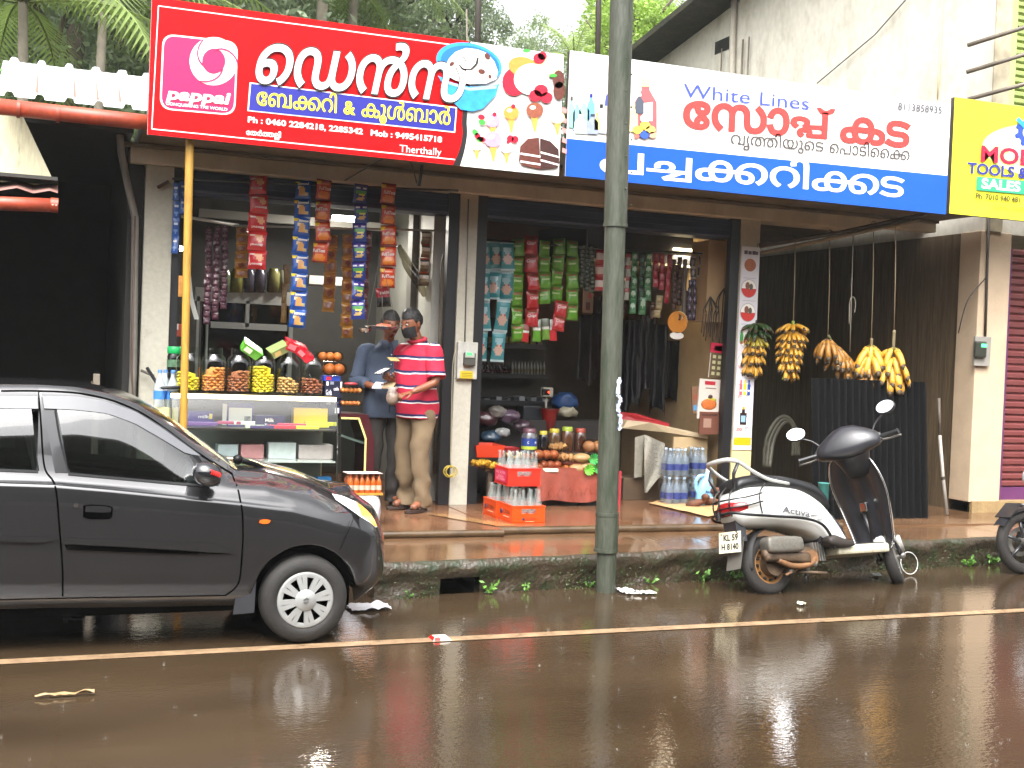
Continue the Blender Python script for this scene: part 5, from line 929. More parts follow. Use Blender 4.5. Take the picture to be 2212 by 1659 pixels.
mb.loft([[(1.05 + (.22 if z < .95 else (.12 if z < 1.03 else .02)) + .06 * math.cos(t) * s_,.09 * s_ * math.sin(t),z) for t in [2 * math.pi * i / 16 for i in range(16)]] for z,s_ in ((.92,.95),(1.0,1.25),(1.06,1.6),(1.12,1.8))],m_sb); hs_ = lp(mb,'headset')
mb = stb(); mb.ball((1.17,0,1.15),(.07,.13,.085),m_sw,18,12); mb.ball((1.2,0,1.14),(.055,.09,.06),M('cdd3d8',.05,coat=1),14,10); lp(mb,'headlight')
for sy in (-1,1):
 mb = stb(); mb.cyl((1.05,sy * .24,1.13),(1.0,sy * .38,1.12),.018,m_seat,n=12); mb.cyl((1.0,sy * .38,1.12),(.997,sy * .39,1.12),.022,m_seat,n=12); mb.box((1.03,sy * .2,1.1),(1.09,sy * .26,1.16),m_sb,.01); lp(mb,'handlebar_grip')
 mb = stb(); mb.tube(smooth_path([(1.1,sy * .22,1.12),(1.09,sy * .3,1.105),(1.04,sy * .40,1.095)],4),.008,m_alu,6); lp(mb,'brake_lever')
 mb = stb(); mb.tube(smooth_path([(1.06,sy * .2,1.18),(1.07,sy * .25,1.25),(1.06,sy * .33,1.30)],4),.007,m_sb,6)
 c_ = Vector((1.055,sy * .36,1.335)); R_ = Matrix.Rotation(math.radians(sy * 14),3,'Z') @ Matrix.Rotation(math.radians(8),3,'Y'); mb.ball(c_,(.028,.075,.052),m_sb,20,10,R_); mo = lp(mb,'mirror')
 mb = stb(); mb.poly([c_ + R_ @ Vector((-.03,.07 * math.cos(t),.048 * math.sin(t))) for t in [2 * math.pi * i / 28 for i in range(28)]],M('dfe3e6',.03,metal=1)); lp(mb,'glass',mo)
# ------------------------------------------------------------ motorbike entering at the right edge (own frame: +X forward)
q = G(2200,1241,0)
moto = thing('motorbike','black motorbike standing at the right edge of the street by the maroon shutter','motorbike',(q.x + .07,q.y,0),(math.radians(6),0,math.radians(176)),None,.95)
def mp(mb,nm,par=None): return mb.build(nm,par or moto,local=True)
def mwheel(x):
 mb = MB(); mb.lathe([(.20,-.03),(.215,-.045),(.26,-.045),(.285,-.02),(.285,.02),(.26,.045),(.215,.045),(.20,.03)],m_tyre,(x,0,.285),40,'Y'); o = mp(mb,'wheel')
 mb = MB(); mb.lathe([(.2,-.03),(.19,-.02),(.19,.02),(.2,.03)],m_sb,(x,0,.285),36,'Y'); mb.lathe([(.205,-.035),(.2,-.034)],m_alu,(x,0,.285),36,'Y')
 for k in range(6):
  a = k * math.pi / 3 + .3; mb.tube([(x + .03 * math.cos(a),0,.285 + .03 * math.sin(a)),(x + .195 * math.cos(a),0,.285 + .195 * math.sin(a))],.014,m_sb,6)
 mb.cyl((x,-.06,.285),(x,.06,.285),.04,m_alu,n=14); mb.lathe([(.09,-.05),(.13,-.05)],m_alu,(x,0,.285),28,'Y'); mp(mb,'rim',o)
mwheel(0); mwheel(-1.28)
mb = MB()
for sy in (-1,1): mb.tube([(0,sy * .08,.285),(-.24,sy * .08,.88)],.022,m_chr,10); mb.tube([(0,sy * .08,.285),(-.12,sy * .08,.58)],.03,m_sb,10)
mp(mb,'fork')
mb = MB(); rg = []
for i in range(11): a = math.radians(30 + 12 * i); rg.append([(.31 * math.cos(a),y,.285 + (.31 - (abs(y) * .35)) * math.sin(a)) for y in (-.07,-.04,0,.04,.07)])
mb.loft(rg,m_sb,closed=False); mb.add([(.10,-.1,.62),(.10,.1,.62),(.22,.1,.50),(.22,-.1,.50),(.105,-.1,.63),(.105,.1,.63),(.228,.1,.506),(.228,-.1,.506)],[(0,1,2,3),(4,7,6,5),(0,4,5,1),(2,6,7,3),(0,3,7,4),(1,5,6,2)],m_sb); mb.tube([(.1,-.06,.62),(-.06,-.08,.6)],.014,m_sb,6); mb.tube([(.1,.06,.62),(-.06,.08,.6)],.014,m_sb,6); mp(mb,'front_mudguard')
mb = MB(); sloft(mb,[(-.2,.8,.9,.06),(-.3,.74,.95,.13),(-.5,.74,.97,.15),(-.68,.74,.85,.1)],M('1f3a8a',.2,coat=1),5); mp(mb,'fuel_tank')
mb = MB(); sloft(mb,[(-.66,.72,.80,.11),(-.9,.74,.83,.13),(-1.2,.78,.88,.12),(-1.4,.82,.88,.08)],m_seat,5); mp(mb,'seat')
mb = MB(); sloft(mb,[(-.3,.3,.6,.09),(-.5,.25,.62,.13),(-.75,.28,.6,.12)],m_eng,4); mb.tube([(-.3,-.1,.4),(-.5,-.14,.25),(-1.4,-.16,.35)],.035,m_chr,8); mb.tube([(-.24,0,.85),(-.6,0,.68),(-1.28,0,.285)],.03,m_sb,8); mb.tube([(-.6,0,.7),(-1.4,0,.78)],.025,m_sb,8); mp(mb,'engine')
mb = MB(); mb.ball((-.13,0,.86),(.08,.1,.1),m_sb,14,10); mb.ball((-.08,0,.86),(.05,.085,.085),M('cdd3d8',.05,coat=1),14,10); mp(mb,'headlight')
mb = MB(); mb.tube(smooth_path([(-.4,-.36,1.02),(-.28,-.2,1.0),(-.22,0,.96),(-.28,.2,1.0),(-.4,.36,1.02)],5),.013,m_sb,8); mp(mb,'handlebar')

# ------------------------------------------------------------ two customers
def skin_mesh(joints,bones,lv=2):
 """one continuous surface grown round connected joints; joints: name -> (point, radius or (rx, ry))"""
 nm = list(joints); me = bpy.data.meshes.new("figure"); me.from_pydata([tuple(joints[n][0]) for n in nm],[(nm.index(a),nm.index(b)) for a,b in bones],[])
 ob = bpy.data.objects.new("figure",me); COL.objects.link(ob)
 sk = ob.modifiers.new("skin",'SKIN'); sk.use_smooth_shade = True; sk.branch_smoothing = .6
 for i,n in enumerate(nm):
  r = joints[n][1]; me.skin_vertices[0].data[i].radius = r if isinstance(r,tuple) else (r,r); me.skin_vertices[0].data[i].use_root = i == 0
 sb = ob.modifiers.new("smooth",'SUBSURF'); sb.levels = lv; sb.render_levels = lv
 bpy.context.view_layer.update(); ev = ob.evaluated_get(bpy.context.evaluated_depsgraph_get()); m2 = bpy.data.meshes.new_from_object(ev)
 out = ([tuple(v.co) for v in m2.vertices],[tuple(p.vertices) for p in m2.polygons]); bpy.data.objects.remove(ob); bpy.data.meshes.remove(me); bpy.data.meshes.remove(m2); return out
def bell(t): return 2.718 ** -(t * t)
def head(mb,c,yaw,pitch,roll,m_skin,m_iris,m_lip,s=1.0):
 """face looks along +X of its own frame"""
 Rm = Matrix.Translation(Vector(c)) @ Matrix.Rotation(yaw,4,'Z') @ Matrix.Rotation(pitch,4,'Y') @ Matrix.Rotation(roll,4,'X'); T0 = mb.T; mb.T = Rm if T0 is None else T0 @ Rm
 def fn(u,v):
  th = 2 * math.pi * u; ph = math.pi * v; x,y,z = math.sin(ph) * math.cos(th),math.sin(ph) * math.sin(th),math.cos(ph)
  px_,py_,pz = .098 * x,.076 * y,.118 * z
  if z < 0: k = 1 - .28 * (-z) ** 1.2; py_ *= k; px_ = px_ * (1 - .12 * -z) + .012 * -z
  f = max(0,x) ** 4 * bell(y / .22)
  px_ += f * (.026 * bell((z + .17) / .16) + .008 * bell((z + .52) / .09) + .008 * bell((z + .82) / .12))
  e = bell((abs(y) - .36) / .16) * bell((z - .06) / .10) * max(0,x); px_ -= .011 * e; px_ += .006 * max(0,x) * bell((z - .24) / .08)
  return (px_ * s,py_ * s,pz * s)
 mb.grid(fn,36,28,m_skin)
 for sy in (-1,1):
  mb.ball((.082 * s,sy * .030 * s,.008 * s),.0118 * s,M('8c857c',.3),10,8); mb.ball((.0925 * s,sy * .030 * s,.008 * s),.0055 * s,m_iris,8,6)
  mb.ball((-.005 * s,sy * .077 * s,-.005 * s),(.02 * s,.008 * s,.032 * s),m_skin,10,8)
  mb.tube([(.088 * s,sy * .016 * s,.030 * s),(.088 * s,sy * .032 * s,.035 * s),(.074 * s,sy * .05 * s,.028 * s)],.004 * s,m_iris,6)
 mb.ball((.094 * s,0,-.058 * s),(.008 * s,.024 * s,.007 * s),m_lip,10,6); mb.T = T0; return Rm
def hand(mb,wrist,d,nrm,m,side=1,curl=.5,s=1.0):
 """palm with four unequal bent fingers and a thumb; d: pointing direction, nrm: back of the hand"""
 d = Vector(d).normalized(); n = Vector(nrm); n = (n - d * n.dot(d)).normalized(); l = d.cross(n) * side; w_ = Vector(wrist); p = lambda a,b,c: w_ + d * a * s + l * b * s + n * c * s
 mb.loft([[p(a,hw * math.cos(t),.013 * q * math.sin(t)) for t in [2 * math.pi * i / 12 for i in range(12)]] for a,hw,q in ((-.01,.024,1.3),(.02,.03,1.2),(.05,.038,1.1),(.08,.04,1),(.092,.036,.7))],m)
 for i,(b,L) in enumerate(((.030,.066),(.011,.076),(-.009,.070),(-.028,.054))):
  pts = []; a,c,ang = .085,0.0,.1 + curl * .3
  pts.append(p(a,b,c))
  for k,f in enumerate((.45,.32,.23)): a += L * f * math.cos(ang); c -= L * f * math.sin(ang); ang += curl * (.8 + .1 * i); pts.append(p(a,b * (1 - .03 * k),c))
  mb.tube(pts,[.0095 * s,.009 * s,.008 * s,.0065 * s],m,8)
 mb.tube([p(.02,.028,-.004),p(.048,.05,-.014),p(.075,.056,-.026),p(.094,.05,-.034)],[.012 * s,.011 * s,.0095 * s,.007 * s],m,8)
def cloth_mat(c,**k): return M(c,.85,bump=.45,bs=9,var=.12,vs=5,**k)
# --- man in the striped polo: world frame, standing on the tiled floor
A = P(893,1105,9.92); fx,fy = A.x,9.98
m_sk = M('7a4a32',.45,var=.08,vs=9); m_hair = M('0c0a0a',.5,bump=.6,bs=80); m_iris = M('120c0a',.2); m_lip = M('4d2a22',.5)
pz = FZ
man = thing('person','man in a red striped polo shirt, khaki trousers and black face mask, holding a phone','person',(fx,fy,FZ))
# facing left and a little to the street: forward vector
fw = Vector((-.86,-.5,0)).normalized(); lf = Vector((-fw.y,fw.x,0)); O_ = Vector((fx,fy,FZ))
def W(f,l,z): return O_ + fw * f + lf * l + Vector((0,0,z))
J = {'pelvis': (W(-.02,0,.93),(.165,.125)),'belly': (W(.0,0,1.08),(.17,.14)),'chest': (W(-.02,0,1.27),(.18,.13)),'neckb': (W(-.01,0,1.42),(.09,.075)),'neck': (W(.03,0,1.5),.055),'skull': (W(.06,0,1.57),.06),
     'hl': (W(-.02,.09,.86),.095),'kl': (W(.03,.10,.48),.062),'al': (W(-.03,.10,.09),.042),'tl': (W(.12,.11,.035),.036),'hr': (W(-.02,-.09,.86),.095),'kr': (W(.0,-.12,.48),.062),'ar': (W(-.08,-.13,.09),.042),'tr': (W(.07,-.15,.035),.036),
     'sl': (W(-.02,.17,1.39),.062),'el': (W(.02,.25,1.12),.043),'wl': (W(.24,.17,1.03),.03),'sr': (W(-.02,-.17,1.39),.062),'er': (W(.02,-.23,1.12),.045),'wr': (W(.22,-.09,1.12),.031)}
Bn = [('pelvis','belly'),('belly','chest'),('chest','neckb'),('neckb','neck'),('neck','skull'),('pelvis','hl'),('hl','kl'),('kl','al'),('al','tl'),('pelvis','hr'),('hr','kr'),('kr','ar'),('ar','tr'),('chest','sl'),('sl','el'),('el','wl'),('chest','sr'),('sr','er'),('er','wr')]
def shrink(J,k): return {n: (p,tuple(x * k for x in r) if isinstance(r,tuple) else r * k) for n,(p,r) in J.items()}
mb = MB(); mb.add(*skin_mesh(shrink(J,.93),Bn),m_sk,True)
hyaw = math.atan2(fw.y,fw.x) - .05; hc = W(.085,0,1.615); Rm = head(mb,hc,hyaw,.30,0,m_sk,m_iris,m_lip)
hand(mb,J['wr'][0],fw * .9 + lf * .35 + Vector((0,0,.25)),Vector((0,-.3,-.5)) + fw * .2,m_sk,1,.75); hand(mb,J['wl'][0],fw * .8 + lf * -.2 + Vector((0,0,-.2)),Vector((0,0,1)),m_sk,-1,.9)
part('body',mb,man)
def crease(p,k,f=8): p = Vector(p); return tuple(p + Vector((noise.noise(p * f),noise.noise(p * f + Vector((5,0,0))),.4 * noise.noise(p * f + Vector((9,0,0))))) * k)
def tr_mesh(mb,J,mm):
 k0 = len(mb.v); oval = lambda c,rw,rd: [c + lf * (rw * math.cos(t)) + fw * (rd * math.sin(t)) for t in [2 * math.pi * i / 24 for i in range(24)]]
 pc = J['pelvis'][0]; mb.loft([oval(pc + Vector((0,0,z)),rw,rd) for z,rw,rd in ((.12,.165,.125),(.05,.175,.135),(-.03,.185,.14),(-.10,.165,.125),(-.14,.10,.09))],mm)
 for s_ in 'lr':
  h,k,a = J['h' + s_][0],J['k' + s_][0],J['a' + s_][0]
  ks = smooth_path([tuple(h + Vector((0,0,.06))) + (.098,),tuple(h + Vector((0,0,-.04))) + (.105,),tuple(h.lerp(k,.5)) + (.092,),tuple(k) + (.08,),tuple(k.lerp(a,.5)) + (.078,),tuple(a.lerp(k,.12)) + (.08,),tuple(a + Vector((0,0,-.045))) + (.084,)],6)
  mb.loft([oval(Vector(q[:3]),q[3] * .95,q[3] * 1.05) for q in ks],mm)
 mb.v[k0:] = [crease(p,.016 + (.022 if p[2] < FZ + .33 else 0),9) for p in mb.v[k0:]]
mb = MB(); tr_mesh(mb,J,cloth_mat('6c5b44')); part('trousers',mb,man)
def polo_mat():
 m = bpy.data.materials.new("mat_polo"); m.use_nodes = True; n = m.node_tree; b = n.nodes["Principled BSDF"]; b.inputs["Roughness"].default_value = .85; L = n.links.new
 tc = n.nodes.new("ShaderNodeTexCoord"); sx = n.nodes.new("ShaderNodeSeparateXYZ"); L(tc.outputs["Object"],sx.inputs[0])
 nz = n.nodes.new("ShaderNodeTexNoise"); nz.inputs["Scale"].default_value = 5; L(tc.outputs["Object"],nz.inputs["Vector"])
 ma = n.nodes.new("ShaderNodeMath"); ma.operation = 'MULTIPLY_ADD'; ma.inputs[1].default_value = .035; L(nz.outputs["Fac"],ma.inputs[0]); L(sx.outputs["Z"],ma.inputs[2])
 mo = n.nodes.new("ShaderNodeMath"); mo.operation = 'MODULO'; mo.inputs[1].default_value = .125; L(ma.outputs[0],mo.inputs[0])
 dv = n.nodes.new("ShaderNodeMath"); dv.operation = 'DIVIDE'; dv.inputs[1].default_value = .125; L(mo.outputs[0],dv.inputs[0])
 r = n.nodes.new("ShaderNodeValToRGB"); r.color_ramp.interpolation = 'CONSTANT'; e = r.color_ramp.elements; e[0].color = srgb('a81634'); e[1].position = .62; e[1].color = srgb('d8cfd0')
 for p_,c_ in ((.70,'1e1c4a'),(.86,'a81634')): x = e.new(p_); x.color = srgb(c_)
 L(dv.outputs[0],r.inputs[0]); L(r.outputs[0],b.inputs["Base Color"])
 nb = n.nodes.new("ShaderNodeTexNoise"); nb.inputs["Scale"].default_value = 8; L(tc.outputs["Object"],nb.inputs["Vector"]); bp = n.nodes.new("ShaderNodeBump"); bp.inputs["Strength"].default_value = .5; bp.inputs["Distance"].default_value = .03; L(nb.outputs["Fac"],bp.inputs["Height"]); L(bp.outputs[0],b.inputs["Normal"]); return m
def shirt(mb,J,mm,long,g=1.0):
 k0 = len(mb.v); c_,b_,p_ = J['chest'][0],J['belly'][0],J['pelvis'][0]
 def oval(c,rw,rd): return [c + lf * (rw * math.copysign(abs(math.cos(t)) ** .85,math.cos(t))) + fw * (rd * math.copysign(abs(math.sin(t)) ** .9,math.sin(t))) for t in [2 * math.pi * i / 32 for i in range(32)]]
 nb = J['neckb'][0]; up = lambda v,z: v + Vector((0,0,z))
 keys = [(up(p_,-.13),.192 * g,.155 * g),(up(p_,-.02),.195 * g,.165 * g),(b_,.195 * g,.165 * g),(c_,.205 * g,.15 * g),(up(c_,.08),.21 * g,.135 * g),(up(c_,.125),.165,.11),(nb,.115,.092),(up(nb,.03),.075,.075),(up(nb,.055),.066,.066)]
 mb.loft([oval(Vector(q[:3]),q[3],q[4]) for q in smooth_path([tuple(a) + (b,c) for a,b,c in keys],5)],mm)
 for s_ in 'lr':
  sh,e,w_ = J['s' + s_][0],J['e' + s_][0],J['w' + s_][0]; sd = 1 if s_ == 'l' else -1
  pts = [tuple(c_ + lf * (sd * .10) + Vector((0,0,.09))) + (.06,),tuple(sh + Vector((0,0,-.015))) + (.082,),tuple(sh.lerp(e,.35)) + (.079,)]
  pts += [tuple(sh.lerp(e,.7)) + (.074,),tuple(sh.lerp(e,.86)) + (.078,)] if not long else [tuple(sh.lerp(e,.75)) + (.064,),tuple(e) + (.062,),tuple(e.lerp(w_,.35)) + (.056,),tuple(e.lerp(w_,.6)) + (.056,)]
  q = smooth_path(pts,5); mb.tube([p[:3] for p in q],[p[3] for p in q],mm,18)
 mb.v[k0:] = [crease(p,.017,7) for p in mb.v[k0:]]
mb = MB(); shirt(mb,J,polo_mat(),False,.98); mb.tube([W(.07 * math.cos(t) + .01,.075 * math.sin(t),1.475 - .02 * math.cos(t)) for t in [2 * math.pi * i / 16 for i in range(16)]],.016,M('97122a',.8),8,closed=True); part('polo_shirt',mb,man)
mb = MB(); mb.T = Rm; hv = []
def hair(mb,m,thick,back,top):
 def fn(u,v):
  th = 2 * math.pi * u; ph = math.pi * v * .60; x,y,z = math.sin(ph) * math.cos(th),math.sin(ph) * math.sin(th),math.cos(ph); lim = (-.25 if x < -.2 else (-.05 if x < .2 else min(.45,-.05 + 2.2 * (x - .2)))); z2_ = max(z,lim); k = 1.01 + thick * min(1,.1 + (z2_ - lim) * 2.2) * (1 + .5 * noise.noise(Vector((x * 5,y * 5,z * 5)))); return (.098 * x * k - .004,.078 * y * k,.118 * z2_ * k + .004)
 mb.grid(fn,40,20,m)
hair(mb,m_hair,.13,0,0); part('hair',mb,man)
mb = MB(); mb.T = Rm; mb.grid(lambda u,v: ((.108 + .012 * math.sin(math.pi * v)) * math.cos((u - .5) * 2.5) * (1 - .12 * v),.079 * math.sin((u - .5) * 2.5),-.012 - .095 * v),20,10,M('0d0c10',.8)); mb.tube([(.05,-.074,-.03),(.0,-.08,.0)],.002,m_hair,5); part('face_mask',mb,man)
for s_ in 'lr':
 mb = MB(); a,t_ = J['a' + s_][0],J['t' + s_][0]; d = (t_ - a); d.z = 0; d.normalize(); n = Vector((-d.y,d.x,0)); c_ = a.lerp(t_,.55); c_.z = FZ
 mb.poly([c_ + d * (.14 * math.cos(t)) + n * (.052 * math.sin(t) * (1.1 if math.cos(t) > 0 else .85)) + Vector((0,0,.003)) for t in [2 * math.pi * i / 20 for i in range(20)]],M('2e1e16',.7),(0,0,.02)); mb.tube(smooth_path([c_ + n * .05 + d * -.01 + Vector((0,0,.02)),c_ + n * .02 + d * .04 + Vector((0,0,.06)),c_ + d * .075 + Vector((0,0,.035)),c_ - n * .02 + d * .04 + Vector((0,0,.06)),c_ - n * .05 + d * -.01 + Vector((0,0,.02))],4),.007,M('3b2a20',.6),6); part('sandal',mb,man)
ph_c = W(.36,-.05,1.20); mb = MB(); mb.T = Matrix.Translation(ph_c) @ Matrix.Rotation(math.atan2(fw.y,fw.x),4,'Z') @ Matrix.Rotation(math.radians(20),4,'Y'); mb.box((-.075,-.038,-.005),(.075,.038,.005),M('101014',.2,coat=.6),.004); tag(mb.build('phone'),'black phone held out in the right hand of the man in the striped polo','phone')
mb = MB(); c_ = W(.36,.07,.98); mb.ball(c_,(.055,.045,.065),M('7a6a5e',.35,var=.3,vs=20,bump=.4),12,10); mb.loft([[c_ + Vector((r_ * math.cos(t) * (1 + .2 * math.sin(3 * t)),r_ * .8 * math.sin(t),z)) for t in [2 * math.pi * i / 14 for i in range(14)]] for z,r_ in ((.04,.045),(.065,.03),(.09,.05))],M('a89e96',.35,bump=.4)); tag(mb.build('shopping_bag'),'small pale plastic bag held by the man in the striped polo','bag')
# --- man in the blue shirt behind the counter end
B_0 = P(830,1085,10.25); O_ = Vector((B_0.x - .02,10.25,FZ)); fw = Vector((-.05,-1,0)).normalized(); lf = Vector((-fw.y,fw.x,0))
man2 = thing('person','man in a plain blue shirt and dark trousers holding papers by the counter','person',O_)
J = {'pelvis': (W(-.02,0,.92),(.16,.115)),'belly': (W(.0,0,1.07),(.165,.125)),'chest': (W(-.02,0,1.26),(.175,.12)),'neckb': (W(-.01,0,1.41),(.088,.07)),'neck': (W(.02,0,1.48),.053),'skull': (W(.05,0,1.56),.06),
     'hl': (W(-.02,.09,.85),.095),'kl': (W(.02,.10,.48),.062),'al': (W(-.04,.11,.09),.042),'tl': (W(.12,.13,.035),.036),'hr': (W(-.02,-.09,.85),.095),'kr': (W(.02,-.10,.48),.062),'ar': (W(-.03,-.11,.09),.042),'tr': (W(.13,-.12,.035),.036),
     'sl': (W(-.03,.18,1.37),.06),'el': (W(.0,.25,1.10),.042),'wl': (W(.22,.13,1.02),.03),'sr': (W(-.03,-.18,1.37),.06),'er': (W(-.01,-.27,1.10),.042),'wr': (W(.21,-.15,1.06),.03)}
mb = MB(); mb.add(*skin_mesh(shrink(J,.93),Bn),m_sk,True); Rm = head(mb,W(.07,0,1.60),math.atan2(fw.y,fw.x) + .1,.22,0,m_sk,m_iris,m_lip)
hand(mb,J['wr'][0],fw * .8 + lf * .5,Vector((0,0,-1)),m_sk,1,.6); hand(mb,J['wl'][0],fw * .6 - lf * .7,Vector((0,0,1)),m_sk,-1,.8); part('body',mb,man2)
mb = MB(); tr_mesh(mb,J,cloth_mat('2b2724')); part('trousers',mb,man2)
mb = MB(); shirt(mb,J,cloth_mat('3b4658'),True); ms = M('4d5768',.8)
for sy in (-1,1): mb.add([W(.075,sy * .012,1.46),W(.07,sy * .075,1.47),W(.105,sy * .07,1.40),W(.115,sy * .03,1.38)],[(0,1,2,3)],ms)
for i in range(6): mb.ball(W(.155,.0,1.34 - i * .085),.006,M('c9ced8',.3),6,4)
mb.tube([W(.145,.0,1.4),W(.16,0,1.1),W(.15,0,.84)],.004,M('3d4d68',.8),4); mb.box(W(.15,.04,1.2),W(.162,.13,1.31),ms); part('shirt',mb,man2)
mb = MB(); mb.T = Rm; hair(mb,M('1b1918',.6,bump=.6,bs=80),.09,0,0); part('hair',mb,man2)
for s_ in 'lr':
 mb = MB(); a,t_ = J['a' + s_][0],J['t' + s_][0]; d = (t_ - a); d.z = 0; d.normalize(); n = Vector((-d.y,d.x,0)); c_ = a.lerp(t_,.5); c_.z = FZ
 mb.loft([[c_ + d * (.14 * k * math.cos(t)) + n * (.05 * k * math.sin(t)) + Vector((0,0,z)) for t in [2 * math.pi * i / 18 for i in range(18)]] for z,k in ((.0,1),(.02,1.02),(.05,.9),(.075,.6))],M('191513',.5)); part('shoe',mb,man2)
mb = MB(); q = W(.33,-.10,1.075); mb.T = Matrix.Translation(q) @ Matrix.Rotation(math.atan2(fw.y,fw.x) - .5,4,'Z') @ Matrix.Rotation(math.radians(24),4,'Y'); mb.box((-.06,-.085,-.006),(.06,.0,.004),M('c9ccd2',.6),.002); mb.box((-.065,.0,-.004),(.055,.095,.006),M('a08a68',.7),.002); tag(mb.build('notepad'),'white and brown papers held in the hand of the man in the blue shirt','papers')
mb = MB(); q = P(850,776,9.95); mb.T = Matrix.Translation(q) @ Matrix.Rotation(.4,4,'Z') @ Matrix.Rotation(.5,4,'X'); mb.box((-.05,-.03,-.002),(.05,.03,.002),M('b59a63',.6)); tag(mb.build('banknote'),'small tan banknote held between the two men','banknote')

# ------------------------------------------------------------ packets hung in strips
def pane(tint='ffffff',r=.02,dim=0.0,k=1.0):
 key = ('pane',tint,r,dim,k)
 if key in MATS: return MATS[key]
 m = bpy.data.materials.new("mat_pane"); m.use_nodes = True; n = m.node_tree; n.nodes.remove(n.nodes["Principled BSDF"]); o = n.nodes["Material Output"]
 t = n.nodes.new("ShaderNodeBsdfTransparent"); c = srgb(tint); t.inputs[0].default_value = tuple(x * (1 - dim) for x in c[:3]) + (1,)
 g = n.nodes.new("ShaderNodeBsdfGlossy"); g.inputs["Roughness"].default_value = r
 f = n.nodes.new("ShaderNodeFresnel"); f.inputs[0].default_value = 1.5; mu = n.nodes.new("ShaderNodeMath"); mu.operation = 'MULTIPLY'; mu.inputs[1].default_value = k; n.links.new(f.outputs[0],mu.inputs[0])
 ge = n.nodes.new("ShaderNodeNewGeometry"); iv = n.nodes.new("ShaderNodeMath"); iv.operation = 'MULTIPLY_ADD'; iv.inputs[1].default_value = -1; iv.inputs[2].default_value = 1; n.links.new(ge.outputs["Backfacing"],iv.inputs[0]); m3 = n.nodes.new("ShaderNodeMath"); m3.operation = 'MULTIPLY'; n.links.new(mu.outputs[0],m3.inputs[0]); n.links.new(iv.outputs[0],m3.inputs[1])
 x = n.nodes.new("ShaderNodeMixShader"); n.links.new(m3.outputs[0],x.inputs[0]); n.links.new(t.outputs[0],x.inputs[1]); n.links.new(g.outputs[0],x.inputs[2]); n.links.new(x.outputs[0],o.inputs[0])
 MATS[key] = m; return m
FOIL = dict(rough=.28,coat=.3,bump=.25,bs=30)
def pack_mesh(w,h,pat,nu=10,nv=12,bul=.20,words=None,flip=False):
 mb = MB()
 def f(u,v,sg):
  c = min(v,1 - v); body = max(0,min(1,(c - .07) / .12)); wd = w * (1 - .07 * math.sin(math.pi * v) * body + .012 * math.sin(v * 40))
  return ((u - .5) * wd + .02 * w * noise.noise(Vector((v * 4,u * 2,w * 50))),sg * bul * w * math.sin(math.pi * u) ** .55 * body ** .5 * (1 + .25 * noise.noise(Vector((u * 3,v * 4,h * 30)))),-v * h)
 mb.grid(lambda u,v: f(u,v,-1),nu,nv,pat); mb.grid(lambda u,v: f(1 - u,v,1),6,8,pat)
 if words:
  tx,col_,(ua,va,ub,vb),hh = words; a,b = Vector(f(ua,va,-1)),Vector(f(ub,vb,-1)); yl = -bul * w * 1.28
  text(mb,tx,col_,(a.x,yl,a.z),(b.x,yl,b.z),(0,0,1),hh * h,.02,0,flip=flip)
 return mb.mesh("packet")
def stripe_pat(*bands):
 ms = [(t,M(c,**FOIL)) for t,c in bands]
 def p(u,v):
  for t,m in ms:
   if v < t: return m
  return ms[-1][1]
 return p
def blob_pat(base,blobs,ends=None):
 bm_,bl = M(base,**FOIL),[(a,b,c,d,M(e,**FOIL)) for a,b,c,d,e in blobs]; en = M(ends,**FOIL) if ends else bm_
 def p(u,v):
  if v < .07 or v > .93: return en
  for a,b,c,d,m in bl:
   if ((u - a) / c) ** 2 + ((v - b) / d) ** 2 < 1: return m
  return bm_
 return p
def strip_thing(label,group,px0,py0,px1,py1,Y,n,mesh,hh,name='packet_strip',sway=.02,cat='packet strip',face=.38):
 A,B = P(px0,py0,Y),P(px1,py1,Y); t = thing(name,label,cat,A,(0,0,0),group); L = A.z - B.z; k = L / n / hh
 for i in range(n):
  o = bpy.data.objects.new('packet',mesh); COL.objects.link(o); o.parent = t; u = i / n
  o.location = ((B.x - A.x) * u + random.uniform(-1,1) * .004,random.uniform(-1,1) * .006,-L * u); o.rotation_euler = (random.uniform(-.16,.16),random.uniform(-.07,.07) + math.atan2(B.x - A.x,L) * -1,random.uniform(-.4,.4) - face * .5); o.scale = (1,1,k)
 s = bpy.data.objects.new('string',None)
 bpy.data.objects.remove(s)
 return t
def wpx(w,Y): return (P(1000 + w,600,Y) - P(1000,600,Y)).length
Yp = 10.2
wht = M('e8e4dc',.5)
h0 = (P(559,380,Yp) - P(559,420,Yp)).length
W_ = lambda px,Y=Yp: wpx(px,Y)
red_pk = pack_mesh(W_(36),h0,blob_pat('c01a22',[(.72,.42,.22,.13,'e0a072'),(.6,.25,.2,.1,'d8926a'),(.25,.2,.12,.06,'e8ddd0')]),words=('Bingo!',wht,(.2,.82,.85,.82),.12),flip=True)
strip_thing('string of red chip packets hanging from the beam, first bright strip from the yellow pole','strips of snack packets at the bakery front',559,380,557,582,Yp,5,red_pk,h0)
hb = (P(655,390,Yp) - P(655,430,Yp)).length
blue_pk = pack_mesh(W_(32),hb,blob_pat('1450a8',[(.5,.62,.2,.26,'d8a25e'),(.42,.42,.22,.10,'e6cfa8'),(.1,.12,.16,.10,'f0d020'),(.8,.72,.14,.09,'cbbf8a'),(.6,.22,.3,.07,'e8e8f0')]),words=('Bingo!',wht,(.25,.30,.95,.26),.14))
strip_thing('longest string of royal blue chip packets with stacked crisps pictured, above the cookie jars','strips of snack packets at the bakery front',656,390,643,708,Yp,8,blue_pk,hb)
ho = (P(700,390,Yp) - P(700,435,Yp)).length
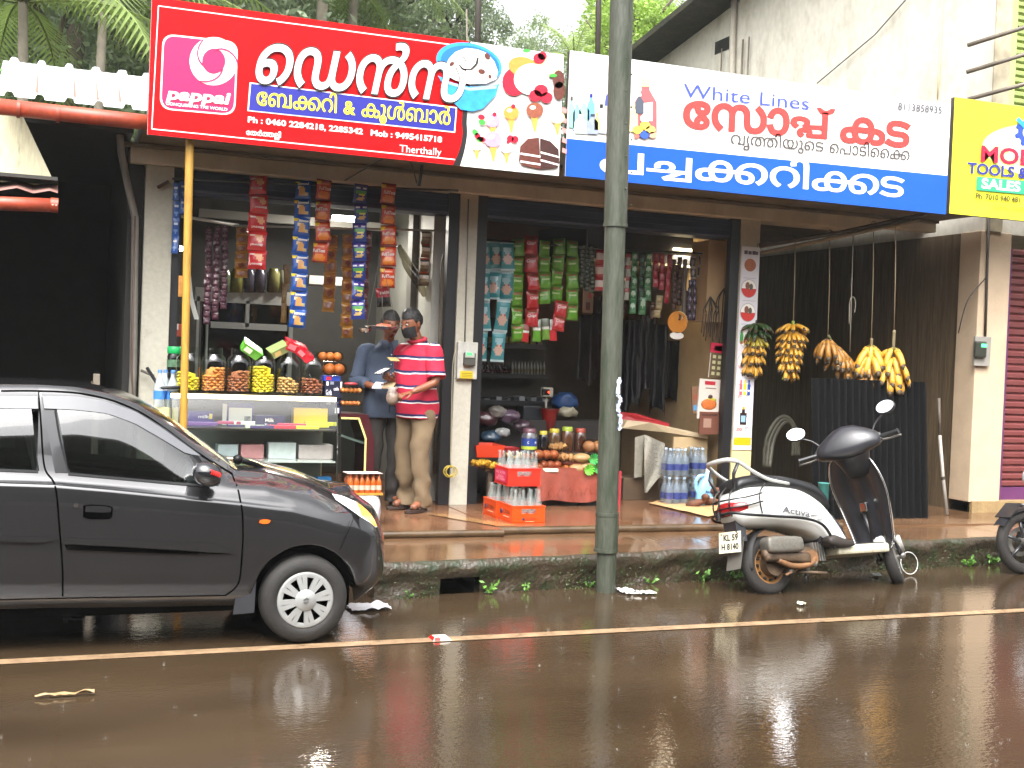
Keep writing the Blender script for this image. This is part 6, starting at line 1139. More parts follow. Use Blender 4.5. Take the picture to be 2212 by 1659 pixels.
or_pk = pack_mesh(W_(31),ho,blob_pat('c8401c',[(.5,.75,.4,.17,'dd7f2c'),(.12,.15,.14,.08,'f0c428'),(.5,.2,.3,.05,'dd8a6a')],'7a1c14'),words=('FullToss',wht,(.08,.52,.92,.50),.16))
strip_thing('short string of orange puff packets between the royal blue and navy strips','strips of snack packets at the bakery front',700,388,693,568,Yp,4,or_pk,ho)
strip_thing('string of orange puff packets nearest the shop centre pillar, hanging over the man in blue','strips of snack packets at the bakery front',841,396,837,622,Yp,5,or_pk,ho)
hn = (P(778,400,Yp) - P(778,441,Yp)).length
nv_pk = pack_mesh(W_(28),hn,blob_pat('14307e',[(.5,.12,.45,.09,'4a2c86'),(.5,.42,.5,.07,'4e9a4a'),(.55,.5,.4,.05,'e0d050'),(.4,.78,.16,.10,'c9a560'),(.65,.72,.14,.1,'c9a560'),(.5,.22,.38,.07,'e6e4ee')]))
strip_thing('string of navy snack packets with purple and green bands beside the orange strips','strips of snack packets at the bakery front',780,398,772,690,Yp,7,nv_pk,hn)
gold = lambda w,h: pack_mesh(w,h,blob_pat('8a5a22',[(.5,.5,.3,.2,'6b2a1c'),(.3,.2,.2,.08,'c08a40')],'a8762e'),nu=8,nv=8)
g1 = gold(W_(24,10.9),W_(22,10.9))
for lb,a in (('short string of golden brown packets just left of the red chip strip',(523,490,521,600,10.9,6)),('string of golden brown packets below the orange strip, ending above the tray',(717,508,709,674,10.7,6)),('longer string of golden packets just left of the navy strip',(752,506,749,730,10.6,9))): strip_thing(lb,'golden brown packet strips',*a,g1,W_(22,10.9))
sx = pack_mesh(W_(13,11),W_(14,11),blob_pat('4a2438',[(.5,.5,.3,.2,'7a5a66'),(.5,.15,.4,.07,'8a7078')]),nu=5,nv=6,bul=.12)
for lb,a in (('left string of small dark purple sachets by the alley side of the bakery',(452,490,446,700,11,15)),('middle string of dark purple sachets in the bakery',(470,488,464,690,11,14)),('right string of dark purple sachets in the bakery',(487,488,482,668,11,13))): strip_thing(lb,'purple sachet strips',*a,sx,W_(14,11))
bs = pack_mesh(W_(13),W_(34),blob_pat('2c56a0',[(.5,.3,.3,.1,'c8ccd8'),(.5,.7,.3,.12,'7a9ad0')]),nu=5,nv=8)
strip_thing('narrow blue packet string by the first pillar, partly behind the yellow pole','narrow blue packet strips',382,395,379,548,10.3,4,bs,W_(34)); strip_thing('two blue and white packets hidden behind the yellow pole top','narrow blue packet strips',397,392,394,462,10.3,2,bs,W_(34))
ts = pack_mesh(W_(11,11.2),W_(40,11.2),blob_pat('8a6a3e',[(.5,.5,.3,.3,'a58a5a')]),nu=5,nv=6)
strip_thing('thin tan packet string hanging behind the blue chip strip','tan packet strips',617,572,614,697,11.2,3,ts,W_(40,11.2))
pu = pack_mesh(W_(29,10.8),W_(30,10.8),stripe_pat((.15,'a8431c'),(.3,'4a4038'),(.45,'d0c8b8'),(.8,'8a7a5a'),(1.1,'6e5c40')),nu=6,nv=8,words=('Pure',wht,(.2,.42,.8,.40),.16))
strip_thing('brown packets with orange tops hung on the bakery inner wall','strips on the bakery inner wall',926,497,920,618,10.75,4,pu,W_(30,10.8))
rs = pack_mesh(W_(16,10.75),W_(34,10.75),blob_pat('6a2430',[(.5,.4,.3,.15,'a87a80'),(.4,.8,.25,.1,'40202a')]),nu=6,nv=8)
strip_thing('dark red sachet strip on the bakery inner wall above the striped polo','strips on the bakery inner wall',948,553,940,725,10.7,5,rs,W_(34,10.75)); strip_thing('dim red packet strip behind the round steel tray','strips on the bakery inner wall',795,500,786,690,11.3,6,rs,W_(34,10.75))
hp = pack_mesh(W_(31),W_(42),stripe_pat((.48,'a02430'),(1.1,'16120e')),words=('Halda',wht,(.15,.36,.85,.30),.16));
strip_thing('single red and black snack bag hung above the man in blue','single hanging bags',826,622,826,663,10.4,1,hp,W_(42),sway=0)
# rails that the strips hang from
def rod(name,label,pts,r,m,cat='rail'): mb = MB(); mb.tube(pts,r,m,8); return tag(mb.build(name),label,cat)
m_rodw = M('a8a6a0',.4,var=.1)
rod('hanging_rail','black rail across the bakery front carrying the bright snack strips',[P(372,386,10.22),P(990,412,10.22)],.010,m_black); rod('hanging_rail','white rod sloping back from the first pillar inside the bakery',[P(386,466,10.4),P(515,487,11)],.014,m_rodw); rod('hanging_rail','white rod across the bakery carrying golden strips',[P(500,487,10.95),P(972,499,10.5)],.010,m_rodw)
# ------------------------------------------------------------ bakery display case with curved glass front
Yc = 9.72
xc0,xc1 = P(372,853,Yc).x,P(731,862,Yc).x
zt_c = P(540,857,Yc).z; zs1 = P(560,927,Yc).z; zs2 = P(640,996,Yc).z
case = thing('display_case','glass fronted bakery display case with sweets on its shelves below the cookie jars','display case',((xc0 + xc1) / 2,10,FZ))
m_al = M('c8c2a4',.3,metal=.4); m_lt = M('f4e6b0',.4,emit=2.5)
mb = MB(); mb.box((xc0,9.82,zt_c - .012),(xc1,10.32,zt_c + .02),M('1c1713',.25)); part('top',mb,case)
mb = MB(); mb.box((xc0,9.80,zt_c - .026),(xc1,9.818,zt_c + .008),m_lt); part('light_strip',mb,case)
prof_g = smooth_path([(9.80,zt_c - .026),(9.745,zt_c - .14),(9.70,zt_c - .32),(9.68,zt_c - .55),(9.68,FZ + .12)],6)
mb = MB(); mb.loft([[(xc0,y,z) for y,z in prof_g],[(xc1,y,z) for y,z in prof_g]],pane('e9efec',.02,.04,1.3),closed=False); part('glass_front',mb,case)
mb = MB()
for xx in (xc0,xc1):
 for i in range(len(prof_g) - 1):
  (ya,za),(yb,zb_) = prof_g[i],prof_g[i + 1]; mb.add([(xx,ya,za),(xx,yb,zb_),(xx,10.3,zb_),(xx,10.3,za)],[(0,1,2,3)],pane('e4ece8',.02,.05))
part('glass_side',mb,case)
mb = MB(); mb.tube([(xc1,y,z) for y,z in prof_g],.006,M('23241f',.3),6); mb.tube([(xc0,y,z) for y,z in prof_g],.006,M('23241f',.3),6)
for xx in (xc0 + .01,xc1 - .01,(xc0 + xc1) / 2): mb.box((xx - .012,10.26,FZ),(xx + .012,10.3,zt_c - .012),m_al)
part('frame',mb,case)
mb = MB(); mb.box((xc0 + .01,9.735,zs1 - .012),(xc1 - .01,10.25,zs1),M('3a342c',.3)); part('shelf',mb,case)
mb = MB(); mb.box((xc0 + .01,9.70,zs2 - .012),(xc1 - .01,10.25,zs2),M('b9bcb8',.2,coat=.4)); part('shelf',mb,case)
mb = MB(); mb.box((xc0 + .01,10.255,zs2),(xc1 - .01,10.262,zs1 - .02),M('f0f2f2',.3)); mb.box((xc0 + .01,10.255,zs1 + .01),(xc1 - .01,10.262,zt_c - .02),M('5a5040',.5)); mb.box((xc0 + .01,10.255,FZ + .1),(xc1 - .01,10.262,zs2 - .02),M('7c8078',.4)); part('back_panel',mb,case)  # middle panel painted white to stand for brightness reflected in the glass
mb = MB(); mb.box((xc0,9.7,FZ),(xc1,10.3,FZ + .12),M('8a8f8c',.4)); part('base',mb,case)
def item(name,label,cat,r,Y,dep,m,z0=None,rotz=0,words=None,group=None,bev=.004,top_m=None,lay=0):
 a,b = P(r[0],r[3],Y),P(r[2],r[1],Y); z = a.z if z0 is None else z0; h = b.z - a.z; wd = b.x - a.x; c_ = Vector(((a.x + b.x) / 2,Y,z))
 mb = MB(); mb.box((-wd / 2,0,0),(wd / 2,dep,h),m,bev)
 if words:
  for tx,c,(u0,v0,u1),hh in words: text(mb,tx,M(c,.5),(-wd / 2 + u0 * wd,-.0025,v0 * h),(-wd / 2 + u1 * wd,-.0025,v0 * h),(0,0,1),hh * h,.01)
 if top_m:
  for (u0,v0,u1,v1,mm) in top_m: mb.box((-wd / 2 + u0 * wd,-.0018,v0 * h),(-wd / 2 + u1 * wd,.002,v1 * h),mm)
 o = mb.build(name,loc=(0,0,0)); o.location = c_; o.rotation_euler = (0,0,rotz); return tag(o,label,cat,group)
pp = M('3a2484',.45,var=.1); wl_ = M('d6d4d8',.5); yl_ = M('d8b814',.45)
item('chocolate_box','small purple chocolate box at the left of the display case shelf','box',(393,889,463,920),9.95,.12,pp,zs1,.1,[('milk','e6e2ee',(.5,.55,.85),.22)],top_m=[(.85,.5,.95,.85,M('d8c850',.4)),(.1,.5,.2,.9,M('6a58a8',.4))])
item('sweet_box','white fronted purple box standing in the display case middle','box',(490,872,548,922),9.98,.1,pp,zs1,-.08,None,top_m=[(.06,.08,.94,.8,wl_),(.65,.15,.9,.45,M('3a3844',.5)),(-.18,.06,-.02,.95,wl_)])
item('chocolate_box','open navy chocolate carton next to the white fronted purple box','box',(552,898,616,924),9.86,.14,M('241c44',.5),zs1,0,[('Milk','e8e4da',(.32,.5,.62),.3),('Twist','e8e4da',(.3,.12,.62),.24)])
yb_ = item('sweet_box','open yellow chocolate bar carton at the right of the display case','box',(634,880,708,922),9.92,.14,yl_,zs1,-.06,[('CHOCO BAR','4a3a10',(.3,.18,.95),.16)])
for i,(a,b,c,d,col_,lbl) in enumerate(((636,912,690,918,'e0d81e','yellow chocolate bar lying askew on top of the other yellow bars'),(655,916,712,923,'e6dc22','yellow chocolate bar in front of the yellow carton'),(660,921,728,928,'d8d020','long yellow bar at the right front corner of the shelf'),(580,913,640,920,'c81e34','red wafer bar crossing in front of the navy carton'),(600,918,662,925,'b81a44','crimson wafer bar at the front of the shelf'),(505,913,560,919,'d6dccc','white and green wrapped bar in front of the white box'),(530,918,572,925,'c8d0b4','pale wrapped bar with a lime end on the shelf front'),(395,917,470,924,'5a2a78','flat purple bar in front of the purple box'),(470,919,520,925,'a02c58','pink bar left of the pale wrapped bars'),(540,922,600,928,'38205c','dark purple bar on the shelf edge'))):
 item('chocolate_bar',lbl,'bar',(a,b,c,d),9.78 + (i % 3) * .05,.035,M(col_,.3,coat=.3),zs1 + .001 + .012 * (i % 3),(-.12,.08,.03,-.1)[i % 4],bev=.004)
for i,(a,b,c,d,col_,lbl) in enumerate(((520,960,570,990,'c88a8c','pink carton on the lower shelf of the display case'),(580,955,640,990,'d8dcdc','white carton on the lower shelf beside the pink carton'),(645,962,720,992,'c8b8b6','pale packet on the lower shelf at the right'),(470,962,515,992,'b8c0c4','grey white packet on the lower shelf at the left'))): item('sweet_box',lbl,'box',(a,b,c,d),9.9,.15,M(col_,.5,var=.1,vs=20),zs2 + .001)
def bottle_mesh(r,h,body,cap_m,label_m=None,n=16):
 mb = MB(); prof = [(0,0),(r * .9,0),(r,.02 * h),(r,.5 * h),(r * .96,.58 * h),(r * .6,.74 * h),(r * .36,.82 * h),(r * .34,.95 * h)]; mb.lathe(prof,body,n=n); mb.lathe([(r * .38,.92 * h),(r * .38,h),(0,h)],cap_m,n=n)
 if label_m: mb.lathe([(r * 1.015,.22 * h),(r * 1.015,.44 * h)],label_m,n=n)
 return mb.mesh('bottle')
def put(mesh,name,label,cat,loc,rot=(0,0,0),group=None,sc=None):
 o = bpy.data.objects.new(name,mesh); COL.objects.link(o); o.location = loc; o.rotation_euler = rot
 if sc: o.scale = sc
 return tag(o,label,cat,group)
pw = M('ccd8de',.1,alpha=.42,coat=1)
bm_ = bottle_mesh(.036,.2,pw,M('2a7fc0',.4)); zf_ = FZ + .3
for i,px in enumerate((525,550,577,601)): q = P(px,1020,9.9); put(bm_,'water_bottle','small clear water bottle with a blue cap in the bottom of the display case','bottle',(q.x,q.y,zs2 - .33),group='water bottles in the display case')
item('snack_box','bright blue packet at the bottom right of the display case','packet',(686,1031,716,1041),9.85,.1,M('2a80c8',.4),None)
# ------------------------------------------------------------ jars of biscuits
YJ = 9.98
jg = pane('f2f6f2',.03,.0,2.2)
jr = .098; mb = MB(); rim = []
mb.lathe([(0,.002),(jr * .93,.002),(jr,.015),(jr,.245),(jr * .93,.275),(jr * .70,.30),(jr * .66,.31),(jr * .70,.318),(jr * .66,.326),(jr * .70,.334),(jr * .66,.345),(jr * .68,.36)],jg,n=28)
jar_me = mb.mesh('glass_jar')
def biscuit(col_): mb = MB(); mb.ball((0,0,0),(.026,.026,.012),M(col_,.7,var=.2,vs=40,bump=.3,bs=90),12,8); return mb.mesh('biscuit')
for px,top_,col_,what in ((405,808,'d8c21c','yellow'),(460,797,'d08440','orange'),(514,802,'9c5c38','brown'),(567,790,'dcc624','bright yellow'),(621,817,'c09458','pale tan'),(673,815,'8c4c30','dark brown')):
 q = P(px,853,YJ); zb_ = zt_c + .021; q.z = zb_
 which = {'yellow': 'glass jar of yellow biscuits behind the yellow pole','orange': 'glass jar of orange biscuits next to the yellow pole','brown': 'glass jar half full of reddish brown biscuits','bright yellow': 'glass jar filled nearly to the neck with bright yellow biscuits','pale tan': 'glass jar of pale tan round biscuits','dark brown': 'glass jar of dark brown biscuits at the right end'}[what]
 put(jar_me,'glass_jar',which,'jar',q)
 fh = P(px,top_,YJ).z - P(px,850,YJ).z; bme = biscuit(col_); z = .018; k = 0
 while z < fh:
  nr_ = 9; lean_ = (z / fh) > .72
  for i in range(nr_):
   a = 2 * math.pi * (i + .5 * (k % 2)) / nr_ + .2; x,y = math.cos(a),math.sin(a)
   if y > .45 and not lean_: continue
   if lean_ and (x * (1 if px % 2 else -1) > .1 + .2 * math.sin(i)): continue
   put(bme,'biscuit',what + ' biscuit in a stack inside its glass jar','biscuit',q + Vector((x * .068,y * .068,z)),(random.uniform(-.3,.3),random.uniform(-.3,.3),a),what + ' biscuits in one jar',(.93,.93,.95))
  z += .0215; k += 1
 if True:
  mb = MB(); mb.lathe([(0,.01),(.06,.01),(.06,fh * .9),(0,fh)],M(col_,.8,var=.4,vs=30),n=14); o = put(mb.mesh('biscuit_heap'),'biscuit_heap',what + ' biscuits filling the middle of the jar','biscuits',q); o['kind'] = 'stuff'
# jar with the green lid, water bottles and small shelf at the pillar
q = P(375,806,10.15); jar = thing('plastic_jar','clear plastic jar with a bright green lid beside the whitewashed pillar','jar',q)
mb = MB(); mb.lathe([(0,0),(.05,0),(.056,.01),(.056,.14),(.045,.165)],pane('d8e4dc',.05,.2,1.3),q,20); mb.lathe([(.057,.05),(.057,.11)],M('4a6a50',.5,var=.4,vs=40),q,20); part('body',mb,jar)
mb = MB(); mb.lathe([(.053,.16),(.056,.165),(.056,.21),(.05,.217),(0,.217)],M('0f9a52',.4),q,24); part('lid',mb,jar)
rod('shelf_bracket','black iron bracket arm in front of the pillar base',[P(318,795,10.1),P(345,838,9.95),P(400,836,9.9)],.014,m_black,'bracket'); rod('shutter_bolt','rusty iron bolt bar on the first pillar top',[P(340,405,10.32),P(365,392,10.3)],.014,M('4a3026',.7),'bolt'); rod('door_bar','grey iron bar sticking out of the first pillar by the green lidded jar',[P(305,800,10.3),P(332,812,10.25)],.012,M('57524c',.5),'bar')
bw = bottle_mesh(.045,.30,pw,M('3a6ab0',.4),M('3c78c0',.4))
for i,(dx,dy) in enumerate(((-.06,0),(.04,.0),(-.01,.08))): q = P(360,880,9.98); put(bw,'water_bottle','large clear water bottle with a blue label crowded by the pillar foot','bottle',q + Vector((dx,dy,0)),group='water bottles by the pillar')
item('carton','cream carton under the water bottles beside the display case','carton',(322,880,386,925),9.95,.25,M('b8b088',.7,var=.1),None); item('tap_box','small white switch box on the first pillar foot','switch box',(345,806,361,822),10.32,.03,M('c8ccc8',.4))
# tubs and packs lying on the jar necks
def tub(label,px,py,col_,rot,s=1.0,lid=None):
 mb = MB(); c_ = M(col_,.25,coat=.5); mb.loft([[(x * a,y * b,z) for x,y in ((-1,-1),(1,-1),(1,1),(-1,1))] for z,a,b in ((-.04,.075,.045),(.02,.085,.055),(.03,.09,.06),(.04,.09,.06))],c_,smooth=False); mb.box((-.06,-.061,-.02),(.0,-.05,.02),lid or c_)
 q = P(px,py,9.93); return put(mb.mesh('snack_tub'),'snack_tub',label,'tub',q,rot,None,(s,) * 3)
tub('lime green plastic snack tub tilted over the jars',542,755,'5fb832',(.5,.55,.2),1.0,M('d8e8c8',.4)); tub('clear and green snack tub with tan biscuit sticks above the jars',601,756,'8a9a62',(.4,-.5,.1),.9,M('c8a868',.5)); tub('red snack tub lying left of its twin above the jars',636,749,'c4142c',(.3,.35,.1),1.0,M('d86a74',.4)); tub('red snack tub hanging lower at the right of its twin',656,764,'cc1832',(.4,.7,.1),.9,M('dc7880',.4))
# breads and boxes at the right end of the counter
def loaf(label,px,py,Y,n,r,col_,group='bread bags at the counter end',wrap=True):
 q = P(px,py,Y); t = thing('bread_bag',label,'bread',q,group=group); mb = MB()
 for i in range(n): mb.ball(q + Vector(((i - (n - 1) / 2) * r * 1.25,0,0)),(r * .8,r * .9,r * .75),M(col_,.5,var=.2,vs=16,coat=.2),14,10)
 part('bread',mb,t)
 mb = MB(); k = (n - 1) / 2 * r * 1.25 + r
 mb.grid(lambda u,v: tuple(q + Vector((k * 1.12 * math.sin(math.pi * v) ** .5 * math.cos(2 * math.pi * u) * (1 + .06 * noise.noise(Vector((u * 9,v * 9,px)))),r * 1.1 * math.sin(math.pi * v) ** .5 * math.sin(2 * math.pi * u),r * .95 * math.cos(math.pi * v)))),24,12,pane('f0e6da',.1,.06,1.6)); part('wrapper',mb,t); return t
loaf('upper bag of three golden buns on the counter end',713,770,9.95,3,.048,'c07a3c'); loaf('lower bag of bigger buns under the three golden buns',722,797,9.95,2,.062,'b06a34')
dkb = M('1a1c30',.4,var=.15)
item('biscuit_box','thin blue carton topping the dark box stack','box',(699,812,736,823),9.93,.12,M('1e3c9a',.4),top_m=[(.15,.2,.45,.8,M('b82030',.4))]); item('biscuit_box','dark blue box with white script standing on the counter end','box',(701,823,740,860),9.93,.12,dkb,None,.0,[('Gofa','dcdce4',(.06,.2,.4),.3),('cafe','dcdce4',(.5,.45,.8),.2)],top_m=[(.88,.5,.97,.95,wl_),(.08,.72,.2,.95,wl_),(.3,.78,.5,.95,M('7a8090',.4))]); item('biscuit_box','dark blue box with a white barcode label below the script box','box',(690,861,738,894),9.95,.12,M('1e2048',.4),None,0,None,top_m=[(.7,.06,.9,.4,wl_),(.3,.6,.5,.85,M('8a90a8',.4)),(.6,.7,.85,.74,M('8a90a8',.4))])
loaf('upper pack of round rusks beside the dark blue boxes',758,843,9.93,5,.028,'c4864a','rusk packs'); loaf('lower pack of round rusks under the first rusk pack',757,871,9.93,5,.026,'b87a46','rusk packs')
mb = MB(); q = P(758,829,9.92); mb.ball(q,(.06,.05,.014),M('a83038',.4,coat=.4),14,6); tag(mb.build('snack_packet'),'flat red packet lying on the upper rusk pack','packet')
# maroon cabinet at the counter end
Ym = 9.96; cab = thing('wooden_counter','maroon counter cabinet with a slanted glass front and yellow edging','counter',P(765,1080,Ym))
def pl(pts,Y): return [P(a,b,Y) for a,b in pts]
mar = M('3c0f16',.35,coat=.3); mb = MB(); mb.poly(pl([(735,893),(796,896),(798,905),(735,903)],Ym - .02),mar,(0,.4,0)); mb.poly(pl([(776,904),(798,904),(808,950),(806,1085),(789,1085),(791,950)],Ym - .02),mar,(0,.4,0)); part('side_panel',mb,cab)
mb = MB(); stp = M('d8c878',.45)
for a,b in (((737,903),(776,904)),((775,903),(791,950)),((790,949),(787,1050))): A,B = P(*a,Ym - .03),P(*b,Ym - .03); d = (B - A).normalized(); n_ = Vector((d.z,0,-d.x)) * .008; mb.add([A + n_,B + n_,B - n_,A - n_],[(0,1,2,3)],stp)
part('edge_strip',mb,cab)
mb = MB(); mb.poly(pl([(737,906),(775,907),(789,950),(787,1060),(737,1060)],Ym),pane('c8d0cc',.03,.1,1.5)); part('glass',mb,cab)
mb = MB(); mb.poly(pl([(737,938),(786,955),(786,960),(737,943)],Ym + .05),M('9aa6a0',.2),(0,.3,0)); mb.poly(pl([(737,1055),(787,1058),(787,1085),(737,1085)],Ym),mar,(0,.35,0)); part('shelf',mb,cab)
mb = MB(); q = P(748,1030,9.9)
# orange drink pack on a white sack
q = G(783,1131,FZ); q.y = 9.2; q.x = P(780,1131,9.2).x
mb = MB(); mb.loft([[Vector((q.x,q.y,FZ)) + Vector((rw * math.copysign(abs(math.cos(t)) ** .6,math.cos(t)) * (1 + .05 * math.sin(5 * t + z * 20)),.10 * k * math.copysign(abs(math.sin(t)) ** .6,math.sin(t)),z)) for t in [2 * math.pi * i / 28 for i in range(28)]] for z,rw,k in ((0,.125,1),(.03,.14,1.1),(.10,.142,1.15),(.17,.135,1.1),(.235,.12,1))],M('b9bac0',.3,var=.12,vs=14,bump=.6,bs=16,coat=.3)); tag(mb.build('sack'),'white plastic wrapped bundle on the floor under the orange drink pack','bundle')
pk_o = thing('drink_pack','shrink wrapped tray of orange drink bottles behind the car bonnet','drink pack',(q.x,q.y,FZ + .24))
sm = bottle_mesh(.022,.165,M('c8641c',.25,coat=.6),M('d8d4cc',.4),M('cfc8bc',.4)); zp = .24
for i in range(6):
 for j in range(4):
  o = bpy.data.objects.new('bottle',sm); COL.objects.link(o); o.parent = pk_o; o.location = ((i - 2.5) * .045,(j - 1.5) * .045,.004)
mb = MB(); mb.box((-.142,-.095,0),(.142,.095,.016),M('c8a048',.6)); mb.build('tray',pk_o,local=True)
mb = MB(); mb.loft([[(x * .145,y * .098,z) for x,y in ((-1,-1),(0,-1.02),(1,-1),(1,1),(-1,1))] for z in (.003,.06,.12,.165)],pane('f2ece6',.12,.05,2.2),smooth=False); mb.add([(-.142,-.095,.168),(.142,-.095,.168),(.142,.095,.168),(-.142,.095,.168)],[(0,1,2,3)],M('c8b4a8',.3,var=.3,vs=60)); mb.build('shrink_wrap',pk_o,local=True)
# hanging steel tray
q = P(826,707,9.92); tr_ = thing('hanging_tray','round steel tray with an orange cloth hanging before the man in blue','tray',q)
st_ = M('a8a49c',.25,metal=.8,var=.1); mb = MB(); mb.lathe([(0,-.02),(.10,-.02),(.135,.0),(.155,.006),(.155,.009),(.13,.004),(.1,-.014),(0,-.014)],st_,q,28); part('dish',mb,tr_)
mb = MB(); mb.ball(q + Vector((.01,0,.008)),(.07,.05,.024),M('d0502c',.7,bump=.5),14,8); part('cloth',mb,tr_)
mb = MB(); q2 = q + Vector((-.14,.05,-.015)); mb.lathe([(0,-.045),(.04,-.04),(.055,-.01),(.06,0)],st_,q2,18); part('cup',mb,tr_)
mb = MB()
for a in (0.3,2.4,4.5): mb.tube([q + Vector((.15 * math.cos(a),.15 * math.sin(a),.008)),Vector((q.x + .01,q.y + .2,2.5))],.0025,M('5a564e',.5),4)
part('string',mb,tr_)
# ------------------------------------------------------------ inside the bakery: cupboard, shelf, lamps
cup = thing('wall_cupboard','aluminium framed cupboard with dark glass at the back of the bakery','cupboard',P(535,800,12))
m_alf = M('8f9290',.4,metal=.3); mb = MB()
for (a,b,c,d) in ((421,632,632,650),(455,702,620,708),(529,650,539,706),(418,640,432,860),(440,640,452,860),(618,660,634,860)): A,B = P(a,d,12),P(c,b,12); mb.box((A.x,11.98,A.z),(B.x,12.05,B.z),m_alf)
part('frame',mb,cup); mb = MB(); A,B = P(430,860,12.06),P(632,645,12.06); mb.box((A.x,12.06,A.z),(B.x,12.1,B.z),M('0e1114',.08)); part('glass',mb,cup)
mb = MB(); A,B = P(668,613,11.9),P(740,599,11.9); mb.box((A.x,11.9,A.z),(B.x,12.3,B.z),M('a8aaa6',.5)); tag(mb.build('shelf'),'pale wall shelf board glimpsed behind the golden strips','shelf')
for i,(a,b,c,col_) in enumerate(((486,590,13,'5a6a4a'),(511,588,14,'6a6a34'),(538,590,13,'3c3a48'),(560,590,14,'34303c'),(590,588,15,'5c5a34'),(610,592,10,'6a6c60'))):
 q = P(a,632,12); hh = (P(a,b - 8,12) - q).length; rr_ = W_(c,12) * .85; mb = MB(); mb.lathe([(0,0),(rr_,0),(rr_,hh * .8),(rr_ * .7,hh * .92),(rr_ * .7,hh),(0,hh)],M(col_,.2,coat=.7,var=.25,vs=30),q,16); tag(mb.build('jar'),('dull green jar at the left of the cupboard top','olive oil jar on the cupboard top','dark purple jar third on the cupboard top','dark brown jar fourth on the cupboard top','wide olive jar on the cupboard top behind the tan string','small grey jar at the right of the cupboard top')[i],'jar')
mb = MB(); mb.box((P(430,460,12.3).x,12.3,P(430,468,12.3).z),(P(850,468,12.3).x,12.36,P(430,450,12.3).z),M('8a8a86',.5)); tag(mb.build('ceiling_batten'),'long grey batten high on the bakery back wall','batten'); mb = MB(); mb.box((P(430,460,12.3).x,11.2,P(430,425,11.2).z),(P(880,468,11.2).x,11.24,P(430,418,11.2).z),M('6a6c70',.5)); tag(mb.build('ceiling_batten'),'grey batten under the bakery ceiling behind the shutter box','batten')
def lamp(name,label,mbf,pos,power,size,col_=(1,.95,.86)):
 t = thing(name,label,'lamp',pos); mb = MB(); mbf(mb); part('diffuser',mb,t)
 l = bpy.data.lights.new('lamp_light','AREA'); l.energy = power; l.size = size; l.color = col_; l.shape = 'DISK'; o = bpy.data.objects.new('lamp_light',l); COL.objects.link(o); o.parent = t; o.location = (0,0,-.06); return t
em = M('fff4e0',.5,emit=14); q = P(750,442,11.6); lamp('ceiling_lamp','lit round ceiling lamp behind the navy packet strip',lambda mb: mb.ball(q,(.075,.075,.035),em,16,8),q,9,.15)
q3 = P(746,472,11.9); lamp('tube_light','lit white tube light under the bakery ceiling',lambda mb: mb.box(q3 + Vector((-.13,-.02,-.025)),q3 + Vector((.13,.02,.025)),em),q3,9,.25)
q4 = P(390,537,10.6); lamp('bulb','small lit white bulb beside the yellow pole',lambda mb: mb.ball(q4,.024,M('ffffff',.5,emit=9),12,8),q4,1.2,.05)
q5 = P(237 + 768 - 60,345 + 356,11.0)
mb = MB(); pts = smooth_path([P(407,590,10.6),P(412,640,10.6),P(425,690,10.6)],5)
for i in range(len(pts) - 1): a,b = Vector(pts[i]),Vector(pts[i + 1]); mb.add([a - Vector((.02,0,0)),a + Vector((.02,0,0)),b + Vector((.02,0,0)),b - Vector((.02,0,0))],[(0,1,2,3)],M('b8bab6',.5))
tag(mb.build('paper_band'),'curling white band hanging just right of the yellow pole','band')
mb = MB(); A,B = P(376,640,10.9),P(398,596,10.9); mb.box((A.x,10.9,A.z),(B.x,10.92,B.z),M('a8742c',.6,var=.3,vs=20)); tag(mb.build('calendar'),'small orange wall calendar partly behind the yellow pole','calendar')
item('snack_box','white and red tin on the wall ledge behind the yellow pole','tin',(377,700,393,727),10.9,.05,M('a84838',.5),top_m=[(.0,.55,.5,1,wl_)])
mb = MB(); rg = []
for z,k in ((P(955,740,10.5).z - 1.2,1),(P(955,700,10.5).z,1),(P(955,570,10.5).z,1),(P(955,550,10.5).z,.7),(P(955,543,10.5).z,.2)): c_ = P(957,700,10.5); rg.append([(c_.x + .045 * k * math.cos(t),10.5 + .02 * math.sin(t),z) for t in [2 * math.pi * i / 14 for i in range(14)]])
mb.loft(rg,M('5a5246',.6,var=.3,vs=9)); tag(mb.build('rolled_mat'),'tall rounded grey brown board leaning on the bakery inner wall','board')
mb = MB(); q = P(888,575,10.9); mb.tube(smooth_path([P(862,530,10.9),P(880,570,10.85),P(905,610,10.8),P(918,640,10.8)],5),[.02 + .03 * math.sin(math.pi * i / 15) for i in range(16)],pane('d8d4c4',.1,.25,2),10); tag(mb.build('plastic_bag'),'long clear plastic bag hanging on the bakery inner wall','bag')
# electric meter board between the shops, cable and coil
Y_ = 10.30; A,B = P(987,818,Y_),P(1033,740,Y_)
met = thing('meter_board','wooden meter board with a small grey electric meter on the middle pillar','meter board',A)
mb = MB(); mb.box((A.x,Y_,A.z),(B.x,Y_ + .05,B.z),M('b4b2aa',.6,var=.2,vs=14),.004); part('board',mb,met)
mb = MB(); a,b = P(1003,790,Y_ - .05),P(1029,762,Y_ - .05); mb.box((a.x,Y_ - .05,a.z),(b.x,Y_,b.z),M('4a4a44',.4),.012); a2,b2 = P(1005,770,Y_ - .06),P(1026,760,Y_ - .06); mb.box((a2.x,Y_ - .062,a2.z - .01),(b2.x,Y_ - .045,b2.z),M('a8aaa4',.4),.004); part('meter',mb,met)
mb = MB(); a,b = P(1008,767,Y_ - .065),P(1020,762,Y_ - .065); mb.box((a.x,Y_ - .066,a.z),(b.x,Y_ - .06,b.z),M('3fae5c',.4,emit=.6)); part('display',mb,met)
mb = MB(); a,b = P(994,817,Y_ - .005),P(1022,802,Y_ - .005); mb.box((a.x,Y_ - .006,a.z),(b.x,Y_,b.z),M('c8b020',.5),.001)
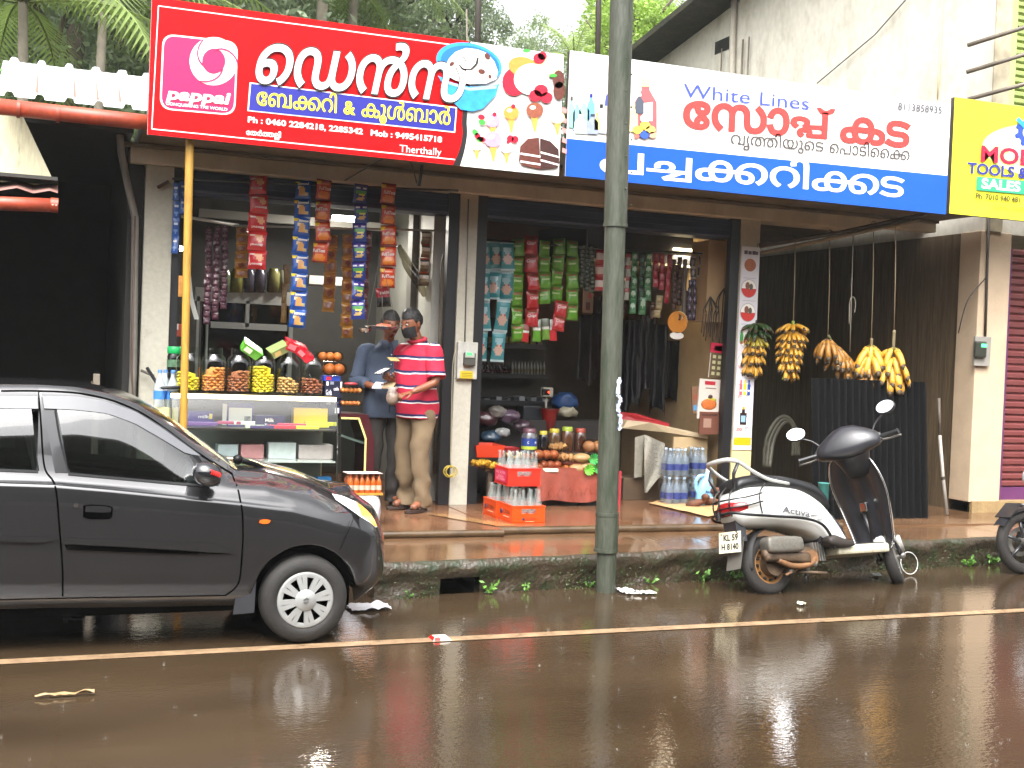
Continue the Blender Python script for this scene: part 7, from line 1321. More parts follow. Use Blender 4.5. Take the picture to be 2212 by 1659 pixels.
for k in range(3): mb.box((a.x + .012,Y_ - .0075,a.z + .012 + k * .016),(b.x - .012,Y_ - .005,a.z + .016 + k * .016),M('4a4418',.5))
part('notice',mb,met)
ylw = M('b8a23c',.5); mb = MB(); q = P(972,1018,10.28)
mb.tube(smooth_path([P(986,745,10.3),P(978,790,10.3),P(975,900,10.3),q + Vector((0,0,.08))],6),.004,M('a8a288',.6),5)
for i in range(6): rr_ = .045 + .004 * (i % 3); mb.tube([q + Vector((.006 * (i - 3) + rr_ * math.cos(t),-.004 * i,rr_ * .95 * math.sin(t) + .006 * math.sin(i * 2))) for t in [2 * math.pi * k / 22 for k in range(22)]],.0035,ylw,5,closed=True)
tag(mb.build('cable_coil'),'yellow coil of wire hanging low on the middle pillar','cable coil')
mb = MB(); mb.tube([P(1004,740,10.34),P(1012,430,10.34)],.006,M('6a6660',.5),5); tag(mb.build('conduit'),'thin cable running up the middle pillar from the meter board','cable')

# ------------------------------------------------------------ grocery bay: strips hung from a rod
YR = 10.75
rod('hanging_rail','dark rod across the grocery front with the hanging snack strips',[P(1036,517,YR),P(1330,540,YR),P(1545,548,YR)],.010,m_black); rod('hanging_rail','thin brown string rail near the grocery ceiling',[P(1270,455,10.5),P(1268,540,10.7)],.006,m_black)
teal = pack_mesh(W_(30,YR),W_(66,YR),blob_pat('3c8a92',[(.5,.30,.32,.12,'9ac0c8'),(.5,.62,.36,.16,'c8a494'),(.38,.55,.14,.1,'9a6a58'),(.5,.44,.34,.03,'b83a48')],'b4cdd0'),nu=10,nv=14,bul=.13)
def st2(lb,grp,a,mesh,hpx,**k): strip_thing(lb,grp,a[0],a[1],a[2],a[3],a[4],a[5],mesh,W_(hpx,YR),**k)
TG = 'teal diaper pack strips'
st2('teal diaper pack strip at the edge of the grocery opening',TG,(1046,520,1038,780,YR,4),teal,66); st2('two teal diaper packs in the second column from the opening edge',TG,(1071,520,1068,648,YR + .03,2),teal,66); st2('two teal diaper packs beside the first lime chip strip',TG,(1095,522,1092,650,YR,2),teal,66); st2('single large teal diaper pack with a baby picture hanging lower',TG,(1089,648,1086,718,YR - .04,1),teal,66); st2('lowest teal diaper pack above the small bottles',TG,(1080,716,1076,782,YR,1),teal,66)
gp_ = pack_mesh(W_(27,YR),W_(37,YR),blob_pat('5c9a24',[(.5,.16,.42,.12,'8a6a3c'),(.35,.18,.15,.07,'b88a4a'),(.5,.48,.34,.06,'a8cc7a')],'4c8a1c'),words=('Onion',M('d8e8b8',.5),(.18,.50,.82,.48),.14))
rp_ = pack_mesh(W_(28,YR),W_(37,YR),blob_pat('b4242a',[(.5,.16,.42,.11,'7a3a24'),(.5,.46,.3,.06,'d88a84')],'9a1820'),words=('Chips',M('f0d8d8',.5),(.15,.48,.88,.44),.15))
GG,RG = 'lime green chip strips','red chip strips in the grocery'
st2('first lime green chip strip next to the teal packs',GG,(1119,517,1117,738,YR,6),gp_,37); st2('shorter lime green chip strip right of the long red strip',GG,(1177,520,1175,657,YR,4),gp_,37); st2('lime green chip strip above the small red pair',GG,(1207,515,1203,652,YR + .02,4),gp_,37); st2('longest right hand lime green chip strip beside the dark garlands',GG,(1236,520,1237,692,YR,5),gp_,37)
st2('long red chip strip between two lime green strips',RG,(1148,510,1150,706,YR - .02,5),rp_,37); st2('pair of red chip packets hanging below a lime green strip',RG,(1213,650,1206,712,YR - .03,2),rp_,33)
mix = lambda c1,c2: pack_mesh(W_(17,YR),W_(42,YR),stripe_pat((.4,c1),(.5,'d8d8d0'),(1.1,c2)),nu=6,nv=8)
for lb,a,c1,c2 in (('white topped green pouch below the short lime strip',(1160,690,1158,738),'8a948a','5c9a2c'),('grey green pouch with a pale seal left of the red pair',(1176,688,1175,734),'6a7464','6c9a3c'),('red and white pouch below the long red strip',(1138,700,1134,738),'8a3a3a','b82a30'),('white and red pouch lowest below the red pair',(1196,690,1197,736),'b8b4b0','c02a34')): st2(lb,'small pouches below the chip strips',(*a,YR - .02,1),mix(c1,c2),42)
dg = pack_mesh(W_(12,YR),W_(9,YR),blob_pat('20281c',[(.5,.45,.25,.25,'5a6450')]),nu=4,nv=5,bul=.3)
for i,px in enumerate((1259,1268,1277)): st2(('left','middle','right')[i] + ' dark sachet garland of the three beside the lime strips','dark sachet garlands',(px,530,px - 3 + i * 3,622 + i * 6,YR,11),dg,9)
rw = pack_mesh(W_(20,YR),W_(30,YR),stripe_pat((.3,'9a2a2c'),(.75,'c8b4ac'),(1.1,'a83434')),nu=6,nv=8)
st2('red and white pack strip just left of the utility pole','red and white strips',(1297,540,1295,628,YR,3),rw,30)
gs = pack_mesh(W_(15,YR),W_(27,YR),blob_pat('2f6a3c',[(.5,.35,.36,.22,'a8c0a8'),(.5,.8,.3,.08,'5a8a64')]),nu=7,nv=8); gd = pack_mesh(W_(13,YR),W_(27,YR),blob_pat('16301e',[(.5,.5,.3,.2,'3a6a48')]),nu=5,nv=6)
PG = 'soap and sachet strips right of the pole'
st2('green and white soap strip nearest the pole on its right',PG,(1373,545,1366,678,YR,5),gs,27); st2('very dark green sachet strip between the two green soap strips',PG,(1388,550,1384,672,YR + .03,5),gd,27); st2('green and white soap strip beside the crimson strips',PG,(1403,546,1398,650,YR,4),gs,27); st2('bright green packet pair hanging lower between the soap strips',PG,(1390,642,1385,680,YR - .03,1),gs,27)
ro = pack_mesh(W_(11,YR),W_(24,YR),stripe_pat((.35,'9a3a34'),(1.1,'a8aca0')),nu=5,nv=6); st2('thin red and grey sachet strip hard against the pole',PG,(1358,548,1354,648,YR,4),ro,24)
cr_ = pack_mesh(W_(12,YR),W_(24,YR),blob_pat('9a2434',[(.5,.4,.3,.16,'c06a6c')]),nu=5,nv=6)
for lb,a in (('left crimson sachet strip of three',(1417,546,1415,620)),('middle crimson sachet strip of three',(1431,548,1428,626)),('right and longest crimson sachet strip',(1446,550,1441,655))): st2(lb,PG,(*a,YR,4),cr_,24)
ck = pack_mesh(W_(15,YR),W_(16,YR),blob_pat('9a8a64',[(.5,.5,.3,.2,'b8a880')]),nu=5,nv=6); st2('short cream sachet strip under the crimson strips',PG,(1425,638,1419,686,YR,3),ck,16)
pu2 = pack_mesh(W_(9,YR),W_(17,YR),blob_pat('241830',[(.5,.4,.3,.2,'9a90a8')]),nu=5,nv=6)
for i,px in enumerate((1491,1501)): st2(('left','right')[i] + ' purple sachet string of the pair above the round sign',PG,(px,604,px - 1,692,YR,5),pu2,17)
mr_ = pack_mesh(W_(12,YR),W_(10,YR),blob_pat('3a2420',[(.5,.5,.35,.22,'7a5a4c')]),nu=5,nv=5)
for lb,a in (('brown sachet strip directly above the round advertising disc',(1458,560,1456,668)),('dark brown sachet strip right of the crimson strips',(1468,555,1467,660)),('brown sachet strip left of the card strips',(1485,628,1482,690)),('low brown sachet strip beside the purple pair',(1513,606,1512,680)),('brown sachet strip near the right wall under the photo cards',(1527,616,1528,690)),('brown sachet strip next to the wall net',(1540,600,1541,690)),('dim maroon sachet strip hard right of the pole',(1347,555,1344,690)),('dim sachet strip behind the two green soap strips',(1410,650,1408,690))): st2(lb,PG,(*a,YR + .12,max(4,int((a[3] - a[1]) / 11))),mr_,10)
bw_ = pack_mesh(W_(13,YR),W_(21,YR),blob_pat('3a3438',[(.5,.5,.3,.25,'7a7478')],'b8b4b0'),nu=6,nv=8)
for lb,a,n in (('black and white photo card strip at the left of three',(1498,554,1497,602),2),('grey photo card strip in the middle',(1514,551,1513,598),2),('black and white photo card strip nearest the right wall',(1529,550,1532,614),3)): st2(lb,PG,(*a,YR + .05,n),bw_,21)
mb = MB(); q = P(1480,560,10.8); q2 = P(1476,700,10.8); mb.cyl(q,q2,.022,M('6a645c',.5),n=12); tag(mb.build('plastic_roll'),'grey roll of plastic hanging among the sachet strips','roll')
mb = MB(); q = P(1464,696,10.55); mb.cyl(q,q + Vector((0,.012,0)),W_(24,10.55),M('b8741e',.4,var=.15,vs=14),n=40)
mb.poly([q + Vector((W_(a,10.55),-.002,W_(b,10.55))) for a,b in ((-16,-14),(-10,4),(-4,14),(2,8),(0,-4),(4,-15))],M('7a5040',.5)); mb.poly([q + Vector((W_(-3 + 6 * math.cos(t),10.55),-.003,W_(11 + 7 * math.sin(t),10.55))) for t in [i * .4 for i in range(16)]],M('2a1c18',.5)); mb.poly([q + Vector((W_(8 + 4.5 * math.cos(t),10.55),-.003,W_(10 + 4 * math.sin(t),10.55))) for t in [i * .4 for i in range(16)]],M('d8a060',.5))
mb.poly([q + Vector((W_(a,10.55),-.0035,W_(b,10.55))) for a,b in ((-15,-14),(15,-14),(12,-19),(-12,-19))],M('8a7a64',.5))
mb.tube([q + Vector((W_(24 * math.cos(t),10.55),-.002,W_(24 * math.sin(t),10.55))) for t in [2 * math.pi * i / 40 for i in range(40)]],.004,M('d8c8a0',.4),5,closed=True)
e_ = P(1462,725,10.55); mb.poly([e_ + Vector((W_(17,10.55) * math.cos(t),0,W_(8,10.55) * math.sin(t))) for t in [2 * math.pi * i / 24 for i in range(24)]],M('d0ccc4',.4),(0,.008,0))
for k,dz in enumerate((2,-2)): mb.box(e_ + Vector((W_(-10 + 3 * k,10.55),-.002,W_(dz - .8,10.55))),e_ + Vector((W_(10 - 3 * k,10.55),0,W_(dz + .8,10.55))),M('8a847c',.5))
mb.tube([q + Vector((0,0,.08)),P(1464,548,10.7)],.002,m_black,4); tag(mb.build('hanging_sign'),'round orange advertising disc with a white oval tab hanging in the grocery','sign')
# dark polythene bags and clothes hanging at the back right
for i,(a,b,c,d,col_,lb) in enumerate(((1345,690,1380,880,'17151a','black polythene bag bundle hanging just right of the pole'),(1380,680,1412,850,'1e1a1c','dark hanging bag with glints left of the round sign'),(1405,700,1440,890,'131215','longest black hanging bag behind the round sign'),(1440,735,1475,870,'1c191b','dark bag hanging under the round sign'),(1255,680,1285,830,'1f1714','brown black sacking hung beside the cream back panel'),(1285,640,1318,800,'291f1a','dark brown cloth hung behind the pole'),(1485,700,1512,800,'3a2a22','brown sachet bundle right of the round sign'),(1508,690,1540,830,'33261f','brown string bag hanging by the right wall'))):
 A,B = P(a,b,11.6 - .1 * (i % 3)),P(c,d,11.6 - .1 * (i % 3)); wv = B.x - A.x; mb = MB()
 mb.grid(lambda u,v: (A.x + wv * u,A.y - .05 * math.sin(u * 9 + i) - .06 * math.sin(math.pi * u) + .02 * noise.noise(Vector((u * 6,v * 5,i))),A.z + (B.z - A.z) * v - .05 * math.sin(u * 7 + i) * v),16,14,M(col_,.22,var=.5,vs=12,coat=.3,bump=.3,bs=14)); tag(mb.build('hanging_bag'),lb,'bag','dark bags hanging in the grocery')
for i,(a,b,c,d) in enumerate(((1548,622,1575,770),(1520,640,1546,720))):
 mb = MB(); A,B = P(a,b,10.62),P(c,d,10.62)
 for k in range(7): x = A.x + (B.x - A.x) * k / 6; mb.tube(smooth_path([((A.x + B.x) / 2,10.62,A.z),(x,10.6 + .02 * math.sin(k * 2),A.z - .12),(x + .01 * math.sin(k),10.61,(A.z + B.z) / 2),(x - .008,10.62,B.z - .04 * (k % 3))],4),.006,M('4a4036',.7,var=.3,vs=20),5)
 tag(mb.build('string_net'),('grey string net hanging on the right wall of the grocery','thin brown net bundle beside the right wall')[i],'net')
def card(name,lb,r,Y,col_,cat='card',extra=None,tilt=0,th=.012,pat=None):
 A,B = P(r[0],r[3],Y),P(r[2],r[1],Y); mb = MB(); c_ = (A + B) / 2; mb.T = Matrix.Translation(c_) @ Matrix.Rotation(tilt,4,'Y'); wd,h = (B.x - A.x) / 2,(B.z - A.z) / 2; mb.box((-wd,0,-h),(wd,th,h),M(col_,.35,coat=.2),.002)
 for (u0,v0,u1,v1,cc) in extra or (): mb.box((-wd + 2 * wd * u0,-.002,-h + 2 * h * v0),(-wd + 2 * wd * u1,.001,-h + 2 * h * v1),M(cc,.4))
 if pat: pat(mb,wd,h)
 return tag(mb.build(name),lb,cat)
card('poster','tan baby product poster on the wall behind the lime strips',(1258,620,1283,675),11.4,'9a8068','poster',((.3,.1,.7,.4,'6a3a30'),(.5,.55,.8,.75,'b84a44')))
card('sachet_card','crimson topped card of white buttons hanging by the right wall',(1531,742,1567,816),10.5,'5a4a34','card',[(0,.72,1,1,'b01c3c'),(.25,.78,.8,.92,'d06a84')] + [(.2 + .35 * i,.08 + .16 * j,.4 + .35 * i,.17 + .16 * j,'b4b48a') for i in range(2) for j in range(4)] + [(0,0,.06,.7,'b8a89a'),(.94,0,1,.7,'b8a89a')],.06)
def masala(mb,wd,h):
 mb.ball((0,-.004,-h * .25),(wd * .75,.006,h * .28),M('b8642c',.5,var=.3,vs=40),14,8); mb.ball((wd * .1,-.004,h * .12),(wd * .22,.005,h * .12),M('3a2a20',.5),10,6); mb.ball((wd * .2,-.003,-h * .02),(wd * .5,.005,h * .1),M('a89a34',.5),10,6)
card('spice_pack','white spice pack card with a red label and curry picture',(1507,820,1556,905),10.48,'c9c0b6','pack',((.25,.86,.75,.95,'a82030'),(.1,.03,.45,.14,'d8ccc0'),(.5,.03,.9,.14,'d0c4b8'),(.3,.76,.8,.79,'8a7a74')),.03,.02,masala)
card('spice_pack','brown spice packet below the white spice pack',(1510,890,1554,938),10.47,'6a4234','pack',((.2,.3,.6,.7,'9a7a6a'),(.1,.82,.9,.9,'4a2c24')),0,.02); card('spice_pack','small brown packets clustered left of the white spice pack',(1494,835,1512,892),10.5,'7a5a44','pack',((.1,.1,.6,.3,'4a86b0'),(.2,.5,.8,.7,'8a4a38')),-.1,.02)
# back shelves with small bottles and folded packets
def board_(lb,r,Y,dep,col_): A,B = P(r[0],r[3],Y),P(r[2],r[1],Y); mb = MB(); mb.box((A.x,Y,A.z),(B.x,Y + dep,B.z),M(col_,.5,var=.2)); return tag(mb.build('shelf'),lb,'shelf')
YB = 11.9
board_('dark shelf carrying the little sauce bottles',(1036,810,1182,815),YB,.3,'1e1a16'); board_('dark shelf with folded black packets',(1028,868,1200,874),YB - .3,.5,'18161a')
mb = MB(); A,B = P(1036,880,YB + .3),P(1182,733,YB + .3); mb.box((A.x,YB + .3,A.z),(B.x,YB + .33,B.z),M('3a352c',.6)); tag(mb.build('wall_board'),'dull brown back board behind the sauce bottles','board')
b1 = bottle_mesh(.016,.13,M('2c1416',.15,coat=.5),M('6a3a34',.4),M('5a2a30',.5),10); b2 = bottle_mesh(.016,.15,M('8a8a80',.15,coat=.5),M('1c1714',.4),M('6a6248',.5),10)
for i in range(11): q = P(1041 + i * 6.4,810,YB + .1 + .03 * (i % 2)); put(b1,'sauce_bottle','little dark red sauce bottle in the row on the grocery back shelf','bottle',q,group='dark red sauce bottles')
for i in range(11): q = P(1106 + i * 6.8,810,YB + .08 + .03 * (i % 2)); put(b2,'sauce_bottle','little pale bottle with a black cap in the row on the back shelf','bottle',q,group='black capped bottles')
for i in range(12):
 a = 1034 + i * 12.5; item('folded_packet','folded black and silver packet in the pile on the lower back shelf','packet',(a,856 + (i * 5) % 7,a + 13,868),YB - .28 + .04 * (i % 3),.16,M(('1a1a1e','6a6c70','2a2c30','8a8c90')[i % 4],.3,coat=.4),None,.1 * math.sin(i),group='folded packets on the back shelf')
for i in range(9):
 a = 1040 + i * 15; item('snack_bag','small yellow brown packet in the row above the sauce bottles','packet',(a,728,a + 13,746),YB + .1,.05,M(('8a7434','7a6a2c','6a4a30')[i % 3],.4),None,.05,group='yellow brown packets on the upper shelf')
board_('upper shelf board under the yellow brown packets',(1036,745,1184,749),YB,.3,'2a241e')
# weighing scale, blue sack, counter clutter
q = P(1170,905,11.2); sc_ = thing('weighing_scale','shop weighing scale with a raised display and a maroon pot on it','scale',q)
mb = MB(); a,b = P(1130,905,11.2),P(1170,878,11.2); mb.box((a.x,11.2,a.z - .02),(b.x,11.4,b.z),M('16191e',.4),.01); part('base',mb,sc_)
mb = MB(); a,b = P(1169,857,11.35),P(1192,837,11.35); mb.box((a.x,11.3,a.z),(b.x,11.38,b.z),M('9a968a',.4),.012); mb.tube([P(1179,900,11.35),P(1180,855,11.35)],.014,M('8a867c',.4),8); part('display',mb,sc_)
mb = MB(); a,b = P(1171,853,11.29),P(1188,841,11.29); mb.box((a.x,11.296,a.z),(b.x,11.30,b.z),M('141414',.2)); c_ = P(1185,847,11.29); mb.box(c_ - Vector((.006,.002,.01)),c_ + Vector((.006,0,.01)),M('ff3a20',.4,emit=2)); part('screen',mb,sc_)
mb = MB(); c_ = P(1185,930,11.15); mb.lathe([(0,0),(.065,0),(.075,.16),(.10,.215),(.105,.22),(.07,.2),(.06,.03)],M('7a1c18',.35,coat=.3),c_,24); tag(mb.build('plastic_pot'),'maroon plastic pot with a flared orange red rim beside the scale','pot')
mb = MB(); a = P(1220,866,11.4); mb.loft([[a + Vector((rx * math.cos(t),.12 * math.sin(t),z + .02 * math.sin(3 * t + z * 30))) for t in [2 * math.pi * i / 24 for i in range(24)]] for z,rx in ((-.07,.13),(-.02,.15),(.03,.13),(.07,.06))],M('1c3c68',.5,var=.3,vs=12,bump=.5,bs=14)); tag(mb.build('sack'),'crumpled blue sack lying behind the scale','sack')
mb = MB(); a = P(1225,888,11.3); mb.loft([[a + Vector((rx * math.cos(t),.1 * math.sin(t),z + .01 * math.sin(4 * t))) for t in [2 * math.pi * i / 20 for i in range(20)]] for z,rx in ((-.05,.1),(0,.12),(.04,.06))],M('8a8470',.5,var=.3,vs=20,bump=.5,bs=14)); tag(mb.build('cloth_bundle'),'pale cloth bundle beneath the blue sack','bundle')
mb = MB(); A,B = P(1160,1085,11.1),P(1330,905,11.1); mb.box((P(1030,900,11.1).x,11.1,FZ),(B.x,11.5,B.z - .03),M('1c1917',.6,var=.3)); tag(mb.build('inner_counter'),'dark inner counter behind the goods table','counter')
for i,(px,py,s_,col_,lb) in enumerate(((1050,905,.09,'3a1a20','dark red bag on the inner counter near the pillar'),(1075,890,.07,'6a6660','grey crumpled plastic on the inner counter'),(1100,900,.08,'4a3a4a','purple grey bundle on the inner counter'),(1060,945,.08,'22384a','blue black packet heap above the red tray'),(1085,935,.06,'8a8a88','white plastic scrap over the red tray'),(1130,920,.07,'3a2a34','dark maroon bag behind the blue labelled jar'))):
 c_ = P(px,py,10.95); mb = MB(); mb.grid(lambda u,v: tuple(c_ + Vector((s_ * 1.3 * math.sin(math.pi * v) * math.cos(2 * math.pi * u),s_ * math.sin(math.pi * v) * math.sin(2 * math.pi * u),s_ * .8 * math.cos(math.pi * v))) * (1 + .35 * noise.noise(Vector((math.cos(6.28 * u) * 2,math.sin(6.28 * u) * 2 + v * 4,i))))),20,12,M(col_,.35,var=.4,vs=20,coat=.3)); tag(mb.build('plastic_bundle'),lb,'bundle')
# goods table with a red cloth
YT = 10.18
ta,tb = P(1160,1005,YT),P(1336,1000,YT); ztop = P(1250,1012,YT).z
tbl = thing('goods_table','low goods table draped in a red brown cloth between the crates and the pole','table',((ta.x + tb.x) / 2,YT + .3,FZ))
mb = MB(); mb.box((3.74,YT + .02,ztop - .03),(tb.x,YT + .75,ztop),M('4a3424',.6)); part('tabletop',mb,tbl)
for x,y in ((3.80,YT + .06),(tb.x - .05,YT + .06),(3.8,YT + .7),(tb.x - .05,YT + .7)): mb = MB(); mb.box((x - .02,y - .02,FZ),(x + .02,y + .02,ztop - .03),M('3a2a1c',.7)); part('leg',mb,tbl)
mb = MB(); m_cl = M('7c3626',.7,var=.2,vs=10,bump=.3,bs=12)
mb.grid(lambda u,v: (ta.x + (tb.x - ta.x) * u,YT - .015 * math.sin(u * 23) * v - .012 - .02 * v,ztop + .004 - (ztop - FZ - .045) * v + .012 * math.sin(u * 9) * v),60,10,m_cl); mb.grid(lambda u,v: (ta.x + (tb.x - ta.x) * u,YT - .012 + .7 * v,ztop + .005),20,4,m_cl)
for i in range(9):
 x = ta.x + (tb.x - ta.x) * (i + .5) / 9; q_ = [(x - .035,YT - .037,FZ + .13),(x,YT - .037,FZ + .19),(x + .035,YT - .037,FZ + .13),(x,YT - .037,FZ + .07)]; mb.tube([Vector(p) for p in q_],.002,M('93503c',.7),4,closed=True)
tag(mb.build('tablecloth'),'red brown patterned cloth hanging down the front of the goods table','tablecloth')
mb = MB(); A,B = P(1331,1085,10.2),P(1343,1018,10.2); mb.box((A.x,10.2,FZ),(B.x,10.6,B.z),M('9a2c34',.5)); tag(mb.build('red_box'),'red carton edge showing right behind the pole','carton')
def tray(lb,r,Y,col_,dep=.3):
 A,B = P(r[0],r[3],Y),P(r[2],r[1],Y); mb = MB(); m_ = M(col_,.35,coat=.3); x0_,x1_,zb_,zt2 = A.x,B.x,A.z,B.z
 mb.loft([[(x0_ + .02,Y,zb_),(x1_ - .02,Y,zb_),(x1_ - .02,Y + dep,zb_),(x0_ + .02,Y + dep,zb_)],[(x0_,Y - .02,zt2),(x1_,Y - .02,zt2),(x1_,Y + dep + .02,zt2),(x0_,Y + dep + .02,zt2)]],m_,caps=False,smooth=False); mb.box((x0_ + .02,Y,zb_),(x1_ - .02,Y + dep,zb_ + .004),m_); return tag(mb.build('plastic_tray'),lb,'tray')
tray('orange red plastic tray on the goods near the middle pillar',(1026,962,1090,988),10.35,'b83418'); tray('narrow red tray edge beside the big jar',(1090,967,1122,980),10.6,'a02428',.15)
def heap(name,lb,px,py,Y,n,r,col_,cat,gr,flat_=.7,wrap=True,sx=1.5):
 q = P(px,py,Y); t = thing(name,lb,cat,q,group=gr); mb = MB()
 for i in range(n): mb.ball(q + Vector((random.uniform(-1,1) * r * sx,random.uniform(-.6,.6) * r,random.uniform(0,.5) * r)),(r * .62,r * .55,r * .45 * flat_),M(col_,.5,var=.25,vs=30),9,6,Matrix.Rotation(random.uniform(0,3),3,'Y'))
 part('food',mb,t)
 if wrap:
  mb = MB(); mb.grid(lambda u,v: tuple(q + Vector((0,0,r * .2)) + Vector((r * (sx + .8) * math.sin(math.pi * v) * math.cos(2 * math.pi * u),r * 1.25 * math.sin(math.pi * v) * math.sin(2 * math.pi * u),r * .8 * math.cos(math.pi * v))) * (1 + .15 * noise.noise(Vector((math.cos(6.28 * u) * 3,math.sin(6.28 * u) * 3 + v * 5,px))))),22,12,pane('f2ece0',.08,.05,2)); part('wrapper',mb,t)
 return t
GB = 'bagged snacks on the goods table'
heap('snack_bag','clear bag of yellow banana chips nearest the middle pillar',1040,1003,10.22,26,.05,'b8922c','snack bag',GB); heap('snack_bag','second clear bag of yellow banana chips beside the bottles',1062,1008,10.2,24,.045,'c09a30','snack bag',GB); heap('snack_bag','pale nut bag behind the chip bags',1108,988,10.4,24,.05,'a08a64','snack bag',GB); heap('snack_bag','reddish mixture bag behind the bottle crate',1140,990,10.4,24,.05,'8a4c30','snack bag',GB)
heap('snack_bag','netted bag of tan crisp balls under the maroon capped jar',1207,968,10.5,26,.055,'a88258','snack bag',GB); heap('snack_bag','bag of tan looped snack rings in the middle of the table',1218,990,10.3,22,.055,'b89068','snack bag',GB)
GBu = 'bun bags on the goods table'
for lb,px,py,n,r,c in (('upper bag of brown buns on the goods table',1180,982,3,.06,'9a5a38'),('middle bag of reddish buns on the goods table',1188,1004,3,.055,'96523a'),('bag of round golden buns at the table front',1222,1014,3,.055,'a8703c'),('pale square loaf bag behind the green tied bags',1282,965,2,.075,'9a7454'),('cream bun bag hard against the pole',1284,996,2,.05,'b89a74'),('flat brown bun bag left of the green tied bag',1160,1008,2,.05,'8a5236')): loaf(lb,px,py,10.26,n,r,c,GBu)
def tied(lb,px,py,col_):
 q = P(px,py,10.2); t = thing('tied_bag',lb,'bread bag',q,group='green tied bread bags'); mb = MB(); mb.ball(q + Vector((-.04,.03,0)),(.09,.07,.045),M('9a7a50',.5,var=.3,vs=20),14,8); part('bread',mb,t)
 mb = MB()
 for i in range(12): a = i * math.pi / 6; d = Vector((math.cos(a),-.5,math.sin(a))) * .05; e = Vector((math.cos(a + .45),-.5,math.sin(a + .45))) * .05; c_ = q + Vector((.04,-.04,.0)); mb.add([c_,c_ + d,c_ + (d + e) * .56 + Vector((0,-.012,0)),c_ + e],[(0,1,2),(0,2,3)],M(col_,.3,coat=.3))
 part('wrapper',mb,t)
tied('bread bag with an emerald green gathered end, upper of the pile',1268,990,'2c9a4a'); tied('bread bag with a lime green gathered end at the table front',1258,1013,'6ac43c'); tied('bread bag with a dark green gathered end by the pole',1278,1010,'2f8a3a')
item('bread_pack','brown bread loaf in a dark green wrapper','bread',(1240,980,1266,998),10.3,.09,M('5a3a28',.4,coat=.4),None,0,top_m=[(0,.7,1,1,M('2a6a40',.4)),(.2,.35,.6,.6,M('8aa08a',.4))]); item('leaflet','white green bordered packet lying on the table edge','packet',(1170,1012,1206,1020),10.16,.06,M('b8c4b0',.4),None,-.1)
def big_jar(lb,px,py,h_px,w_px,Y,body,lid,label=None):
 q = P(px,py,Y); h,r = W_(h_px,Y),W_(w_px,Y) / 2; t = thing('plastic_jar',lb,'jar',q); mb = MB(); mb.lathe([(0,0),(r * .95,0),(r,.02),(r,h * .72),(r * .8,h * .84)],body,q,20)
 if label: mb.lathe([(r * 1.01,h * .2),(r * 1.01,h * .62)],M(label,.4),q,20); mb.lathe([(r * 1.012,h * .2),(r * 1.012,h * .32)],M('a8b83c',.4),q,20)
 part('body',mb,t); mb = MB(); mb.lathe([(r * .82,h * .82),(r * .84,h * .97),(r * .7,h),(0,h)],lid,q,20); part('lid',mb,t)
 if label: mb = MB(); text(mb,'Charm',M('d8dce8',.4),q + Vector((-r * .6,-r * .92,h * .42)),q + Vector((r * .6,-r * .92,h * .44)),(0,0,1),h * .1,.02); part('lettering',mb,t)
db = lambda c: M(c,.12,coat=.8,var=.3,vs=20)
big_jar('big clear jar with a blue paper label on the goods table',1142,981,54,33,10.5,db('4a4a50'),M('5a3a44',.4),'243c7c'); big_jar('black sauce jar with a yellow lid',1172,978,46,20,10.55,db('141216'),M('a89a34',.4)); big_jar('brown pickle jar with a yellow lid left of the green lidded one',1196,975,48,25,10.6,db('4a3420'),M('a8982c',.4)); big_jar('brown pickle jar with a yellow and green lid',1224,975,52,27,10.6,db('4a2e1c'),M('8a9a2c',.4)); big_jar('dark jar with a brick red lid beside the pole',1252,976,50,26,10.6,db('3a2218'),M('8a3424',.4))
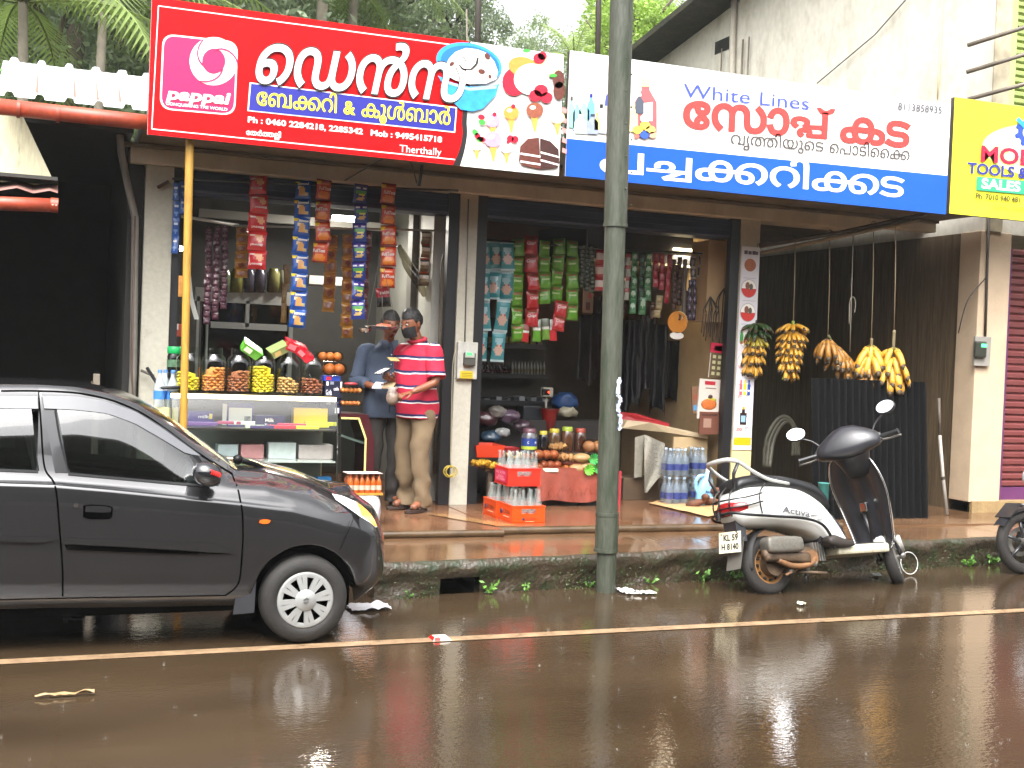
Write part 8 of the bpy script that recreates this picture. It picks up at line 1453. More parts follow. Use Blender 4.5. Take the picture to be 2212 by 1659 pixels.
# ------------------------------------------------------------ bottle crates
C0,C1 = G(1106,1132,FZ),G(1176,1131,FZ); cw,cd = C1.x - C0.x,.315; chh = .148
def crate(lb,x,y,z,col_,words,side):
 t = thing('bottle_crate',lb,'crate',(x,y,z),group='stacked soda crates'); m_ = M(col_,.35,coat=.25,var=.06,vs=6); mb = MB(); th = .012
 mb.box((0,0,0),(cw,cd,th),m_); hw0,hw1,hz0,hz1 = cw * .28,cw * .72,chh * .55,chh * .82
 for y0_ in (0,cd - th):
  mb.box((0,y0_,0),(cw,y0_ + th,hz0),m_); mb.box((0,y0_,hz1),(cw,y0_ + th,chh),m_); mb.box((0,y0_,hz0),(hw0,y0_ + th,hz1),m_); mb.box((hw1,y0_,hz0),(cw,y0_ + th,hz1),m_)
 for x0_ in (0,cw - th): mb.box((x0_,th,0),(x0_ + th,cd - th,chh),m_)
 for k in range(2): mb.box((-.004,-.004,chh * (0 if k == 0 else .93)),(cw + .004,.0,chh * (.06 if k == 0 else 1)),m_); mb.box((-.004,0,chh * (0 if k == 0 else .93)),(0,cd,chh * (.06 if k == 0 else 1)),m_)
 for k in range(1,4): mb.box((cw * k / 4 - .003,th,th),(cw * k / 4 + .003,cd - th,chh * .6),m_)
 ink = M('4a2418',.5)
 if words:
  text(mb,'KC SODA',ink,(cw * .42,-.0055,chh * .22),(cw * .74,-.0055,chh * .24),(0,0,1),.014,.02); mb.cyl((cw * .34,-.006,chh * .26),(cw * .34,0,chh * .26),.011,M('2a2c4a',.4),n=12); mb.box((cw * .4,-.0055,chh * .12),(cw * .66,-.004,chh * .135),M('e8c8a0',.5))
  text(mb,'KC SODA',ink,(-.0055,cd * .68,chh * .48),(-.0055,cd * .15,chh * .48),(0,0,1),.03,.02); mb.cyl((-.006,cd * .8,chh * .52),(0,cd * .8,chh * .52),.02,M('2a2c4a',.4),n=12); mb.box((-.0055,cd * .2,chh * .3),(-.004,cd * .62,chh * .33),M('e8c8a0',.5))
 if side:
  mb.box((-.0055,cd * .08,chh * .15),(-.004,cd * .92,chh * .85),M('b02848',.4)); pk_ = M('dc8a9a',.5)
  for k,(a,b,zz) in enumerate(((.16,.84,.62),(.3,.7,.4),(.2,.8,.25))): text(mb,('KC SODA','SODA','KC SODA')[k],pk_,(-.0065,cd * b,chh * zz),(-.0065,cd * a,chh * zz),(0,0,1),.02,.02)
 lp(mb,'box',t); return t
crate('bright orange soda crate with dark print at the front bottom of the stack',C0.x,C0.y,FZ,'c8430f',True,False); crate('orange soda crate behind the front one, lower left',C0.x - .02,C0.y + cd + .01,FZ,'be400e',True,False); crate('pinkish red soda crate on top of the stack',C0.x - .01,C0.y + .10,FZ + chh + .15,'c22a1c',False,True)
sb = MB(); gl = M('aab4b0',.06,alpha=.2,coat=.6); sb.lathe([(0,0),(.026,0),(.028,.01),(.028,.12),(.024,.16),(.013,.21),(.012,.25),(.0145,.252),(.0145,.262),(.011,.265)],gl,n=12); sb.lathe([(0,.004),(.024,.004),(.024,.05)],M('7a8480',.2),n=10); soda = sb.mesh('soda_bottle')
for (x0_,y0_,z0_,nx,ny,lb) in ((C0.x - .01,C0.y + .10,FZ + chh + .15,4,4,'empty clear soda bottle standing in the pinkish red top crate'),(C0.x,C0.y,FZ,4,4,'empty clear soda bottle in the front orange crate under the top crate'),(C0.x - .02,C0.y + cd + .01,FZ,4,4,'empty clear soda bottle in the rear orange crate')):
 for i in range(nx):
  for j in range(ny): put(soda,'soda_bottle',lb,'bottle',(x0_ + cw * (i + .5) / nx + random.uniform(-.003,.003),y0_ + cd * (j + .5) / ny,z0_ + .013),(random.uniform(-.04,.04),random.uniform(-.04,.04),0),lb.replace('empty clear soda bottle','soda bottles').replace('standing ',''))
# ------------------------------------------------------------ right half of the grocery front
mb = MB(); a = P(1345,905,10.75); mb.poly([P(1355,908,10.9),P(1405,913,10.75),P(1530,940,10.55),P(1528,948,10.55),P(1440,934,10.7),P(1345,925,10.9)],M('b8a484',.5,var=.15),(0,.3,.0)); mb.box((P(1452,1085,10.6).x,10.62,FZ),(P(1525,1085,10.6).x,10.66,P(1500,945,10.6).z),M('b89f78',.5,var=.1)); tag(mb.build('side_counter'),'cream sloping counter board at the right of the grocery','counter')
mb = MB(); q0 = P(1340,905,11.0); mb.poly([P(1338,890,11.1),P(1375,893,11.0),P(1446,915,10.7),P(1444,930,10.7),P(1370,910,11.0),P(1338,906,11.1)],M('a01c28',.4,coat=.3),(0,.02,0)); tag(mb.build('red_tray'),'long red tray rim on the cream counter board','tray')
mb = MB(); mb.grid(lambda u,v: tuple(P(1392 + 40 * v * (1 - u) * 0 + (1 - abs(u - .3)) * 0 + u * (44 * (1 - v * .2) * (1 if v < .62 else max(.1,1 - (v - .62) * 2.2))),938 + 126 * v + u * 20 * (1 - v),10.5 - .04 * math.sin(u * 5 + v * 3))),12,14,M('9c988c',.7,var=.25,vs=40,col2='8a867a',cut=(.5,.6)))
for k in range(6): A = P(1408 + 2 * k,962 + 9 * k,10.45); mb.box(A,A + Vector((.05 - .004 * k,.002,.006)),M('5a584f',.7))
tag(mb.build('newspaper'),'grey newspaper sheet draped from the counter board','newspaper'); mb = MB(); mb.poly([P(1372,945,10.55),P(1392,940,10.55),P(1386,1030,10.55),P(1370,1032,10.55)],M('807c70',.7,var=.2,vs=30),(0,.01,0)); tag(mb.build('newspaper'),'narrow folded newspaper strip left of the draped sheet','newspaper')
item('carton','brown cardboard carton under the draped newspaper','carton',(1345,1036,1432,1083),10.6,.3,M('4a3a28',.7,var=.15),FZ)
wb = bottle_mesh(.042,.27,M('98a4ae',.12,alpha=.45,coat=1),M('b4c4d4',.3),M('39447e',.4,var=.2,vs=30),14)
def wpack(lb,px,py,Y,z,n=(3,2)):
 q = P(px,py,Y); t = thing('water_pack',lb,'water pack',(q.x,Y,z),group='shrink wrapped water packs')
 for i in range(n[0]):
  for j in range(n[1]): o = bpy.data.objects.new('bottle',wb); COL.objects.link(o); o.parent = t; o.location = ((i - (n[0] - 1) / 2) * .082,j * .082,0)
 mb = MB(); hx = n[0] * .042 + .003; mb.loft([[(x * hx * k,-.046 + (y + 1) / 2 * (n[1] * .082 + .008),z_) for x,y in ((-1,-1),(1,-1),(1,1),(-1,1))] for z_,k in ((.0,1),(.09,1.01),(.2,1),(.255,.85),(.27,.6))],pane('eef2f6',.10,.03,2.6),smooth=False); mb.build('shrink_wrap',t,local=True); return t
wpack('lower shrink wrapped water pack standing on the floor at the left',1460,1080,10.22,FZ); wpack('upper water pack with a torn blue top stacked on the left one',1462,1025,10.24,FZ + .275); wpack('right hand water pack in crinkled wrap by the detergent jug',1505,1080,10.36,FZ,(2,2)); wpack('upper right water pack under loose clear wrap',1508,1025,10.38,FZ + .275,(2,2))
q = P(1521,1081,10.12); jug = thing('detergent_jug','pale blue detergent jug with a white cap and printed front','jug',(q.x,10.12,FZ)); jb = M('7fb4d4',.3,coat=.3); mb = MB()
rg = []
for z,hw,hd,ox in ((0,.085,.05,0),(.02,.092,.055,0),(.16,.085,.055,.004),(.24,.062,.05,.014),(.30,.032,.032,.03),(.325,.026,.026,.033)): rg.append([(ox + hw * math.copysign(abs(math.cos(t)) ** .7,math.cos(t)),hd * math.copysign(abs(math.sin(t)) ** .7,math.sin(t)),z) for t in [2 * math.pi * i / 24 for i in range(24)]])
mb.loft(rg,jb); mb.tube(smooth_path([(.01,0,.29),(-.06,0,.29),(-.098,0,.24),(-.092,0,.17),(-.07,0,.12)],5),.018,jb,10); lp(mb,'body',jug)
mb = MB(); mb.lathe([(.027,.32),(.027,.35),(.02,.365),(.018,.39),(0,.392)],M('e4e4e0',.35),(.033,0,0),18); lp(mb,'cap',jug)
mb = MB(); text(mb,'Rinse',M('1c2450',.4),(-.02,-.0575,.13),(.075,-.0575,.132),(0,0,1),.026,.03); text(mb,'Bahar',M('b03a60',.4),(.01,-.056,.2),(.068,-.056,.2),(0,0,1),.016,.02)
for k in range(5): mb.cyl((-.05 + k * .026,-.0575,.085),(-.05 + k * .026,-.055,.085),.009,M('c8dce8',.4),n=10)
for k in range(3): mb.cyl((-.03 + k * .02,-.0575,.108),(-.03 + k * .02,-.055,.108),.007,M(('c83a54','d8a0b0','e8e4e8')[k],.4),n=8)
lp(mb,'lettering',jug)
mb = MB(); m_sk2 = M('b08a5c',.8,var=.2,vs=14,bump=.3,bs=60); pts = [G(1400,1089,FZ),G(1470,1075,FZ),G(1600,1070,FZ),G(1640,1092,FZ),G(1530,1119,FZ)]
mb.grid(lambda u,v: tuple((pts[0].lerp(pts[4],u)).lerp(pts[1].lerp(pts[3],u),v) + Vector((0,0,.006 + .008 * noise.noise(Vector((u * 5,v * 5,2))) + .008))),20,14,m_sk2); tag(mb.build('sacking'),'pale woven sacking sheet spread on the tiles under the tubers','sheet')
for i in range(13):
 px,py = 1500 + (i * 37) % 78,1085 - (i % 4) * 9; q = G(px,1096 - (i % 3) * 5,FZ); z = FZ + .045 + .055 * (i // 5); rz = random.uniform(-1.2,1.2); L = random.uniform(.09,.14); mb = MB()
 rg = [[(x * L,(.036 * k + .004 * math.sin(x * 9)) * math.cos(t) + .012 * math.sin(x * 3 + i),(.034 * k) * math.sin(t)) for t in [2 * math.pi * j / 12 for j in range(12)]] for x,k in ((-1,.25),(-.8,.8),(-.3,1),(.2,1.02),(.7,.75),(1,.2))]; mb.loft(rg,M('5a3826',.8,var=.35,vs=18,bump=.4,bs=40)); o = mb.build('tuber'); o.location = (q.x,q.y + random.uniform(-.03,.06),z); o.rotation_euler = (0,random.uniform(-.5,.3),rz); tag(o,'brown cassava tuber in the heap on the pale sacking','tuber','cassava tubers on the sacking')
# shop lamp in the grocery
q6 = PX(1500,540,6.1); q6 = P(1490,541,11.3); lamp('tube_light','lit tube light under the loft of the grocery',lambda mb: mb.box(q6 + Vector((-.2,-.03,-.012)),q6 + Vector((.2,.03,.012)),M('ffe8b8',.5,emit=5)),q6,7,.35,(1,.86,.62))
# ------------------------------------------------------------ tall price poster on the pillar
pst = thing('price_poster','tall white price poster with round product pictures on the grocery pillar','poster',P(1605,760,YF - .01)); mb = MB(); Yq = YF - .012
def pq(u,py): L_,R_ = P(1593 + (py - 540) * -.038,py,Yq),P(1637 + (py - 540) * -.043,py,Yq); return Vector((6.405 + .21 * u,Yq,P(1612,py,Yq).z))
A,B = pq(0,972),pq(1,532); mb.box((A.x,Yq,A.z),(B.x,Yq + .008,B.z),M('d0cdd2',.4)); part('sheet',mb,pst)
mb = MB()
def pe(u,py,ru,rpy,m,k=1,n=26,t0=0,t1=6.2832): c_ = pq(u,py); rz_ = (pq(0,py) - pq(0,py + rpy)).z; mb.poly([c_ + Vector((.21 * ru * math.cos(t),-.0006 * k,rz_ * math.sin(t))) for t in [t0 + (t1 - t0) * i / n for i in range(n + (0 if t1 - t0 > 6.2 else 1))]],m)
red_,grl,drk,ye_ = M('c03028',.4),M('8a8890',.4),M('2e2220',.4),M('d8a818',.4)
def pr_(u0,py0,u1,py1,m,k=2): a,b = pq(u0,py1),pq(u1,py0); mb.box((a.x,Yq - .0006 * k,a.z),(b.x,Yq,b.z),m)
for u in range(3): pr_(.15 + u * .22,541 + u % 2,.33 + u * .22,549,M('5a4a52',.5)); pr_(.78,542,.9,549,M('6a5a60',.5))
pe(.5,572,.32,14,M('a05a34',.5,var=.3,vs=60))
for py in (623,675): pe(.48,py,.42,20,grl,1); pe(.48,py,.40,19,wht,2); pe(.48,py,.40,19,red_,3,14,math.pi,2 * math.pi); pe(.4,py - 6,.12,8,M('7a4a3a',.5),4); pe(.6,py - 4,.1,7,M('4a5040',.5),4)
for py,kind in ((730,0),(782,1),(846,2),(918,3)):
 pe(.48,py,.44,21,grl,1); pe(.48,py,.42,20,wht,2)
 if kind == 0: pe(.2,py,.1,14,M('3a8a4a',.4),3); pe(.5,py + 6,.2,9,red_,3)
 if kind == 1: pr_(.28,py - 12,.5,py + 4,drk,4); pr_(.56,py - 12,.78,py + 4,drk,4); pr_(.3,py - 4,.46,py,ye_,5); pr_(.6,py - 4,.74,py,ye_,5)
 if kind == 2:
  for u,c in ((.28,'d0606c'),(.5,'d8c82c'),(.72,'24489a')): pr_(u - .08,py - 16,u + .08,py + 8,M(c,.4),4); pr_(u - .04,py - 25,u + .04,py - 16,M(c,.4),4); pr_(u - .05,py - 4,u + .05,py,wht,5)
 if kind == 3: pr_(.3,py - 26,.66,py,drk,4); pr_(.4,py - 34,.56,py - 26,drk,4); pr_(.42,py - 39,.54,py - 33,ye_,4); pr_(.36,py - 20,.6,py - 6,M('8ab0c8',.4),5)
 a = pq(.14,py + 13); text(mb,'350/-' if kind == 3 else '55/-',red_,a + Vector((0,-.003,0)),pq(.52 if kind == 3 else .36,py + 13) + Vector((0,-.003,0)),(0,0,1),.035 if kind == 3 else .025,.03)
 for k in range(3): pr_(.56,py + 4 + 3.2 * k,.82 - .05 * k,py + 6 + 3.2 * k,grl,3)
for py in (600,649,700,806,870): pr_(.16,py,.86,py + .8,grl,2)
pr_(.02,945,.96,962,ye_,2); part('print',mb,pst)
# ------------------------------------------------------------ bananas on ropes from a bamboo rod
RA,RB = P(1640,532,10.35),P(2002,462,9.45)
rod('bamboo_rod','brown bamboo rod sloping under the canopy with the banana ropes tied to it',[RA,RA.lerp(RB,.5) + Vector((0,0,-.02)),RB],.022,M('3c2c1e',.6,var=.3),'rod'); rod('batten','pale strip under the bamboo rod standing in for a bright wall edge',[RA + Vector((0,.03,-.075)),RB + Vector((-.06,.03,-.06))],.02,M('8a7c66',.6,var=.2),'batten')  # pale strip added in place of the bright upper edge of the wall
def on_rod(px):
 t = 0
 best = min((abs(P(px,600,RA.lerp(RB,i / 100).y).x - RA.lerp(RB,i / 100).x),i) for i in range(101)); return RA.lerp(RB,best[1] / 100)
def banana_mesh(c0,c1,L=.16,r=.019):
 mb = MB(); rg = []; n = 9
 for i in range(n):
  u = i / (n - 1); a = u * 1.1; x,z = L * .9 * math.sin(a) / .89,-L * .42 * (1 - math.cos(a)) / .55; rr = r * (.28 + .72 * min(1,min(u / .16,(1 - u) / .14) if 0 < u < 1 else .1)); rg.append([(x - math.sin(a) * 0,rr * math.cos(t),z + rr * math.sin(t)) for t in [2 * math.pi * j / 8 for j in range(8)]])
 bm2 = M(c0,.45,var=.3,vs=26,col2='5a3c18',cut=(.6,.7)); ti = M('3a2c18',.6); mb.loft(rg[:8],bm2); mb.loft(rg[7:],ti); mb.loft(rg[:2],M(c1,.5)); return mb.mesh('banana')
ban_y = banana_mesh('c8932a','7a8030'); ban_g = banana_mesh('2f4a20','35481f'); ban_yg = banana_mesh('a8982e','5a6a2c'); ban_b = banana_mesh('9a6a24','5a4020',.17,.02); ban_big = banana_mesh('cf9a34','8a7a30',.2,.024)
def bunch(lb,px,top,bot,spread,kinds,stalk_c,lean_px=0,tail=0,rope_top=None):
 R0 = on_rod(px); Y = R0.y; A = P(px,top,Y); B = P(px + lean_px,bot,Y); t = thing('banana_bunch',lb,'bananas',A,group='banana bunches on ropes'); st = M(stalk_c,.6,var=.25,vs=12)
 E = P(px + lean_px + tail,bot + (26 if tail else 0),Y)
 mb = MB(); mb.tube(smooth_path([tuple(A + Vector((0,0,.05))),tuple(A.lerp(B,.4)),tuple(B),tuple(E)],5),.016,st,10); part('stalk',mb,t); mb = MB(); mb.tube([R0,R0.lerp(A,.5) + Vector((.006,0,0)),A + Vector((0,0,.0))],.0045,M('8a7a60',.8),6); mb.tube([R0 + Vector((.026 * math.cos(a),.026 * math.sin(a) * 0,.026 * math.sin(a))) for a in [i * .7 for i in range(9)]],.005,M('5a4a38',.8),5); part('rope',mb,t)
 for (u,n,me,phase,arc_,out) in kinds:
  c_ = A.lerp(B,u)
  for i in range(n):
   az = phase + arc_ * (i / max(1,n - 1) - .5); o = bpy.data.objects.new('banana',me); COL.objects.link(o); o.parent = t; row = i % 2
   o.location = c_ - A + Vector((.014 * math.cos(az),.014 * math.sin(az),.02 * (row - .5))); o.rotation_euler = (random.uniform(-.25,.25),out + random.uniform(-.12,.12) + .22 * row,az); o.scale = (spread * random.uniform(.9,1.06),) * 3
 return t
FR = -math.pi / 2
bunch('ripening banana bunch, dark green above and yellow below, beside the price poster',1632,702,785,1.12,[(.02,11,ban_g,FR,4.6,-.15),(.14,9,ban_g,FR,4.2,.1),(.30,10,ban_yg,FR,4.0,.3),(.46,9,ban_y,FR - .6,3.0,.35),(.62,5,ban_y,FR + 1.4,1.2,.5),(.72,9,ban_y,FR - .5,2.8,.4),(.95,10,ban_y,FR + .3,3.2,.55)],'2c2018',-10,-16)
bunch('full yellow banana bunch with a pale green cut stalk',1713,704,795,1.1,[(.0,9,ban_y,FR,4.4,-.1),(.16,11,ban_y,FR,4.2,.1),(.32,11,ban_y,FR,4.2,.15),(.48,11,ban_y,FR,4.0,.2),(.64,10,ban_y,FR + .2,3.8,.25),(.80,9,ban_y,FR + .3,3.4,.35),(.97,6,ban_y,FR + .5,2.2,.5)],'7a8838',-14,-8)
bunch('drooping brownish banana bunch on the thin middle rope',1788,735,806,1.35,[(.0,8,ban_b,FR - .3,4.2,.6),(.2,10,ban_b,FR + .2,4.0,.4),(.45,11,ban_b,FR + .4,4.0,.35),(.7,11,ban_b,FR + .6,3.8,.4),(1.0,12,ban_b,FR + .7,3.6,.45)],'4a4a24',62)
bunch('large brown yellow plantain bunch hung between its neighbours',1882,742,806,1.32,[(.1,9,ban_big,FR,5.4,.6),(.35,10,ban_big,FR,5.0,.5),(.62,11,ban_b,FR - .3,5.0,.35),(.9,11,ban_b,FR,4.6,.5)],'6a5a3a',-3)
bunch('bright yellow plantain bunch on the rightmost rope',1931,724,802,1.28,[(.38,5,ban_big,FR,5.0,.5),(.62,8,ban_big,FR,4.6,.5),(.85,10,ban_big,FR,4.4,.5),(1.0,10,ban_big,FR,4.2,.7)],'6a5e42',-4)
R0 = on_rod(1840); q = P(1836,760,R0.y); mb = MB(); mb.tube([R0,P(1838,680,R0.y),q],.005,M('7a7264',.7),6); mb.tube(smooth_path([P(1834,700,R0.y),P(1836,650,R0.y),P(1844,642,R0.y),P(1848,655,R0.y),P(1846,675,R0.y)],5),.0045,M('8a8274',.7),6); tag(mb.build('hook_rope'),'bare looped rope hook hanging between the brown and large bunches','rope')
# ------------------------------------------------------------ passage: corrugated sheet, hose, bucket, pipe, second meter
gx0,gx1,gy = 6.75,P(2003,1124,9.45).x,9.45; gz = P(1900,822,9.45).z; mb = MB(); vs = []; fs = []; n = 220
for i in range(n + 1):
 x = gx0 + (gx1 - gx0) * i / n; d = .03 * math.sin(i / n * 2 * math.pi * 17)
 for z,oy in ((WZ + .012,0),(gz,.12)): vs.append((x,gy + d + oy,z))
for i in range(n): fs.append((2 * i,2 * i + 2,2 * i + 3,2 * i + 1))
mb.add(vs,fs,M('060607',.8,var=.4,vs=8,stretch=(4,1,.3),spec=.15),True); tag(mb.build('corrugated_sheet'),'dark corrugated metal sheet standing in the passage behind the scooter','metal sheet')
mb = MB(); rb = M('3e3c30',.6,var=.2)
for k in range(3): mb.tube(smooth_path([P(1650 + 6 * k,1010,10.5 - .04 * k),P(1655 + 8 * k,950,10.5),P(1680 + 6 * k,905 + 4 * k,10.48),P(1705 + 2 * k,905 + 5 * k,10.46),P(1722 - 4 * k,940,10.46),P(1724 - 6 * k,985,10.46)],6),.022,rb,8)
tag(mb.build('rubber_hose'),'grey black rubber hose looped over a nail by the grocery pillar','hose')
mb = MB(); q = G(1768,1123,WZ + .012); q = P(1776,1120,9.25); mb.lathe([(.045,0),(.05,.36),(.055,.365),(.05,.37),(.042,.01),(0,.01)],M('2c6a64',.5),(q.x,q.y,WZ + .012),16); tag(mb.build('plastic_pipe'),'upright teal plastic pipe behind the scooter seat','pipe')
mb = MB(); mb.tube([P(2030,940,9.75),P(2037,1030,9.7),P(2046,1112,9.62)],.018,M('8a847c',.5,var=.2),8); mb.tube([P(2030,940,9.75),P(2028,860,9.8)],.016,M('4a4038',.6),8); mb.cyl(P(2036,1029,9.7),P(2037,1036,9.7),.024,M('3a322a',.6),n=10); tag(mb.build('water_pipe'),'leaning grey water pipe in front of the dark passage wall','pipe')
Y_ = 9.79; A,B = P(2100,790,Y_),P(2137,728,Y_); met2 = thing('meter_board','grey meter board with a glowing meter on the peach pillar','meter board',A); mb = MB(); mb.box((A.x,Y_ - .03,A.z),(B.x,Y_,B.z),M('86827a',.6,var=.2),.004); part('board',mb,met2)
mb = MB(); a,b = P(2106,772,Y_ - .06),P(2132,738,Y_ - .06); mb.box((a.x,Y_ - .07,a.z),(b.x,Y_ - .03,b.z),M('33352e',.3),.015); part('meter',mb,met2); mb = MB(); a,b = P(2121,750,Y_ - .08),P(2133,743,Y_ - .08); mb.box((a.x,Y_ - .073,a.z),(b.x,Y_ - .068,b.z),M('4ac07a',.4,emit=.6)); part('display',mb,met2)
mb = MB(); mb.tube([P(2128,728,9.78),P(2132,600,9.78),P(2136,470,9.78)],.014,M('3a322c',.6),6); mb.tube(smooth_path([P(2130,600,9.77),P(2090,650,9.75),P(2070,720,9.8)],5),.006,m_black,5); tag(mb.build('conduit'),'dark conduit running up the peach pillar from its meter','cable')

# ------------------------------------------------------------ trees behind the shops
def leaf_mat(col,vs=.9,var=.3):
 m = M(col,.5,var=var,vs=vs).copy(); n = m.node_tree; b = n.nodes["Principled BSDF"]; t = n.nodes.new("ShaderNodeBsdfTranslucent"); x = n.nodes.new("ShaderNodeMixShader"); x.inputs[0].default_value = .45
 n.links.new(b.inputs["Base Color"].links[0].from_socket,t.inputs[0]); n.links.new(b.outputs[0],x.inputs[1]); n.links.new(t.outputs[0],x.inputs[2]); n.links.new(x.outputs[0],n.nodes["Material Output"].inputs[0]); return m
lf1,lf2,lf3 = leaf_mat('7f9068'),leaf_mat('8eac4a',1.2),leaf_mat('6e7c60',.8)
m_bark = M('4a4136',.8,var=.3,vs=4)
def leaf_quad(vs,fs,c,s):
 n = Vector((random.gauss(0,1),random.gauss(0,1),random.gauss(0,.8) + .5)).normalized(); u = n.orthogonal().normalized(); u = Matrix.Rotation(random.uniform(0,6.28),3,n) @ u; v = n.cross(u); k = len(vs)
 vs += [c - u * s,c + v * s * .42,c + u * s,c - v * s * .42]; fs.append((k,k + 1,k + 2,k + 3))
def crown_mesh(seed,nc,per,R_,H_,m,s=.13):
 random.seed(seed); mb = MB(); vs = []; fs = []
 for i in range(nc):
  d = Vector((random.gauss(0,1),random.gauss(0,1),random.gauss(0,1))).normalized() * random.uniform(.35,1) ** .6; c = Vector((d.x * R_,d.y * R_,d.z * H_)); r = random.uniform(.35,.75)
  for j in range(per): e = Vector((random.gauss(0,1),random.gauss(0,1),random.gauss(0,.7))).normalized() * r * random.uniform(.5,1); leaf_quad(vs,fs,c + e,s * random.uniform(.6,1.3))
 mb.add(vs,fs,m); return mb.mesh('crown')
crowns = [crown_mesh(3,110,130,2.5,3.2,lf1,.085),crown_mesh(5,100,130,2.2,2.8,lf3,.08),crown_mesh(9,70,120,1.7,1.6,lf2,.09)]
tm = MB(); tm.tube([(0,0,-6),(.1,0,-3),(0,.1,0),(.15,0,2)],[.24,.2,.14,.05],m_bark,10)
for a in range(6): tm.tube([(0,0,-2.2 + .5 * a),(1.1 * math.cos(a * 1.3),1.1 * math.sin(a * 1.3),-.8 + .5 * a),(1.9 * math.cos(a * 1.3 + .2),1.9 * math.sin(a * 1.3 + .2),.2 + .5 * a)],[.09,.06,.02],m_bark,6)
trunk_me = tm.mesh('trunk')
def tree(lb,px,py,Y,k,s=1.0):
 q = P(px,py,Y); t = thing('broadleaf_tree',lb,'tree',q,(0,0,px * .7),'broadleaf trees behind the shops',s)
 for n_,me in (('trunk',trunk_me),('crown',crowns[k])): o = bpy.data.objects.new(n_,me); COL.objects.link(o); o.parent = t
for a in (('dark broad leaved tree rising behind the left edge of the red board',360,70,20,1,1.1),('grey green tree behind the white shed roof',150,100,19,0,.9),('tall dense tree behind the middle of the red board',560,-40,25,0,1.2),('dark tree behind the red board near its second post',760,-10,27,1,1.25),('dull green tree filling the gap above the ice cream pictures',790,5,24,0,.95),('dark grey green tree just left of the gap between the boards',985,70,23,1,.48),('bright yellow green tree above the white board left of the pole',1335,55,24,2,.5),('small bright green tree just right of the utility pole',1375,85,20,2,.5),('hazy tree at the far left behind the palms',20,40,23,0,1.2),('distant dark tree behind the areca palms',1400,175,34,1,.7),('distant tree between red board and the concrete building',1150,190,40,0,.8),('faint tall tree behind the shed at the back',260,-120,33,1,1.6),('faint tall tree at the back behind the red lettering',660,-150,36,0,1.6)): tree(*a)
def palm_crown(seed,n,L,m,up0,w_=.5,drop=1.0):
 random.seed(seed); mb = MB()
 for i in range(n):
  az = 2.4 * i + random.uniform(-.2,.2); el = up0 - 1.25 * (i / n) + random.uniform(-.1,.1); p = Vector((0,0,0)); pts = [p.copy()]; h = Vector((math.cos(az),math.sin(az),0))
  for k in range(14): e = el - drop * (k / 13) ** 1.4; p = p + (h * math.cos(e) + Vector((0,0,1)) * math.sin(e)) * L / 14; pts.append(p.copy())
  mb.tube(pts,[.022 * (1 - .06 * k) for k in range(15)],M('6a7a3a',.5),4); vs = []; fs = []; sd = Vector((-h.y,h.x,0))
  for k in range(1,14):
   for q in (0,.5):
    b = pts[k].lerp(pts[min(14,k + 1)],q); d = (pts[min(14,k + 1)] - pts[k]).normalized(); ln = w_ * math.sin(math.pi * min(1,(k + q) / 15 + .12)) ** .6
    for sg in (-1,1): t_ = b + (sd * sg * .75 + d * .65 + Vector((0,0,-.35))) * ln; o = len(vs); vs += [b,b + d * .03,t_,b - d * .03 + Vector((0,0,.01))]; fs.append((o,o + 1,o + 2,o + 3))
  mb.add(vs,fs,m)
 return mb.mesh('crown')
coco = palm_crown(2,20,3.0,leaf_mat('6f8344',2),1.2,.62,1.3); areca = palm_crown(4,11,1.9,leaf_mat('93a864',2),1.45,.5,1.1)
def palm(lb,px,py,Y,me,s=1.0,r=.11,ty='coconut_palm'):
 q = P(px,py,Y); t = thing(ty,lb,'palm',q,(0,0,px * .37),'palms behind the shops',s); o = bpy.data.objects.new('crown',me); COL.objects.link(o); o.parent = t
 mb = MB(); mb.tube([(0,0,0),(.05,.03,-2.5),(0,0,-q.z / s)],[r * .8,r,r * 1.2],M('6e675a',.8,var=.25,vs=6),10); mb.build('trunk',t,local=True)
for a in (('coconut palm at the left edge with fronds over the shed roof',50,5,13.5,coco,.85,.07),('darker coconut palm drooping above the white shed roof',225,-25,17,coco,1.0,.07),('coconut palm whose fronds hang behind the red board top',700,-60,20,coco,1.0),('coconut palm dangling fronds above the red board right half',770,-90,21,coco,.8),('coconut palm partly hidden by the concrete roof',1560,-40,30,coco,.9)): palm(*a)
for a in (('pale areca palm fanning out above the gap between the boards',1240,135,22,areca,.62,.05),('areca palm fan just left of the utility pole',1310,125,23,areca,.6,.05),('areca palm fan right of the utility pole over the white board',1395,120,20,areca,.62,.05),('areca palm with dark fronds near the concrete roof corner',1450,85,22,areca,.75,.05),('tall areca palm standing above the other areca palms',1405,55,26,areca,.7,.05)): palm(*a,ty='areca_palm')
random.seed(21)
mb = MB(); vs = []; fs = []; c0_ = P(0,165,9.9)
for i in range(90): leaf_quad(vs,fs,c0_ + Vector((random.uniform(-.12,.02),random.uniform(-.05,.05),random.gauss(0,.05))),.025)
mb.add(vs,fs,M('4c7a2c',.5,var=.3,vs=8)); mb.tube([c0_ + Vector((-.04,.02,-.1)),P(-4,225,9.8)],.006,m_bark,5); tag(mb.build('shrub'),'small bright green shrub growing at the left gutter end','shrub')
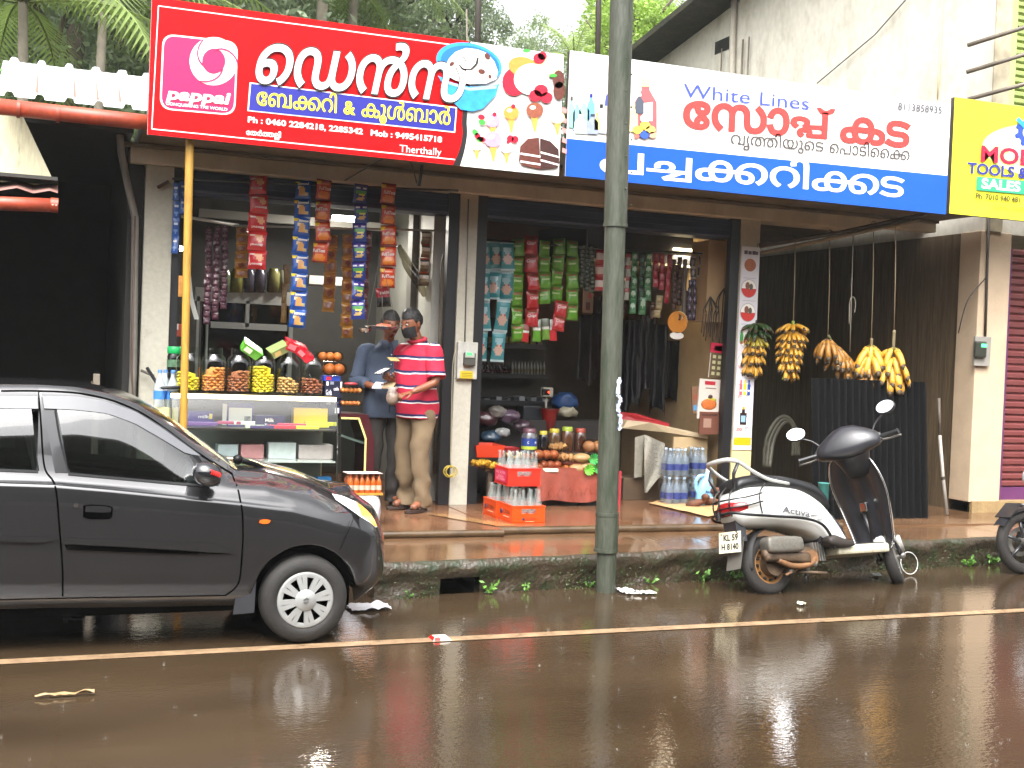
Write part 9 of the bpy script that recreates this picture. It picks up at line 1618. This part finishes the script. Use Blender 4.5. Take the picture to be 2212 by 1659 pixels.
# weeds, moss, litter and splashes
def weed(lb,px,py,n,s,dx=0):
 q = G(px,py,0); q.y = kerb_y(q.x) - .02; t = []; mb = MB(); vs = []; fs = []
 for i in range(n):
  a = random.uniform(0,6.28); d = Vector((math.cos(a) * .7,-abs(math.sin(a)) * .5,random.uniform(.3,1.1))) * s; mb.tube([q,q + d * .5,q + d],.002,M('4a6a2c',.6),4)
  for k in range(4): leaf_quad(vs,fs,q + d * (.35 + .2 * k),s * .24)
 mb.add(vs,fs,M('5c8a34',.5,var=.25,vs=20)); tag(mb.build('weed',loc=q),lb,'weed','weeds at the kerb foot')
for a in (('leafy weed sprouting beside the drain mouth',1040,1272,7,.10),('small weed low on the kerb left of the drain',880,1290,4,.05),('weed at the kerb foot between drain and pole',1130,1274,6,.06),('weed sprig just left of the pole foot',1265,1266,5,.06),('thin weed right of the pole by the litter',1392,1256,5,.08),('weed clump on the kerb left of the scooter',1480,1242,9,.09),('weed clump behind the scooter front wheel',1560,1240,7,.08),('weed patch on the kerb right of the white wire',2060,1215,10,.10),('weed patch on the kerb near the motorbike',2115,1212,9,.09)): weed(*a)
mb = MB(); vs = []; fs = []
for i in range(5200):
 x = 2.2 + 11 * random.random(); d = noise.noise(Vector((x * 1.7,0,4)))
 if hx0 - .03 < x < hx1 + .03 or d < -.05 + .3 * random.random() - .15: continue
 z = random.random() ** 1.8 * .15; leaf_quad(vs,fs,Vector((x,kerb_y(x) - .012 - .03 * random.random(),z)),.009)
mb.add(vs,fs,M('34491f',.6,var=.4,vs=12)); o = mb.build('moss'); tag(o,'dark green moss and tiny plants growing on the kerb face','moss',kind='stuff')
def scrap(lb,px,py,w_,d_,col_,name='paper_scrap',k=1.0):
 q = G(px,py,.008); mb = MB(); mb.grid(lambda u,v: tuple(q + Vector(((u - .5) * w_,(v - .5) * d_,.004 + k * .03 * abs(noise.noise(Vector((u * 3 + px,v * 3,1))))))),12,8,M(col_,.4,var=.12,vs=30)); tag(mb.build(name),lb,'litter')
for a in (('crumpled white plastic sheet lying under the car bumper',795,1312,.26,.2,'b8b8bc'),('white torn paper lying right of the pole foot',1352,1277,.12,.12,'b4b8bc'),('pale paper piece further right of the pole foot',1395,1281,.13,.1,'a8a8a4'),('thin paper strip between the two papers by the pole',1370,1283,.14,.03,'aaaaa4'),('small white scrap on the road below the scooter',1732,1306,.06,.05,'c0bca8'),('clear crushed cup by the scooter front wheel',1893,1243,.08,.08,'a8b0b0'),('pale scrap under the car sill',160,1325,.12,.06,'b0b0ac'),('thin straw scrap on the wet road at the left',140,1502,.26,.02,'8a7450')): scrap(*a)
mb = MB(); q = G(1963,1240,.01); mb.tube([q + Vector((.085 * math.cos(t),.02 * math.sin(t),.09 + .088 * math.sin(t))) for t in [2 * math.pi * i / 24 for i in range(24)]],.004,M('b8b8b4',.4),5,closed=True); tag(mb.build('wire_loop'),'white wire loop standing on the road right of the scooter','wire')
q = G(950,1380,.004); rs_ = thing('road_stud','white road stud with a red reflector on the edge line','road stud',q); mb = MB(); mb.loft([[q + Vector((x * a,y * b,z)) for x,y in ((-1,-1),(1,-1),(1,1),(-1,1))] for z,a,b in ((0,.055,.05),(.018,.04,.03))],M('b8b4a8',.4),smooth=False); part('body',mb,rs_)
mb = MB(); mb.add([q + Vector(p) for p in ((-.056,-.045,.002),(-.056,.045,.002),(-.042,.03,.019),(-.042,-.03,.019))],[(0,1,2,3)],M('c81e1a',.2,coat=.6)); mb.add([q + Vector(p) for p in ((-.05,-.051,.002),(-.01,-.051,.002),(-.012,-.034,.018),(-.04,-.034,.018))],[(0,1,2,3)],M('c81e1a',.2,coat=.6)); part('reflector',mb,rs_)
mb = MB(); vs = []; fs = []; ms_ = M('b8b4ac',.05,alpha=.4,coat=1)
for i in range(260):
 x,y = random.uniform(-2,10),random.uniform(2.2,7.7); c = Vector((x,y,.006)); h = random.uniform(.008,.022); r = random.uniform(.003,.008)
 for k in range(5): a = k * 1.26 + x; p = c + Vector((r * math.cos(a),r * math.sin(a),0)); o = len(vs); d = Vector((-math.sin(a),math.cos(a),0)) * .0016; vs += [p - d,p + d,p + Vector((r * .8 * math.cos(a),r * .8 * math.sin(a),h))]; fs.append((o,o + 1,o + 2))
mb.add(vs,fs,ms_); o = mb.build('rain'); tag(o,'tiny rain splashes leaping from the wet road','rain',kind='stuff')
mb = MB(); mb.box((-90,-28,-1.05),(130,150,34),M('808080')); o = mb.build('haze'); hm = bpy.data.materials.new('mat_haze'); hm.use_nodes = True; hn_ = hm.node_tree; hn_.nodes.remove(hn_.nodes["Principled BSDF"]); pv = hn_.nodes.new("ShaderNodeVolumePrincipled"); pv.inputs["Color"].default_value = (.92,.95,.93,1); pv.inputs["Density"].default_value = .0009; pv.inputs["Anisotropy"].default_value = .2; hn_.links.new(pv.outputs[0],hn_.nodes["Material Output"].inputs["Volume"]); o.data.materials[0] = hm; tag(o,'thin grey rain haze filling the street air','haze',kind='stuff')
